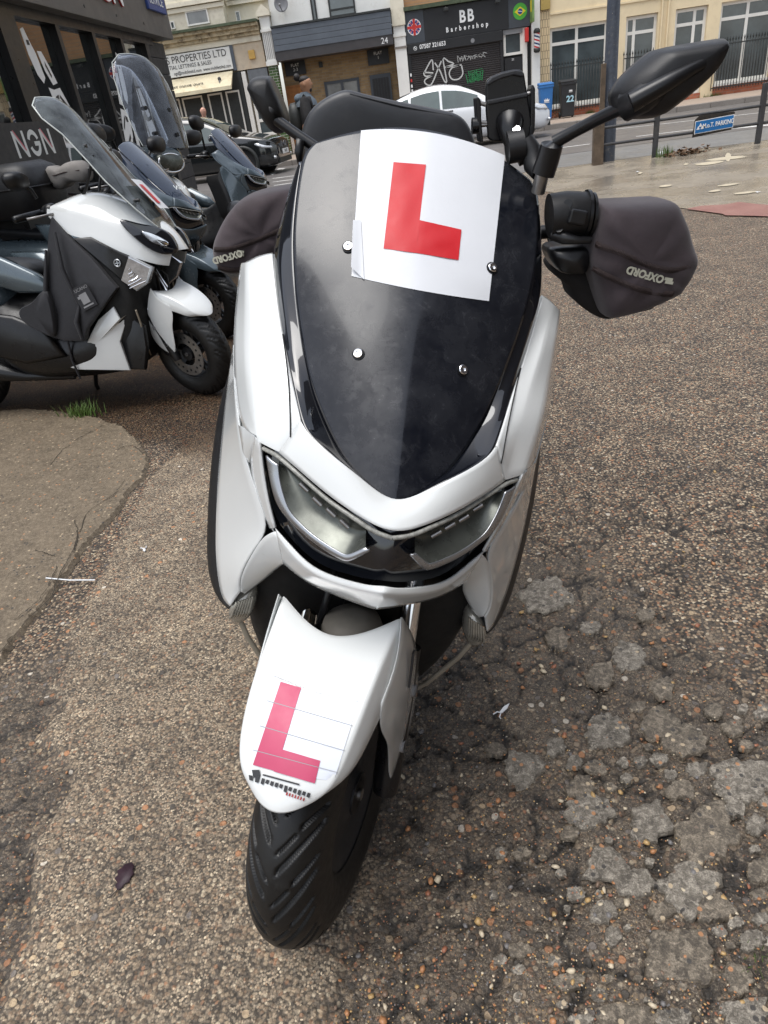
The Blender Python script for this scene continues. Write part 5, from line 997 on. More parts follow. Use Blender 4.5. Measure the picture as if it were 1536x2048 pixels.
def fender(root, paint, fn, leg_in=0):
    rows = [[fpt(i, j) for j in range(5)] for i in range(7)]; V, F, K = [], [], []
    for s in (1, -1):
        rr = [[p * np.array([s, 1, 1]) for p in r] for r in rows]; n0 = len(V); V += [p for r in rr for p in r]; F += grid_faces(7, 5, off=n0)
        for i in range(6): K.append((fn(rr[i][2]), fn(rr[i + 1][2]), .55)); K.append((fn(rr[i][4]), fn(rr[i + 1][4]), 1))
        for j in range(4): K.append((fn(rr[0][j]), fn(rr[0][j + 1]), .8))
    fd = add('front_mudguard', [fn(p) for p in V], F, paint, root, crease=K, subsurf=3, solid=.003, offset=0)
    for s in (1, -1):
        L = [[(.0985, .004, .600), (.1085, .050, .53), (.1085, .088, .445), (.108, .104, .385), (.107, .098, .335), (.104, .07, .29), (.100, .018, .262)], [(.106, -.03, .548), (.1135, -.005, .50), (.1135, .012, .43), (.112, .022, .38), (.110, .024, .335), (.106, .015, .295), (.100, .002, .266)], [(.099, -.085, .515), (.099, -.098, .475), (.105, -.068, .42), (.103, -.055, .385), (.102, -.045, .345), (.100, -.036, .31), (.099, -.020, .276)]]
        rows2 = [[fn(np.array(p) * np.array([s, 1, 1])) for p in r] for r in L]; patch('mudguard_leg', rows2, paint, root, mirror=False, crease_cols=(), edge_crease=.7, subsurf=2, solid=.003, offset=0)
        for y, z, xx in ((.060, .405, .1135), (.018, .315, .1095)):
            V, F = lathe_vf([(.0005, 0), (.0085, 0), (.0105, .0025), (.0105, -.004)], 18, 'x', (0, 0, 0)); add('bolt_recess', [fn(np.array([s * (xx + q[0]), y + q[1], z + q[2]])) for q in V], F, M_DISH, root)
    return fd
def fs_pt(x, th):
    """point on the mudguard at half-width x (signed) and angle th, from the station table."""
    s = 1 if x >= 0 else -1; ax = abs(x); best = []
    for i in range(7):
        xs = FX[i][:4]; best.append((np.interp(ax, xs, FTH[i][:4]), np.interp(ax, xs, FRH[i][:4]) if ax <= xs[3] else FRH[i][3]))
    ths = [b_[0] for b_ in best]; r = np.interp(th, ths, [b_[1] for b_ in best]); a = rad(th); return np.array([x, WC[1] - r * math.sin(a), WC[2] + r * math.cos(a)])
def forks(root, fn, tubes=True):
    for s in (1, -1):
        tube('fork_tube', [fn((s * .087, .045, .40)), fn((s * .087, .215, .78))], .0165, M_CHROME, root, 16); tube('fork_leg', [fn((s * .087, -.005, .225)), fn((s * .087, .0, .25)), fn((s * .087, .085, .475))], [.022, .024, .026], M_SATB, root, 14)
    tube('axle', [fn((-.056, -.04, .242)), fn((.056, -.04, .242))], .010, M_STEEL, root, 10); V, F = box_vf(-.11, .11, .16, .22, .66, .72); add('fork_yoke', [fn(p) for p in V], F, M_UNDER, root, smooth=False)
def loft(name, secs, mat, root, sub=2, mirror=True, crease_cols=()):
    """secs: list of (y, [(x,z)...half outline from bottom centre to top centre])."""
    V, F = [], []; nc = 2 * len(secs[0][1]) - 2
    for y, P in secs: V += [(x, y, z) for x, z in P] + [(-x, y, z) for x, z in P[-2:0:-1]]
    F = grid_faces(len(secs), nc, True) + [tuple(range(nc)), tuple((len(secs) - 1) * nc + k for k in reversed(range(nc)))]
    return add(name, V, F, mat, root, subsurf=sub)
def rear_body(root, paint, low, panel=M_SATB, topbox=False):
    loft('floor_body', [(.20, [(0, .22), (.10, .22), (.17, .34), (.18, .60), (.10, .80), (0, .84)]), (.30, [(0, .17), (.15, .18), (.22, .30), (.19, .52), (.13, .74), (0, .80)]), (.45, [(0, .16), (.18, .17), (.25, .27), (.25, .34), (.13, .55), (0, .66)]), (.65, [(0, .16), (.18, .17), (.26, .27), (.26, .36), (.13, .54), (0, .60)]),
                        (.85, [(0, .16), (.17, .18), (.26, .30), (.25, .42), (.15, .60), (0, .66)]), (1.02, [(0, .28), (.14, .28), (.22, .40), (.20, .56), (.15, .64), (0, .68)])], low, root)
    loft('tail', [(.80, [(0, .50), (.12, .50), (.21, .56), (.22, .62), (.16, .71), (0, .74)]), (1.1, [(0, .50), (.12, .50), (.21, .58), (.21, .66), (.15, .74), (0, .76)]), (1.45, [(0, .58), (.10, .58), (.17, .66), (.17, .72), (.11, .79), (0, .81)]), (1.80, [(0, .74), (.05, .74), (.09, .78), (.085, .82), (.05, .84), (0, .85)])], paint, root)
    loft('seat', [(.66, [(0, .64), (.05, .64), (.09, .68), (.08, .72), (.05, .75), (0, .76)]), (.82, [(0, .70), (.10, .70), (.16, .73), (.16, .76), (.10, .79), (0, .79)]), (1.05, [(0, .72), (.12, .72), (.185, .75), (.18, .78), (.12, .80), (0, .80)]), (1.22, [(0, .74), (.11, .74), (.16, .78), (.155, .82), (.1, .845), (0, .85)]), (1.55, [(0, .78), (.09, .78), (.14, .82), (.135, .86), (.09, .88), (0, .88)]), (1.72, [(0, .82), (.05, .82), (.08, .84), (.08, .87), (.05, .88), (0, .88)])], M_SEAT, root)
    for s in (-1, 1):
        add('side_panel', *pillow_vf([(s * .255, y, z) for y, z in ((.52, .30), (.60, .44), (.75, .52), (.95, .56), (1.00, .46), (.93, .33), (.75, .28))], [(.9, (s * -.03, 0, 0)), (1, (0, 0, 0)), (.85, (s * .012, 0, 0))]), panel, root)
        add('foot_panel', *pillow_vf([(s * .20, y, z) for y, z in ((.50, .60), (.60, .70), (.78, .80), (.98, .82), (.92, .70), (.72, .62))], [(.9, (s * -.05, 0, 0)), (1, (0, 0, 0)), (.85, (s * .012, 0, 0))]), paint, root)
        tube('grab_rail', [(s * .13, 1.35, .84), (s * .16, 1.5, .90), (s * .12, 1.75, .92)], .013, M_SATB, root, 8)
    ident = lambda p: np.asarray(p, float); wheel(root, 'rear_wheel', np.array([0, 1.32, .235]), ident, R=.236, w=.064)
    add('engine', *pillow_vf([(.0, y, z) for y, z in ((.80, .22), (.85, .40), (1.1, .45), (1.42, .32), (1.45, .2), (1.2, .16))], [(.8, (-.15, 0, 0)), (1, (-.10, 0, 0)), (1, (.06, 0, 0)), (.7, (.10, 0, 0))]), M_UNDER, root); tube('exhaust', [(.12, .6, .18), (.15, .85, .20), (.16, 1.0, .24), (.17, 1.55, .36)], [.02, .025, .055, .06], M_SATB, root, 14)
    tube('side_stand', [(-.12, .62, .20), (-.20, .70, .06), (-.25, .72, .012)], .012, M_SATB, root, 8); tube('tail_lamp', [(-.08, 1.80, .79), (.08, 1.80, .79)], .02, M_RED, root, 8); boxes('number_plate_holder', [(-.09, .09, 1.84, 1.85, .45, .66)], M_YEL, root)
def mirror_part(root, base, head, out, s, r=.009, size=1.0):
    """stalk from base to head, then a housing pointing towards out."""
    base, head = np.array(base, float), np.array(head, float); st = tube('mirror_stalk', [base, base + (head - base) * .25 + np.array([0, 0, .02]), head], r, M_SATB, root, 10); pts = []
    for a, b_ in ((-.03, -.03), (-.04, .02), (0, .05), (.08, .062), (.14, .045), (.155, .01), (.12, -.035), (.04, -.05)): pts.append(head + np.array([s * a, 0, b_]) * size)
    add('mirror_housing', *pillow_vf(smooth_poly(pts, 24), [(.55, (0, -.05, .004)), (.86, (0, -.035, .002)), (1, (0, -.005, 0)), (.98, (0, .012, 0)), (.9, (0, .013, 0))]), M_MATTB, root); return st
def handlebar(root, fn, z=.98, y=.33, levers=True):
    V, F = tube_vf([(-.34, y + .06, z), (-.22, y + .02, z), (-.08, y, z - .02), (.08, y, z - .02), (.22, y + .02, z), (.34, y + .06, z)], .011, 10); add('handlebar', [fn(p) for p in V], F, M_SATB, root)
    for s in (-1, 1):
        V, F = tube_vf([(s * .225, y + .02, z), (s * .34, y + .06, z), (s * .35, y + .062, z)], [.017, .017, .014], 12); add('grip', [fn(p) for p in V], F, M_SATB, root)
        if not levers: continue
        V, F = tube_vf([(s * .16, y - .02, z - .01), (s * .22, y - .05, z - .01), (s * .33, y - .01, z - .005)], .006, 8); add('brake_lever', [fn(p) for p in V], F, M_STEEL, root)
        V, F = pillow_vf([(s * .18 + .04 * math.cos(a), y, z + .035 * math.sin(a)) for a in np.arange(10) * 2 * math.pi / 10], [(.8, (0, -.03, 0)), (1, (0, 0, 0)), (.8, (0, .035, 0))]); add('switch_box', [fn(p) for p in V], F, M_SATB, root)
# ================================================================== THE WHITE SCOOTER IN FRONT
def frame_of(yaw, lean):
    yb = np.array([-math.sin(yaw), math.cos(yaw), 0]); xb = np.cross(yb, [0, 0, 1.0]); zb = np.array([0, 0, 1.0])
    x2 = math.cos(lean) * xb - math.sin(lean) * zb; z2 = math.cos(lean) * zb + math.sin(lean) * xb; return np.array([x2, yb, z2]).T
HR = frame_of(rad(3.65), rad(15.8)); HO = np.array([-.287, .773, 0.0])
def to_m4(R, O): return Matrix(((R[0][0], R[0][1], R[0][2], O[0]), (R[1][0], R[1][1], R[1][2], O[1]), (R[2][0], R[2][1], R[2][2], O[2]), (0, 0, 0, 1)))
_hc = HR.T @ (CC - HO)
def h(px, py, y):
    """photo point -> scooter coordinates on the cross plane at distance y behind the front axle."""
    d = HR.T @ ray(px, py); return _hc + (y - _hc[1]) / d[1] * d
def hl(px, py, y): p = h(px, py, y); return np.array([-p[0], p[1], p[2]])         # a point of the scooter's right half, mirrored to +x
def hc(px, py, y): p = h(px, py, y); return np.array([0, p[1], p[2]])
def rl(lst): return [hl(*p) for p in lst]
_zc = [.74, .815, .90, 1.0, 1.1, 1.2, 1.3]; _yc = [-.10, -.042, .024, .102, .185, .280, .385]
def yv(x, z):
    """the visor's surface: raked, bowed across, with a soft centre ridge low down."""
    lo = np.clip((1.06 - z) / .25, 0, 1); return float(np.interp(z, _zc, _yc) + (1.35 + 1.2 * lo) * x * x + .26 * lo * max(0, abs(x) - .004) + .05 * (1 - lo) * abs(x))
def hv(px, py, off=0.0):
    y = .1
    for _ in range(25):
        p = h(px, py, y); y = .5 * y + .5 * (yv(p[0], p[2]) - off)
    p = h(px, py, y); return p
def front_body(root, paint, visor, frame_m, screen=None, reflect=M_REFL):
    A = rl([(754, 986, -.04), (707, 944, -.03), (660, 908, -.015), (616, 869, .01)]); B = rl([(749, 1052, -.072), (700, 1020, -.055), (655, 988, -.036), (600, 940, -.004)])
    A = [hc(789, 1004, -.046)] + A; B = [hc(790, 1064, -.078)] + B
    A += rl([(602, 842, .03)]); B += rl([(560, 905, .03)])
    mid = [(a * .5 + b_ * .5) + np.array([0, -.004, 0]) for a, b_ in zip(A, B)]
    fc = patch('front_cowl', [A, mid, B], paint, root, subsurf=2, solid=.004, offset=0)
    col = [[(602, 842, .03), (581, 873.5, .026), (560, 905, .03), (521, 885, .052), (512, 874, .058)], [(594, 805, .058), (572, 806, .062), (549, 806, .072), (504, 806, .092), (479, 850, .118)], [(586, 769, .085), (565, 765, .09), (545, 753, .1), (497, 745, .12), (470, 753, .17)], [(574, 710, .125), (555, 705, .13), (537, 691, .14), (496, 690, .16), (469, 685, .21)],
           [(562, 646, .165), (543, 640, .17), (526, 617, .18), (495, 617, .2), (472, 626, .25)], [(555, 593, .195), (540, 590, .2), (524, 575, .21), (495, 570, .225), (478, 570, .28)], [(546, 512, .24), (530, 515, .243), (512, 521, .25), (494, 528, .262), (484, 528, .29)], [(546, 508, .256), (530, 510, .262), (512, 516, .27), (496, 524, .29), (486, 530, .31)]]
    cowl = patch('cowl_side', [rl(r) for r in col], paint, root, crease_cols=(2, 3), crease_rows=(6,), cw=.75, subsurf=2, solid=.004, offset=0)
    wing = [[(469, 690, .21), (468.5, 692, .222), (468, 695, .235)], [(470, 753, .17), (465, 756, .2), (457, 765, .235)], [(478, 845, .118), (463, 850, .165), (448, 850, .212)], [(488, 905, .095), (462, 912, .145), (441, 920, .198)], [(512, 983, .07), (470, 985, .12), (436, 983, .18)], [(541, 1056, .046), (486, 1060, .098), (433, 1074, .165)], [(513, 1091, .058), (475, 1110, .1), (434, 1120, .155)], [(491, 1127, .07), (465, 1140, .1), (439, 1165, .14)], [(478, 1160, .08), (462, 1172, .1), (446, 1196, .125)], [(481, 1184, .085), (471, 1196, .094), (461, 1212, .1)]]
    patch('leg_shield', [rl(r) for r in wing], paint, root, subsurf=2, solid=.004, offset=0, edge_crease=.7)
    # sliver between cowl side and wing beside the lamp tip
    patch('lamp_surround', [rl([(512, 874, .058), (500, 925, .088), (514, 983, .07), (541, 1056, .046)]), rl([(521, 885, .050), (527, 944, .046), (538, 1007, .038), (551, 1055, .030)])], paint, root, subsurf=2, solid=.004, offset=0)
    patch('cowl_side_lower', [rl([(512, 874, .058), (497, 860, .085), (479, 850, .117)]), rl([(500, 925, .088), (495, 915, .09), (488, 905, .095)])], paint, root, subsurf=1, solid=.004, offset=0)
    patch('cowl_backing', [rl([(530, 880, .062), (500, 840, .10), (474, 835, .145)]), rl([(524, 960, .060), (496, 920, .10), (464, 920, .155)]), rl([(548, 1062, .040), (515, 1000, .082), (480, 1000, .125)])], paint, root, subsurf=1, solid=.003, offset=0)
    duct = [rl([(551, 1062, .033), (530, 1070, .045), (513, 1093, .057), (492, 1128, .069), (479, 1161, .079), (483, 1184, .084)]), rl([(572, 1098, .018), (556, 1108, .035), (536, 1125, .055), (515, 1146, .072), (495, 1168, .085), (486, 1184, .09)]), rl([(590, 1118, .01), (567, 1126, .035), (556, 1134, .06), (546, 1142, .08), (512, 1170, .10), (487, 1186, .10)])]
    patch('air_duct_panel', duct, paint, root, subsurf=2, solid=.004, offset=0)
    hb = [(551, 1056, .028), (582, 1090, .008), (624, 1137, -.032), (686, 1158, -.062), (738, 1171, -.08)]; bl = [(555, 1068, .022), (575, 1098, .005), (621, 1147, -.034), (684, 1172, -.066), (749, 1186, -.088)]; bb_ = [(567, 1125, .030), (580, 1137, .012), (621, 1169, -.012), (686, 1195, -.036), (749, 1218, -.052)]; bk = [(560, 1125, .12), (590, 1137, .10), (640, 1165, .08), (695, 1185, .06), (755, 1205, .05)]
    C = lambda lst, c: rl(lst) + [hc(*c)]
    patch('beak', [C(hb, (790, 1175, -.09)), C(bl, (790, 1188, -.098)), C(bb_, (790, 1219, -.056)), C(bk, (790, 1206, .05))], paint, root, crease_rows=(1, 2), cw=.85, subsurf=2, solid=.004, offset=0)
    # headlamp
    T = [(521, 887, .060), (556, 905, .036), (600, 942, .006), (655, 990, -.026), (712, 1030, -.054), (749, 1054, -.066)]; Bt = [(527, 944, .055), (538, 1007, .045), (551, 1055, .037), (624, 1136, -.024), (686, 1157, -.054), (738, 1170, -.074)]
    Tr, Br = C(T, (790, 1067, -.070)), C(Bt, (790, 1174, -.084)); rows = [[t * (1 - f) + b_ * f + np.array([0, -.010 * math.sin(math.pi * f) + .012, 0]) for t, b_ in zip(Tr, Br)] for f in (0, .25, .5, .75, 1)]
    hp = patch('headlamp', rows, M_GLOSSB, root, subsurf=2, crease_cols=())
    # chrome surround of each lens, then the reflector behind and the light strip above
    Uo = [(535, 903, .040), (540, 935, .032), (546, 965, .022), (556, 1001, .010), (577, 1027, -.004), (621, 1069, -.030), (660, 1095, -.050), (690, 1112, -.062), (703, 1110, -.067), (740, 1089, -.072)]; Ui = [(559, 921, .026), (561, 942, .022), (564, 962, .014), (577, 1007, -.004), (593, 1027, -.012), (626, 1059, -.032), (662, 1082, -.050), (690, 1099, -.062), (701, 1098, -.066), (731, 1084, -.070)]
    f_ = np.array([0, -.012, 0]); uo, ui = [p + f_ for p in rl(Uo)], [p + f_ for p in rl(Ui)]; um = [(a + b_) / 2 + np.array([0, -.0035, 0]) for a, b_ in zip(uo, ui)]
    for s in (1, -1):
        S3 = np.array([s, 1, 1]); g = [[p * S3 for p in r] for r in (uo, um, ui)]; sr = patch('lens_surround', g, M_SILVER, hp, mirror=False, subsurf=2, solid=.003, offset=0)
        top = [p + f_ * .6 for p in rl([(559, 921, .030), (585, 938, .016), (610, 958, .004), (640, 982, -.012), (670, 1004, -.026), (695, 1024, -.038), (712, 1036, -.046), (722, 1042, -.050), (728, 1046, -.052), (733, 1052, -.056)])]
        rg = [[(t * (1 - f) + b_ * f + np.array([0, .016 * math.sin(math.pi * f), 0])) * S3 for t, b_ in zip(top, ui)] for f in (0, .3, .6, 1)]; patch('reflector', rg, reflect, hp, mirror=False, subsurf=2)
        for k in range(4):
            q = (top[2 + k] * .8 + ui[2 + k] * .2) * S3; tube('led_unit', [q + np.array([0, -.002, 0]), q + np.array([s * -.012, -.006, -.008])], .0035, M_STEEL, hp, 8)
        st = [p + np.array([0, -.006, 0]) for p in rl([(528, 893, .055), (556, 909, .034), (600, 946, .004), (655, 994, -.028), (712, 1034, -.056), (749, 1058, -.068), (784, 1071, -.073)])]; tube('light_strip', [p * S3 for p in curve_pts(st, 20)], .0032, M_LEDS, hp, 8)
    # dark trim strip on the outer edge of each leg shield, running back along the body
    si = [(468, 720, .235), (458, 766, .236), (449, 841, .214), (442, 920, .199), (435, 983, .182), (432.5, 1074, .167), (434, 1120, .157), (439, 1165, .142), (447, 1200, .124), (459, 1214, .104)]; so = [(462, 740, .26), (446, 786, .262), (434, 841, .242), (426, 900, .226), (419.5, 957, .212), (413, 1074, .19), (415, 1135, .175), (423, 1173, .158), (440, 1206, .132), (458, 1218, .108)]
    ri, ro = rl(si), rl(so); bk2 = [p + np.array([-.02, .12, -.005]) for p in ro]; patch('side_trim', [ri, ro, bk2], M_MATTB, root, crease_rows=(1,), cw=.6, subsurf=2, solid=.003, offset=0)
    # visor frame and visor
    fo = rl([(602, 842, .03), (586, 769, .085), (574, 710, .125), (562, 646, .165), (555, 593, .195), (546, 515, .237), (553, 475, .262), (568, 420, .285), (586, 365, .305), (601, 322, .325)])
    E0 = [(789, 1003), (772, 997), (752, 984), (712, 948), (686, 917), (652, 846), (631, 792), (615, 734), (603, 665), (594, 607), (588, 540), (586, 480), (589, 430), (596, 370), (604, 325), (614, 302), (632, 288)]
    E = [hv(*p) for p in E0]; E = [np.array([-p[0], p[1], p[2]]) for p in E]; E[0][0] = 0
    fo = rl([(774, 1001, -.043), (754, 987, -.039), (707, 945, -.029), (660, 909, -.014), (616, 870, .012)]) + fo; lo = [E[1], E[2], E[3], E[4], E[4] * .5 + E[5] * .5]
    fi = lo + [E[k] for k in range(5, 15)]; fm = [(a * .55 + b_ * .45) + np.array([.05, -.09, 0]) * np.linalg.norm(a - b_) for a, b_ in zip(fo, fi)]; patch('visor_frame', [fo, fm, [p + np.array([0, .007, 0]) for p in fi]], frame_m, root, crease_rows=(1,), cw=.9, subsurf=2, solid=.003, offset=0)
    top = hv(856, 262); n = len(E); cz = np.array([E[0][2] + (top[2] - E[0][2]) * (i / (n - 1)) ** .9 for i in range(n)]); G = []; ns = 9
    for i in range(n):
        r = []
        for k in range(-ns, ns + 1):
            s = k / ns; x = E[i][0] * s; z = cz[i] + (E[i][2] - cz[i]) * s * s; r.append((x, yv(x, z), z))
        G.append(r)
    vis = add('visor', [p for r in G for p in r], grid_faces(n, 2 * ns + 1), visor, root, subsurf=2, solid=.004, offset=0)
    return dict(cowl=fc, visor=vis, headlamp=hp)
def under_body(root):
    """the dark inner leg shield, radiator cowl and belly behind the front wheel."""
    loft('inner_shield', [(.10, [(0, .52), (.12, .52), (.17, .58), (.17, .66), (.12, .70), (0, .70)]), (.15, [(0, .26), (.12, .26), (.212, .44), (.21, .66), (.15, .84), (0, .86)]), (.24, [(0, .20), (.15, .20), (.22, .40), (.215, .66), (.19, .90), (0, .98)]), (.34, [(0, .18), (.15, .18), (.23, .36), (.225, .66), (.19, .95), (0, 1.0)])], M_UNDER, root, 2)
    for s in (-1, 1):
        tube('belly_edge', [(s * .215, .115, .488), (s * .19, .12, .42), (s * .15, .14, .33), (s * .09, .16, .25)], [.0045, .005, .005, .004], M('dusty_edge', (.30, .26, .20), .7, var=.2), root, 8)
    add('horn', *lathe_vf([(.001, -.01), (.035, -.01), (.038, .0), (.02, .02), (.001, .02)], 20, 'y', (.05, .12, .56)), M_SATB, root); tube('brake_hose', [(-.05, .12, .70), (-.06, .05, .62), (-.07, .06, .52), (-.085, .02, .40)], .006, M_SATB, root, 8); tube('brake_hose', [(.03, .13, .70), (.01, .07, .63), (-.02, .09, .56), (-.03, .12, .50)], .009, M_SATB, root, 8)

W = empty('white_scooter', mat=to_m4(HR, HO)); tag(W, 'white scooter with black visor, red L plate and hand muffs, parked in front', 'scooter')
body = front_body(W, M_PAINTW, M_VISOR, M_GLOSSB); under_body(W); rear_body(W, M_PAINTW, M_SATB)
# indicators under the leg shields
def indicator(root, s, mat=M_INDL):
    O = smooth_poly([hl(*p) for p in ((458, 1214, .105), (484, 1188, .105), (510, 1176, .115), (514, 1196, .12), (504, 1222, .12), (478, 1244, .12), (462, 1236, .11))], 28); S3 = np.array([s, 1, 1]); i_ = add('indicator', *pillow_vf([p * S3 for p in O], [(.95, (0, .05, 0)), (1.0, (0, .01, 0)), (.93, (0, -.006, -.003)), (.6, (0, -.012, -.005))]), mat, root)
    for k in range(7):
        a, b_ = O[3] + (O[9] - O[3]) * k / 7, O[25] + (O[17] - O[25]) * k / 7; tube('lens_rib', [p * S3 for p in (a * .92 + b_ * .08 + np.array([0, -.010, 0]), (a + b_) / 2 + np.array([0, -.018, -.004]), a * .08 + b_ * .92 + np.array([0, -.010, 0]))], .0022, mat, i_, 6)
    return i_
for s in (1, -1): indicator(W, s)
# visor bolts
for p in ((717, 708), (924, 740), (697, 495), (983, 537)):
    q = hv(*p, .002); nrm = np.array([-(yv(q[0] + .004, q[2]) - yv(q[0] - .004, q[2])) / .008 * -1, -1, (yv(q[0], q[2] + .004) - yv(q[0], q[2] - .004)) / .008]); nrm /= np.linalg.norm(nrm)
    def onv(vf): 
        u = np.cross(nrm, [0, 0, 1.0]); u /= np.linalg.norm(u); w_ = np.cross(nrm, u); return [q + u * a[0] + w_ * a[1] + nrm * a[2] for a in vf[0]], vf[1]
    bo = add('visor_bolt', *onv(lathe_vf([(.0085, -.002), (.0085, .0022), (.0072, .0026), (.0068, .0016)], 24, 'z')), M_SATB, W, auto=40); add('bolt_head', *onv(lathe_vf([(.0066, .001), (.0066, .0040), (.0056, .0050), (.0030, .0048), (.0028, .0026), (.0005, .0026)], 20, 'z')), M_CHROME, bo, auto=35)
# L plate stuck over the visor
def drape(name, quad, nu, nv, surf, off, mat, parent, top=None, wrinkle=0.0):
    """quad px corners TL,TR,BR,BL; top: extra px sag of the top edge."""
    TL, TR, BR, BL = [np.array(p, float) for p in quad]; V = []
    for i in range(nv + 1):
        f = i / nv
        for j in range(nu + 1):
            g = j / nu; p = (TL * (1 - g) + TR * g) * (1 - f) + (BL * (1 - g) + BR * g) * f
            if top: p = p + np.array([0, -1.0]) * (top[0] * (1 - f) + top[1] * f) * 4 * g * (1 - g)
            w_ = wrinkle * math.sin(7 * g + 3 * f) * math.sin(5 * f + 2) if wrinkle else 0
            V.append(surf(p[0], p[1], off + w_))
    return add(name, V, grid_faces(nv + 1, nu + 1), mat, parent, fixn=False)
lp_ = drape('learner_plate', [(722, 261), (1010, 311), (978, 602), (703, 552)], 24, 24, hv, .0035, M_SCR, W, (20, -4), .0005)
drape('plate_flap', [(706, 440), (722, 440), (728, 559), (702, 534)], 4, 8, lambda a, b_, o: hv(a, b_, o + .0035 + .006 * max(0, (722 - a) / 20)), .0022, M_SCR, lp_)
drape('letter_stem', [(787, 324), (852, 329), (832, 506), (767, 497)], 10, 24, hv, .0046, M_STRED, lp_, None, .0005); drape('letter_foot', [(839, 440), (923, 459), (917, 520), (830, 505.5)], 12, 10, hv, .0046, M_STRED, lp_, None, .0005)
# front wheel, forks and mudguard, steered
HST = steer_fn(21.7, 2.2)
wheel(W, 'front_wheel', WC, HST, hi=True, side=-1, w=.062, hgt=.074, cover=True); fd = fender(W, M_PAINTW, HST); forks(W, HST)
V, F = lathe_vf([(.30, -.05), (.285, -.055), (.285, .055), (.30, .05)], 60, 'x', WC); sel = [f for f in F if all(WC[1] - .02 < V[i][1] and V[i][2] > .12 for i in f)]; add('inner_mudguard', [HST(p) for p in V], sel, M_UNDER, W, solid=.003)
V, F = box_vf(-.05, .05, .215, .228, .05, .30); add('mud_flap', [HST(p) for p in V], F, M_UNDER, W, smooth=False)
V, F = lathe_vf([(.001, 0), (.050, .0), (.045, .015), (.02, .022), (.001, .022)], 24, 'z', (0.01, .035, .535)); add('mudguard_hump', [HST(p) for p in V], F, M('dusty_grey_plastic', (.11, .10, .085), .7, var=.2, vs=20), W)
def fproj(px, py):
    """photo point -> place on the steered mudguard."""
    best = None
    def err(x, th):
        P = HR @ HST(fs_pt(x, th)) + HO - CC; z = P @ CF; return (IMW / 2 + FPX * (P @ CR) / z - px) ** 2 + (IMH / 2 - FPX * (P @ CU) / z - py) ** 2
    bx, bt, sx, st = 0.0, 25.0, .045, 14.0
    for it in range(16):
        c = [(err(bx + a * sx, bt + b_ * st), bx + a * sx, bt + b_ * st) for a in (-1, -.5, 0, .5, 1) for b_ in (-1, -.5, 0, .5, 1)]; _, bx, bt = min(c); sx *= .62; st *= .62
    return bx, bt
def fsurf(px, py, off):
    x, th = fproj(px, py); x = max(-.092, min(.092, x)); p = fs_pt(x, th); p = p + (p - np.array([x * .25, WC[1], WC[2]])) / np.linalg.norm(p - np.array([x * .25, WC[1], WC[2]])) * off; return HST(p)
fl = drape('learner_plate', [(548, 1352), (717, 1404), (668, 1562), (497, 1508)], 18, 20, fsurf, .0014, M_SCR2, W, (-14, -10)); drape('letter_stem', [(562, 1365), (603, 1377), (553, 1543), (507, 1530)], 8, 18, fsurf, .0022, M_STPINK, fl); drape('letter_foot', [(560, 1498), (641, 1522), (630, 1567), (548, 1543)], 10, 6, fsurf, .0022, M_STPINK, fl)
M_INK = M('print_black', (.03, .03, .032), .5); M_INKR = M('print_red', (.30, .03, .03), .5)
# upside-down dealer print under the letter, and its small bike emblem
for k in range(11):
    x0, y0 = 522 + k * 9.1, 1556 + k * 2.9; dz = [11, 7, 8, 8, 7, 12, 7, 8, 9, 7, 8][k]; drape('dealer_print', [(x0 + 3, y0), (x0 + 9, y0 + 2), (x0 + 6, y0 + dz + 3), (x0, y0 + dz)], 2, 2, fsurf, .0022, M_INK, fl)
for k in range(7):
    x0, y0 = 572 + k * 5.6, 1584 + k * 1.9; drape('dealer_print', [(x0 + 2, y0), (x0 + 5, y0 + 1), (x0 + 3, y0 + 7), (x0, y0 + 6)], 2, 2, fsurf, .0022, M_INKR, fl)
drape('dealer_print', [(527, 1548), (600, 1568), (599, 1571), (526, 1551)], 8, 1, fsurf, .0022, M_INK, fl)
for q in ([(505, 1540), (520, 1540), (522, 1552), (508, 1556)], [(499, 1550), (507, 1552), (507, 1562), (500, 1560)], [(512, 1554), (521, 1553), (518, 1566), (511, 1564)]): drape('bike_emblem', q, 2, 2, fsurf, .0022, M_INK, fl)
V, F = box_vf(-.0015, .0015, -.004, .004, -.03, .03); add('mudguard_slot', [HST(np.array([.1150 + p[0], .018 + p[1] * (1.2 if p[2] > 0 else .5) + p[2] * .25, .490 + p[2]])) for p in map(np.array, V)], F, M_INK, W, smooth=False)
# cut edges and fold lines of the mudguard sticker; seams between the cowl panels
M_LINE = M('sticker_edge', (.30, .31, .33), .6)
for a, b_ in (((548, 1352), (632, 1386)), ((632, 1386), (717, 1404)), ((717, 1404), (668, 1562)), ((535, 1402), (705, 1452)), ((521, 1452), (690, 1502)), ((508, 1500), (676, 1545))): drape('sticker_fold', [a, b_, (b_[0] + .5, b_[1] + 1.3), (a[0] - .5, a[1] + 1.3)], 14, 1, fsurf, .0026, M_LINE, fl)
M_SEAM = M('panel_gap', (.02, .02, .02), .8)
for s in (1, -1):
    P = [hl(*p) for p in ((566, 668, .150), (571, 705, .1255), (577, 760, .0865), (580, 810, .0570), (581, 850, .0345), (581, 873, .0255))]; tube('panel_gap', [p * np.array([s, 1, 1]) + np.array([0, -.0018, 0]) for p in curve_pts(P, 14)], .0010, M_SEAM, W, 5)
# ---- things on the bars: stalk mirrors, hand muffs, phone holder
handlebar(W, steer_fn(16.5), 1.085, .42, False)
def hpill(name, px_list, y, layers, mat, n=40, smooth=True, parent=W, **kw):
    O = [h(a, b_, y) for a, b_ in px_list]; O = smooth_poly(O, n) if smooth else O; return add(name, *pillow_vf(O, layers), mat, parent, auto=None if smooth else 40, **kw)
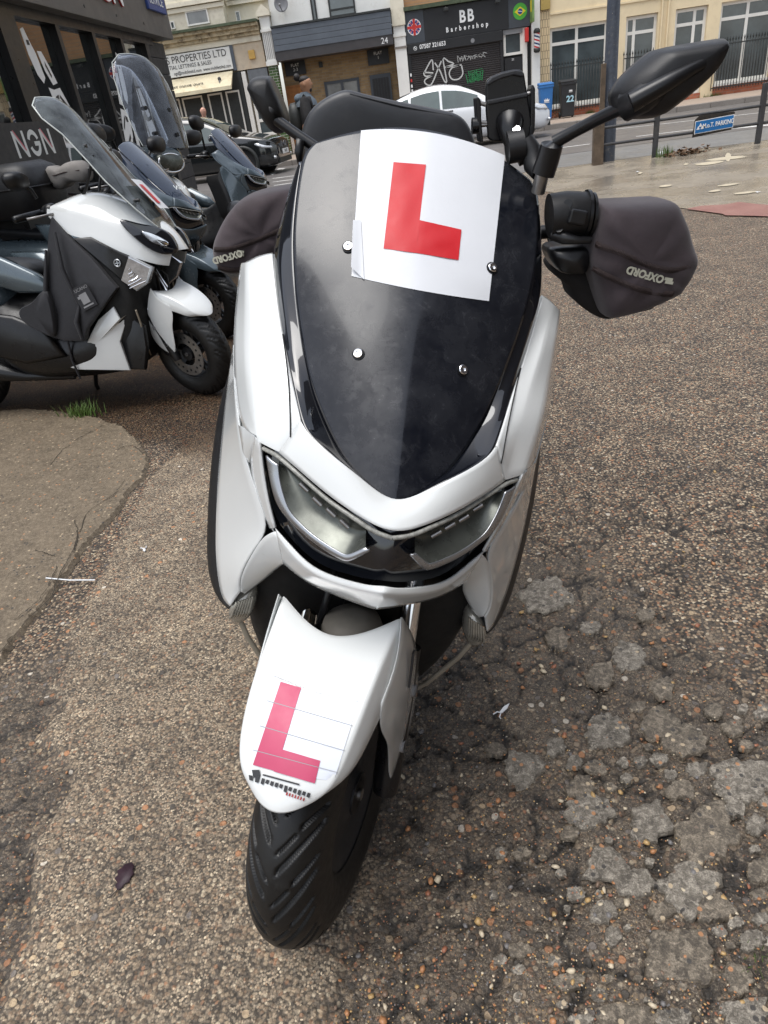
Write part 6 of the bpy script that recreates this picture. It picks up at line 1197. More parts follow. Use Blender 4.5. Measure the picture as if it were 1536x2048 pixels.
# image-right mirror
mr = hpill('mirror_housing', [(1222, 200), (1228, 178), (1248, 150), (1290, 112), (1316, 98), (1380, 86), (1440, 77), (1452, 82), (1451, 96), (1428, 138), (1386, 180), (1330, 224), (1306, 236), (1258, 238), (1232, 228)], .20, [(.50, (.004, -.045, .004)), (.72, (.004, -.040, .004)), (.90, (0, -.024, 0)), (1.0, (0, 0, 0)), (.99, (0, .014, 0)), (.9, (0, .016, 0))], M_MATTB, 60)
tube('housing_ridge', [h(1262, 206, .158), h(1330, 168, .150), h(1400, 130, .158), h(1444, 92, .19)], [.012, .010, .007, .003], M_SATB, mr, 10); add('socket', *tube_vf([h(1250, 214, .185), h(1290, 194, .165), h(1330, 172, .165)], [.017, .017, .012], 14), M_MATTB, mr); box('mirror_glass', 0, .001, 0, .001, 0, .001, M_CHROME, mr).location = h(1340, 160, .215)
tube('mirror_stalk', [h(1108, 285, .26), h(1150, 262, .25), h(1200, 236, .225), h(1262, 206, .185)], [.009, .008, .008, .009], M_SATB, W, 12); tube('mirror_boot', [h(1103, 285, .262), h(1104, 289, .262), h(1096, 318, .268), h(1086, 348, .272)], [.010, .0155, .016, .0165], M_SATB, W, 16); tube('mirror_stem', [h(1086, 340, .272), h(1076, 385, .28)], .010, M_STEEL, W, 10)
ml = hpill('mirror_housing', [(495, 174), (501, 161), (514, 153.5), (536, 151.5), (546, 158), (559, 184), (571, 211), (579, 242), (569, 264), (553, 267), (538, 257), (526, 239), (511, 211), (499, 185)], .46, [(.5, (0, -.050, .004)), (.75, (0, -.042, .003)), (.92, (0, -.024, 0)), (1.0, (0, 0, 0)), (.98, (0, .014, 0)), (.9, (0, .016, 0))], M_MATTB, 48); add('socket', *tube_vf([h(537, 231, .425), h(544, 224, .42), h(552, 212, .43)], [.011, .013, .008], 14), M_MATTB, ml)
tube('mirror_stalk', [h(536, 228, .425), h(560, 245, .42), h(598, 272, .41), h(640, 300, .40)], .008, M_SATB, W, 12); add('stalk_boot', *pillow_vf([h(*p, .42) for p in ((594, 270), (612, 276), (606, 330), (600, 340), (590, 300))], [(.8, (0, -.03, 0)), (1, (0, 0, 0)), (.8, (0, .03, 0))]), M_SATB, W)
# switchgear between visor and muff (image right)
tube('switch_box', [h(1098, 432, .27), h(1130, 428, .27), h(1166, 428, .275)], [.030, .031, .030], M_MATTB, W, 20); tube('switch_collar', [h(1168, 428, .275), h(1174, 428, .275)], .033, M_SATB, W, 20); tube('switch_collar', [h(1178, 430, .275), h(1183, 430, .275)], .031, M_SATB, W, 20)
box('indicator_switch', -.012, .014, -.012, .006, -.012, .008, M_SATB, W, .003).location = h(1152, 430, .245); tube('hazard_button', [h(1136, 408, .252), h(1136, 407, .244)], .006, M_SATB, W, 12)
tube('brake_lever', [h(1105, 468, .26), h(1130, 476, .25), h(1155, 480, .245), h(1180, 480, .25)], [.009, .009, .006, .005], M_RIMB, W, 10); tube('lever_bolt', [h(1118, 462, .25), h(1118, 457, .246)], .006, M_RIMB, W, 8)
hpill('master_cylinder', [(1100, 500), (1150, 492), (1176, 500), (1172, 540), (1150, 548), (1115, 540)], .27, [(.8, (0, -.02, 0)), (1, (0, 0, 0)), (1, (0, .05, 0))], M_SATB, 24)
def muff(name, outline, y, label, band, seam1, seam2, txt, d):
    t = empty(name, mat=to_m4(HR, HO)); tag(t, label, 'hand muff', 'hand muffs on the white scooter'); O = smooth_poly([h(a, b_, y) for a, b_ in outline], 64)
    LY = [(.45, (0, -.052 * d, 0)), (.72, (0, -.048 * d, 0)), (.89, (0, -.040 * d, 0)), (.975, (0, -.024 * d, 0)), (1.0, (0, .0, 0)), (1.0, (0, .05, 0)), (.95, (0, .10, 0)), (.8, (0, .14, 0))]; V, F = pillow_vf(O, LY); V = [np.asarray(p) + np.array([0, .0030 * math.sin(38 * p[0] + 21 * p[2]) + .0022 * math.sin(110 * p[0] - 70 * p[2]) + .0012 * math.sin(240 * p[2] + 90 * p[0]), 0]) for p in V]
    add('shell', V, F, M_MITT, t, subsurf=1); c = sum(O) / len(O); Rm = lambda p: (np.linalg.norm((p - c) * np.array([1, 0, 1])))
    def front(px, py, lift=.0015):
        """front skin of the shell under a photo point."""
        p = h(px, py, y - .03); a = math.atan2(p[2] - c[2], p[0] - c[0]); ang = [math.atan2(q[2] - c[2], q[0] - c[0]) for q in O]; k = int(np.argmin([abs((x - a + math.pi) % (2 * math.pi) - math.pi) for x in ang])); f = Rm(p) / Rm(O[k]); off = float(np.interp(f, [0, .45, .72, .89, .975, 1.0], [-.052, -.052, -.048, -.040, -.024, 0])) * d; q = h(px, py, y + off - lift); return np.array([q[0], y + off - lift + .0030 * math.sin(38 * q[0] + 21 * q[2]) + .0022 * math.sin(110 * q[0] - 70 * q[2]) + .0012 * math.sin(240 * q[2] + 90 * q[0]), q[2]])
    for sm in (seam1, seam2):
        P = [front(*p) for p in curve_pts([np.array(q, float) for q in sm], 30)]; sb = tube('seam', P, .0011, M_STITCH, t, 6); VF = []
        for i in range(len(P) - 1):
            for g in (.0, .33, .66):
                q = P[i] + (P[i + 1] - P[i]) * g; VF.append(tube_vf([q + np.array([0, -.0006, .0042]), q + np.array([0, -.0014, 0]), q + np.array([0, -.0006, -.0042])], .0006, 4))
        add('stitches', *merge(*VF), M_STITCH, sb)
    return t, front
rm, rf = muff('hand_muff', [(1180, 465), (1187, 430), (1193, 411), (1205, 406), (1260, 404), (1325, 401), (1343, 402), (1353, 411), (1366, 445), (1381, 492), (1386, 515), (1381, 540), (1360, 575), (1343, 589), (1300, 606), (1252, 624), (1218, 634), (1205, 628), (1192, 595), (1178, 550), (1171, 515)], .27, 'dark neoprene hand muff on the right side of the picture, over the near grip', None, [(1184, 470), (1196, 490), (1240, 505), (1290, 528), (1340, 540), (1384, 535)], [(1172, 528), (1210, 550), (1262, 572), (1310, 585), (1346, 586)], None, 1.0)
lm, lf_ = muff('hand_muff', [(425, 500), (440, 455), (468, 412), (500, 390), (550, 378), (600, 374), (640, 400), (640, 480), (600, 500), (560, 510), (520, 530), (470, 548), (440, 540)], .47, 'dark neoprene hand muff on the left side, half behind the visor', None, [(428, 500), (470, 495), (520, 478), (570, 455), (620, 430)], [(436, 535), (470, 540), (520, 522), (570, 500), (620, 480)], None, .8)
M_MTXT = M('reflective_print', (.42, .41, .33), .6, var=.1)
def word(par, front, s, p0, p1, size, flip=False):
    a, b_ = front(*p0, .004), front(*p1, .004); text('brand_print', s, size, M_MTXT, (a + b_) / 2, (b_ - a), (0, 0, -1), par, ext=.0006, bold=.0006, sx=.95)
word(rm, rf, 'OXFORD', (1330, 560), (1252, 538), .0148, True); word(lm, lf_, 'OXFORD', (474, 508), (436, 519), .0148, True)
for par, front, q in ((rm, rf, (1338, 562)), (lm, lf_, (481, 506))):
    for k in (-1, 1): box('brand_emblem', -.006, .006, -.0006, .0006, -.002, .002, M_MTXT, par).location = front(q[0], q[1] + 3.0 * k, .004)
for par, pts, y in ((rm, [(1110, 520), (1160, 515), (1200, 560), (1240, 620), (1305, 600), (1307, 615), (1270, 628), (1215, 640), (1180, 628), (1150, 600), (1140, 570), (1112, 550)], .31), (lm, [(480, 545), (560, 505), (600, 505), (590, 560), (520, 570)], .51)):
    O = [h(a, b_, y) + np.array([0, 0, .0022 * RNG.normal()]) for a, b_ in pts]; add('lining', *pillow_vf(smooth_poly(O, 50), [(.85, (0, -.02, 0)), (1, (0, 0, 0)), (1.0, (0, .06, 0)), (.8, (0, .1, 0))]), M_MITTB, par)
# phone holder
ph = empty('phone_holder', mat=to_m4(HR, HO)); tag(ph, 'black phone holder clamped beside the mirror stem', 'phone holder'); Y = .34
def ppoly(name, pts, y, th, mat=M_SATB, bevel=.002, parent=ph): return add(name, *extrude_vf([h(a, b_, y) for a, b_ in pts], (0, th, 0)), mat, parent, smooth=False, bevel=bevel)
ppoly('back_plate', [(972, 172), (974, 160), (984, 152), (1004, 144), (1026, 139), (1042, 139), (1049, 146), (1054, 180), (1062, 230), (1068, 280), (1062, 284), (985, 283), (977, 278), (973, 220)], Y, .012, M('holder_black', (.008, .008, .009), .3, var=.2), .003); ppoly('plate_lip', [(973, 166), (984, 154), (1004, 146), (1030, 140), (1044, 142), (1049, 150), (1046, 154), (1028, 150), (1006, 156), (988, 164), (975, 172)], Y - .006, .006, M_GREYP); ppoly('plate_rib', [(974, 200), (1056, 184), (1057, 194), (975, 211)], Y - .004, .004, M_GREYP)
ppoly('side_arm', [(952, 196), (956, 193), (962, 200), (963, 240), (967, 285), (960, 284), (955, 240)], Y - .004, .03); ppoly('side_arm', [(1062, 178), (1066, 168), (1071, 176), (1071, 230), (1070, 262), (1062, 280), (1056, 282), (1061, 250), (1062, 210)], Y - .004, .03)
for p in (((960, 206), (974, 210)), ((962, 245), (976, 246)), ((1054, 188), (1064, 186)), ((1060, 222), (1066, 222)), ((1060, 256), (1066, 254))): tube('cross_bar', [h(*p[0], Y + .006), h(*p[1], Y + .006)], .003, M_STEEL, ph, 8)
tube('knob', [h(944, 252, Y + .006), h(956, 251, Y + .006)], .011, M_SATB, ph, 14); tube('knob_shaft', [h(954, 251, Y + .006), h(976, 249, Y + .006)], .003, M_STEEL, ph, 8); tube('ball_joint', [h(1020, 246, Y - .004), h(1020, 262, Y - .02), h(1026, 285, Y - .02)], [.020, .016, .013], M_SATB, ph, 16); tube('clamp', [h(1014, 296, Y - .03), h(1046, 290, Y - .03)], .0215, M_MATTB, ph, 22); tube('clamp_bolt', [h(1033, 264, Y - .03), h(1033, 258, Y - .035)], .0055, M_CHROME, ph, 12)
tube('clamp_arm', [h(1050, 282, Y - .03), h(1062, 300, Y - .035), h(1066, 330, Y - .04), h(1080, 344, Y - .055)], [.013, .014, .014, .013], M_MATTB, ph, 12); tube('clamp_screw', [h(1036, 322, Y - .03), h(1048, 316, Y - .03)], .008, M_SATB, ph, 10)
# top case behind the seat
tc = empty('top_case', mat=to_m4(HR, HO)); tag(tc, 'large dark grey top case behind the white scooter windscreen', 'top case'); Y = 1.25
TCO = [(597, 420), (596, 330), (598, 268), (612, 226), (640, 199), (676, 181), (697, 177), (718, 185), (800, 203), (880, 218), (915, 226), (934, 240), (950, 272), (958, 310), (958, 420)]; O = [h(a, b_, Y) for a, b_ in TCO]
V, F = pillow_vf(O, [(.90, (0, -.035, -.01)), (.975, (0, -.022, 0)), (1, (0, 0, 0)), (1.0, (0, .30, 0)), (.96, (0, .36, -.01)), (.85, (0, .39, -.02))]); add('lid', V, F, M_GREYP, tc, subsurf=2)
tube('lid_rib', [h(694, 214, Y - .024), h(684, 245, Y - .026), h(672, 290, Y - .028)], [.003, .005, .005], M_GREYP, tc, 8); tube('lid_rib', [h(905, 246, Y - .022), h(900, 270, Y - .026), h(904, 300, Y - .028)], [.003, .006, .005], M_GREYP, tc, 8); tube('lid_bead', [h(700, 188, Y - .026), h(800, 212, Y - .030), h(905, 232, Y - .024)], .0025, M_GREYP, tc, 8)
cc_ = sum(O) / len(O); box('base', -.19, .19, -.02, .34, -.03, .0, M_SATB, tc, .01).location = (cc_[0], Y, min(p[2] for p in O) - .005); box('carrier', -.1, .1, .0, .35, -.05, 0, M_SATB, W, .01).location = (0, 1.3, .93)
# ================================================================== PARKED SCOOTERS BY THE SHOP
def park_frame(head, lean):
    hd = rad(head); fwd = np.array([math.cos(hd), math.sin(hd), 0]); right = np.array([math.sin(hd), -math.cos(hd), 0]); up = np.array([0, 0, 1.0]); l = rad(lean)
    return np.array([math.cos(l) * right + math.sin(l) * up, -fwd, math.cos(l) * up - math.sin(l) * right]).T
def clear_screen(root, pts_edge, cx, mat=M_CLEARS, name='screen', bow=2.0):
    """pts_edge: (half width, y, z) from bottom to top; curved sheet."""
    G = []; n = 8
    for x, y, z, zc in pts_edge: G.append([(x * k / n, y - bow * (x * x - (x * k / n) ** 2), z + (zc - z) * (1 - (k / n) ** 2)) for k in range(-n, n + 1)])
    o = add(name, [p for r in G for p in r], grid_faces(len(G), 2 * n + 1), mat, root, subsurf=1, solid=.004, offset=0)
    e = [G[i][0] for i in range(len(G))] + G[-1][1:] + [G[i][-1] for i in range(len(G) - 2, -1, -1)]; tube('screen_edge', e, .003, M('screen_edge', (.55, .58, .55), .3), o, 6); return o
def xpill(name, s, x, pts, root, mat, d=.012, n=None, inn=.02):
    O = [(s * (x if len(p) == 2 else p[2]), p[0], p[1]) for p in pts]
    if n: O = smooth_poly(O, n)
    return add(name, *pillow_vf(O, [(.96, (-s * inn, 0, 0)), (1, (0, 0, 0)), (.985, (s * d * .6, 0, 0)), (.9, (s * d, 0, 0))]), mat, root, auto=40)
# --- nearest: older white scooter, tall clear screen, black leg apron
P1 = empty('white_parked_scooter', mat=to_m4(park_frame(-6, 8), np.array([-1.28, 3.42, 0]))); tag(P1, 'white scooter with tall clear screen and black leg apron, nearest parked', 'scooter', 'scooters parked by the shop')
ST = steer_fn(-24)
wheel(P1, 'front_wheel', WC, ST, side=1, w=.060); fender(P1, M_PAINTW, ST); forks(P1, ST); rear_body(P1, M_PAINTG, M_SATB); under_body(P1); handlebar(P1, ST, 1.0, .40)
ST_ = [[(0, -.118, .735), (.05, -.105, .735), (.085, -.075, .73), (.09, -.045, .67)], [(0, -.082, .83), (.07, -.055, .83), (.12, -.02, .80), (.14, -.005, .68)], [(0, .03, .915), (.08, .045, .905), (.155, .08, .86), (.188, .08, .725)], [(0, .13, .975), (.09, .14, .965), (.17, .18, .90), (.212, .19, .79)], [(0, .23, 1.03), (.1, .235, 1.025), (.185, .28, .945), (.218, .30, .838)], [(0, .34, 1.045), (.1, .34, 1.04), (.19, .36, .985), (.215, .37, .85)], [(0, .45, 1.0), (.1, .455, 1.0), (.175, .46, .985), (.195, .46, .95)]]
patch('front_cowl', ST_, M_PAINTW, P1, crease_cols=(2,), cw=.6, subsurf=2, solid=.004, offset=0)
for s in (1, -1):
    hl1 = xpill('headlamp', s, .13, [(.115, .895, .160), (.03, .868, .135), (-.045, .842, .105), (-.090, .798, .083), (-.102, .732, .080), (-.05, .722, .110), (.01, .755, .142), (.075, .83, .166)], P1, M_GLOSSB, .014, 40); xpill('lens', s, .13, [(.02, .835, .155), (-.03, .815, .13), (-.075, .775, .108), (-.06, .758, .115), (-.01, .785, .142)], hl1, M_CHROME, .010, 24)
    ind = xpill('indicator', s, .19, [(.085, .735, .205), (.0, .672, .165), (.04, .605, .165), (.10, .572, .18), (.155, .63, .205)], P1, M('clear_indicator', (.62, .64, .66), .12, var=.3, vs=40, metal=.6, coat=1), .024)
    for q in range(6): tube('lens_rib', [(s * (.204 - .003 * q), .07 - .012 * q + .03, .705 - .018 * q), (s * (.222 - .002 * q), .09 - .004 * q, .675 - .014 * q), (s * .214, .14 - .004 * q, .66 - .014 * q)], .0025, M_CHROME, ind, 6)
    sp = xpill('side_panel', s, .215, [(.345, .838), (.254, .835), (.16, .775), (.075, .722, .205), (.10, .66, .205), (.145, .628)], P1, M_SATB, .012)
    V, F = lathe_vf([(.012, 0), (.019, 0), (.019, .003), (.012, .003)], 24, 'x', (s * .2285 - (.003 if s < 0 else 0), .145, .708), True); em = add('round_emblem', V, F, M_SILVER, sp); boxes('emblem_bars', [(s * .229 - .001, s * .229 + .001, .145 - .0022, .145 + .0022, .708 - .013, .708 + .013), (s * .2292 - .001, s * .2292 + .001, .145 - .013, .145 + .013, .708 - .0022, .708 + .0022)], M_SILVER, sp)
    xpill('lower_fairing', s, .22, [(.222, .515), (.205, .455), (.168, .475, .19), (.245, .345, .20), (.235, .196, .19), (.50, .225), (.65, .272), (.51, .283), (.425, .345), (.32, .46)], P1, M_PAINTW, .010); xpill('lower_duct', s, .175, [(.185, .465), (.25, .33), (.25, .20), (.16, .19), (.12, .30), (.11, .41)], P1, M_SATB, .012)
    ap = xpill('leg_apron', s, .262, [(.43, .94, .205), (.455, .87, .225), (.53, .62), (.60, .415), (.50, .38, .272), (.395, .368), (.368, .42), (.27, .505), (.168, .60, .235), (.19, .63, .232), (.265, .75, .232), (.36, .855, .225)], P1, M_FABRIC, .016, None, .03); xpill('apron_flap', s, .285, [(.50, .62), (.60, .575), (.672, .55), (.682, .50), (.60, .435), (.52, .42)], ap, M_FABRIC, .02, 24)
    for y0, z0, y1, z1 in ((.40, .87, .37, .55), (.37, .55, .40, .38), (.47, .80, .53, .45)): tube('apron_fold', [(s * .262, y0, z0), (s * .290, (y0 + y1) / 2 + .012, (z0 + z1) / 2), (s * .276, y1, z1)], [.006, .012, .008], M_FABRIC, ap, 10)
    tube('apron_strap', [(s * .26, .49, .38), (s * .25, .505, .28), (s * .23, .50, .18)], .006, M_FABRIC, ap, 6)
lb = empty('apron_label', (.284, .325, .575)); lb.parent = P1; box('patch', -.0015, .0015, -.045, .045, -.055, .055, M_FABRIC, lb); lb.rotation_euler = (rad(-18), 0, 0)
text('brand_print', 'TUCANO', .021, M_DISH, (.0022, 0, .038), (0, -1, 0), (0, 0, 1), lb, ext=.0004); boxes('brand_bird', [(.0015, .0025, -.03, .03, -.045, -.038), (.0015, .0025, -.02, .022, -.03, .018), (.0015, .0026, .012, .034, .0, .012)], M_DISH, lb)
s1 = clear_screen(P1, [(.10, -.035, .845, .80), (.150, .03, .93, .90), (.165, .14, 1.06, 1.04), (.168, .21, 1.16, 1.145), (.175, .29, 1.27, 1.265), (.19, .36, 1.34, 1.35), (.18, .395, 1.395, 1.415), (.12, .41, 1.435, 1.445)], 0, bow=1.6)
add('learner_sticker', [(x, .008 + (z - .93) * .82 - 1.6 * (.023 - x * x) - .005, z) for z in (.93, 1.07) for x in (.03, -.06, -.12)], [(0, 1, 4, 3), (1, 2, 5, 4)], M_SCR, s1, fixn=False); add('learner_letter', [(x, .008 + (z - .93) * .82 - 1.6 * (.023 - x * x) - .0075, z) for z in (.955, 1.045) for x in (.005, -.03)], [(0, 1, 3, 2)], M_STRED, s1, fixn=False)
for x, z in ((.11, 1.22), (-.11, 1.22), (.10, .97), (-.10, .97)): tube('screen_bolt', [(x, np.interp(z, [.93, 1.27], [.03, .29]) - 1.6 * (.16 ** 2 - x * x) - .008, z), (x, np.interp(z, [.93, 1.27], [.03, .29]) + .03, z)], .008, M_SATB, s1, 10)
for s in (1, -1): tube('screen_bracket', [(s * .11, .20, 1.18), (s * .10, .28, 1.05), (s * .08, .34, 1.0)], .007, M_SATB, P1, 8)
mirror_part(P1, (.24, .46, 1.02), (.27, .50, 1.09), None, 1, size=.7); mirror_part(P1, (-.24, .42, 1.02), (-.30, .38, 1.20), None, -1)

# --- grey ones of the same build as the white scooter in front, and a white one between
def grey_scooter(name, label, hx, hy, YY, head, lean, paint, visor, steer, screen=False, sticker=None):
    R = park_frame(head, lean); O = at_y(hx, hy, YY) - R @ np.array([0, -.06, .77]); O[2] = 0.0
    g = empty(name, mat=to_m4(R, O)); tag(g, label, 'scooter', 'scooters parked by the shop'); S_ = steer_fn(steer)
    fb = front_body(g, paint, visor, M_GLOSSB if paint is not M_PAINTG else M_PAINTN); under_body(g); rear_body(g, paint, M_SATB)
    wheel(g, 'front_wheel', WC, S_, side=1, w=.060); fender(g, paint, S_); forks(g, S_); handlebar(g, S_, 1.03, .36)
    for s in (1, -1): indicator(g, s)
    mirror_part(g, (.22, .36, 1.05), (.31, .33, 1.23), None, 1); mirror_part(g, (-.22, .36, 1.05), (-.31, .33, 1.23), None, -1)
    for s in (1, -1):
        V, F = lathe_vf([(.012, 0), (.019, 0), (.019, .004), (.012, .004)], 20, 'x', (s * .246, .19, .62), True); add('round_emblem', V, F, M_SILVER, g)
    return g
P2 = grey_scooter('grey_parked_scooter', 'dark grey scooter with navy visor parked second from the front', 400, 432, 4.6, -8, 8, M_PAINTG, M_PAINTN, -22)
text('shop_print', 'NGN', .05, M_NG, (.035, .015, .935), (1, .25, 0), (0, .65, .75), P2, ext=.001)
P3 = empty('white_tall_screen_scooter', mat=to_m4(park_frame(-34, 8), np.array([-1.84, 5.35, 0]))); tag(P3, 'white scooter behind the grey one, with very tall clear screen and chrome lamp', 'scooter', 'scooters parked by the shop'); S_ = steer_fn(-18)
wheel(P3, 'front_wheel', WC, S_, side=1, w=.060); fender(P3, M_PAINTW, S_); forks(P3, S_); rear_body(P3, M_PAINTW, M_SATB); handlebar(P3, S_, 1.06, .26)
loft('front_shield', [(-.10, [(0, .66), (.05, .66), (.08, .72), (.075, .80), (.04, .84), (0, .85)]), (-.02, [(0, .56), (.10, .56), (.15, .68), (.14, .86), (.08, .93), (0, .95)]), (.10, [(0, .40), (.14, .4), (.21, .62), (.20, .88), (.12, .98), (0, 1.0)]), (.24, [(0, .24), (.15, .24), (.24, .55), (.23, .85), (.13, .98), (0, 1.0)])], M_PAINTW, P3)
xpill('side_lamp', 1, .12, [(-.06, .80), (.02, .83, .17), (.05, .75, .19), (-.04, .70, .14)], P3, M_GLOSSB, .012, 20)
nc_ = add('lamp_nacelle', *pillow_vf(smooth_poly([(x, .02, z) for x, z in ((-.15, 1.06), (-.08, .98), (.08, .98), (.15, 1.06), (.12, 1.15), (0, 1.19), (-.12, 1.15))], 36), [(.8, (0, .26, .0)), (1, (0, .16, 0)), (1.0, (0, .04, 0)), (.9, (0, .0, 0)), (.7, (0, -.006, 0))]), M_PAINTG, P3); add('chrome_lamp', *pillow_vf(smooth_poly([(x, 0, z) for x, z in ((-.11, 1.05), (-.06, 1.0), (.06, 1.0), (.11, 1.05), (.09, 1.11), (-.09, 1.11))], 32), [(1, (0, .03, 0)), (1, (0, -.01, 0)), (.8, (0, -.025, 0)), (.4, (0, -.03, 0))]), M_REFL, nc_); tube('lamp_rim', [(.11 * math.cos(a), -.012, 1.055 + .06 * math.sin(a)) for a in np.arange(28) * 2 * math.pi / 28], .008, M_CHROME, nc_, 8, close=True)
s3 = clear_screen(P3, [(.20, .02, 1.16, 1.15), (.225, .06, 1.26, 1.26), (.235, .12, 1.42, 1.42), (.225, .18, 1.58, 1.585), (.19, .22, 1.68, 1.70), (.11, .24, 1.74, 1.75)], 0, thin_clear('tinted_screen', (.86, .90, .95), .08, milkcol=(.5, .56, .66)), bow=1.3)
for x, z in ((.09, 1.24), (.10, 1.40), (-.09, 1.24), (-.10, 1.40)): y_ = np.interp(z, [1.16, 1.42, 1.58], [.02, .12, .18]) - 1.3 * (.05 - x * x); tube('screen_bolt', [(x, y_ - .014, z), (x, y_ + .03, z)], .013, M_SATB, s3, 12)
add('screen_emblem', *pillow_vf([(.11 + .035 * math.cos(a), -.02, 1.19 + .02 * math.sin(a)) for a in np.arange(20) * 2 * math.pi / 20], [(1, (0, .004, 0)), (1, (0, 0, 0)), (.9, (0, -.002, 0))]), M_SILVER, s3)
mirror_part(P3, (.24, .26, 1.10), (.33, .20, 1.24), None, 1); mirror_part(P3, (-.24, .26, 1.10), (-.33, .2, 1.24), None, -1)
P4 = grey_scooter('slate_parked_scooter', 'slate grey scooter with pointed visor, farthest of the parked row', 528, 352, 6.65, -12, 8, M_PAINTG, M_PAINTN, -10)
# rear of a further scooter at the far left: grey hand muffs and a top box
tb = empty('black_top_box', (-2.60, 4.75, .88), rad(-8)); tag(tb, 'black scooter top box at the left edge in front of the shop lettering', 'top box'); V, F = pillow_vf([(.30 * math.copysign(abs(math.cos(a)) ** .5, math.cos(a)), .24 * math.copysign(abs(math.sin(a)) ** .5, math.sin(a)), 0) for a in np.arange(28) * 2 * math.pi / 28], [(.86, (0, 0, 0)), (.98, (0, 0, .03)), (1.0, (0, 0, .16)), (1.0, (0, 0, .19)), (.93, (0, 0, .27)), (.7, (0, 0, .31))]); add('shell', V, F, M_MATTB, tb, auto=50); tube('seam', [(.305 * math.copysign(abs(math.cos(a)) ** .5, math.cos(a)), .245 * math.copysign(abs(math.sin(a)) ** .5, math.sin(a)), .17) for a in np.arange(28) * 2 * math.pi / 28], .006, M_SATB, tb, 6, close=True); box('mount', -.12, .12, -.12, .12, -.12, .0, M_SATB, tb); 

c = at_y(138, 343, 4.72); gm_ = empty('grey_hand_muff', c, rad(-10)); tag(gm_, 'faded grey hand muff behind the nearest parked scooter', 'hand muff')
add('shell', *pillow_vf(smooth_poly([(-.16, 0, -.05), (-.165, 0, .02), (-.13, 0, .045), (-.07, 0, .03), (0, 0, .05), (.09, 0, .05), (.13, 0, -.01), (.10, 0, -.07), (0, 0, -.06), (-.06, 0, -.09), (-.12, 0, -.09)], 48), [(.5, (0, -.05, 0)), (.85, (0, -.035, 0)), (1, (0, 0, 0)), (.95, (0, .07, 0))]), M('faded_grey_fabric', (.21, .195, .18), .85, var=.2, vs=12, fine=.3, fs=300), gm_); tube('seam', [(-.15, -.03, .0), (-.08, -.05, -.01), (0, -.05, .0), (.10, -.035, .0)], .004, M_STITCH, gm_, 6); tube('bar', [(.1, .02, 0), (.3, .05, -.02)], .012, M_SATB, gm_, 8)

# ================================================================== SMALL THINGS ON THE GROUND
M_PLAS = M('white_plastic', (.70, .71, .72), .4, var=.05)
def pick(px, py, ang, L, label, z=.010):
    t = empty('floss_pick', (*at_z(px, py)[:2], z), ang); tag(t, label, 'floss pick'); add('handle', *extrude_vf([(0, -.003, 0), (L * .55, -.0045, 0), (L, 0, 0), (L * .55, .0045, 0), (0, .003, 0)], (0, 0, .0025)), M_PLAS, t, smooth=False)
    tube('fork', [(-.014, -.010, .001), (-.012, -.005, .001), (0, 0, .001), (-.003, .008, .001), (-.014, .011, .001)], .0016, M_PLAS, t, 6)
pick(1002, 1432, rad(48), .034, 'white plastic floss pick lying on the broken ground right of the wheel'); pick(290, 1104, rad(-60), .020, 'small white plastic floss pick left of the scooter near the slab', .012)
a, b = at_z(92, 1156, .022), at_z(190, 1160, .016); c = (a + b) / 2 + np.array([0, -.006, 0]); tag(tube('cable_tie', [a, c, b], .0022, M_PLAS, None, 6), 'thin white cable tie across the cracked slab edge', 'cable tie')
lc = at_z(254, 1756); lf = empty('dead_leaf', (lc[0], lc[1], .009), rad(80)); tag(lf, 'dark purple dead leaf flat on the ground at lower left', 'leaf')
P = [(-.030, 0), (-.022, .010), (-.016, .008), (-.010, .018), (-.002, .014), (.004, .020), (.012, .013), (.018, .012), (.026, 0), (.018, -.010), (.010, -.011), (.004, -.018), (-.004, -.014), (-.012, -.016), (-.016, -.008), (-.024, -.008)]
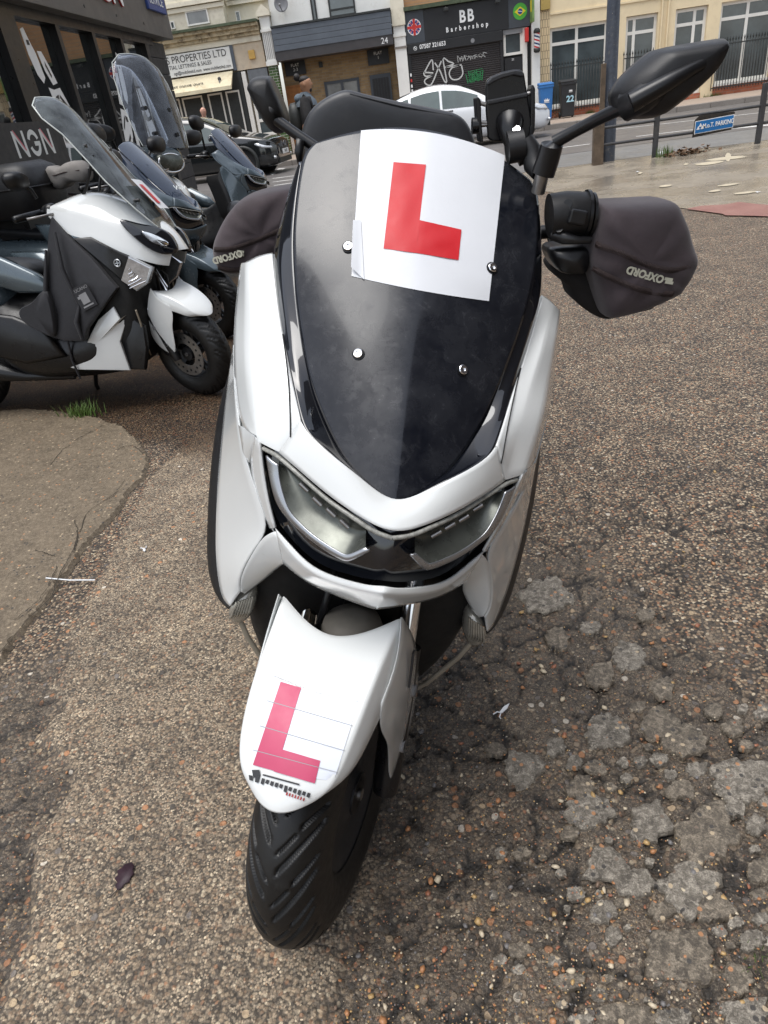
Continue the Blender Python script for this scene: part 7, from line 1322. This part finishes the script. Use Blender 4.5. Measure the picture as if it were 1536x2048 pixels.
add('blade', [(x, y, .0015 + .0025 * abs(y) / .02 + .001 * math.sin(90 * x)) for x, y in P] + [(0, 0, .001)], [(i, (i + 1) % 16, 16) for i in range(16)], M('leaf_purple', (.028, .012, .018), .55, var=.3, vs=60), lf, solid=.0006); tube('stalk', [(-.030, 0, .002), (-.042, .004, .003), (-.046, .010, .002)], .001, M('leaf_stalk', (.02, .012, .012), .6), lf, 5)
gp = at_z(162, 838); tuft('grass_tuft', gp[0], gp[1] + .02, 130, .085, .045, M_GRASS, 'green grass tuft growing at the top edge of the concrete patch', z0=.004, lean=.8)
gp = at_z(1532, 1930); tuft('moss_tuft', gp[0], gp[1], 60, .02, .022, M_GRASS, 'little green moss tuft between concrete pieces at lower right', 'moss', z0=.0, lean=1.2)
# scraps and paint smears on the wet forecourt
M_SMEAR = M('pale_smear', (.46, .40, .29), .7, var=.2, vs=12, dirt=.5, dirtcol=(.27, .23, .17), ds=14)
for i, (px, py, w_, h_) in enumerate(((1455, 318, 40, 3), (1456, 316, 6, 9), (1372, 330, 5, 2), (1420, 328, 30, 3), (1455, 372, 22, 2), (1490, 388, 24, 2), (1330, 374, 14, 2), (1430, 384, 12, 2), (1280, 348, 5, 2))):
    n = 14; P = gpx([(px + w_ * math.cos(t) * (1 + .25 * RNG.normal() * .5), py + h_ * math.sin(t) - .11 * w_ * math.cos(t)) for t in np.arange(n) * 2 * math.pi / n]); sheet('paint_smear', P, .0105 + .0004 * i, M_SMEAR)['kind'] = 'structure'
for i, (px, py, lb) in enumerate(((1275, 346, 'tiny white paper scrap on the forecourt near the railing'), (1516, 387, 'small pale leaf scrap on the forecourt at the right edge'))):
    c = at_z(px, py); tag(add('paper_scrap', [(c[0] + .03 * math.cos(t + i), c[1] + .03 * math.sin(t + i), .014 + .006 * (k % 2)) for k, t in enumerate((0, 1.4, 3.0, 4.4))], [(0, 1, 2, 3)], M_PLAS, smooth=False, fixn=False), lb, 'paper scrap')
# ------------------------------------------------------------------ lettering becomes plain mesh
bake_texts()
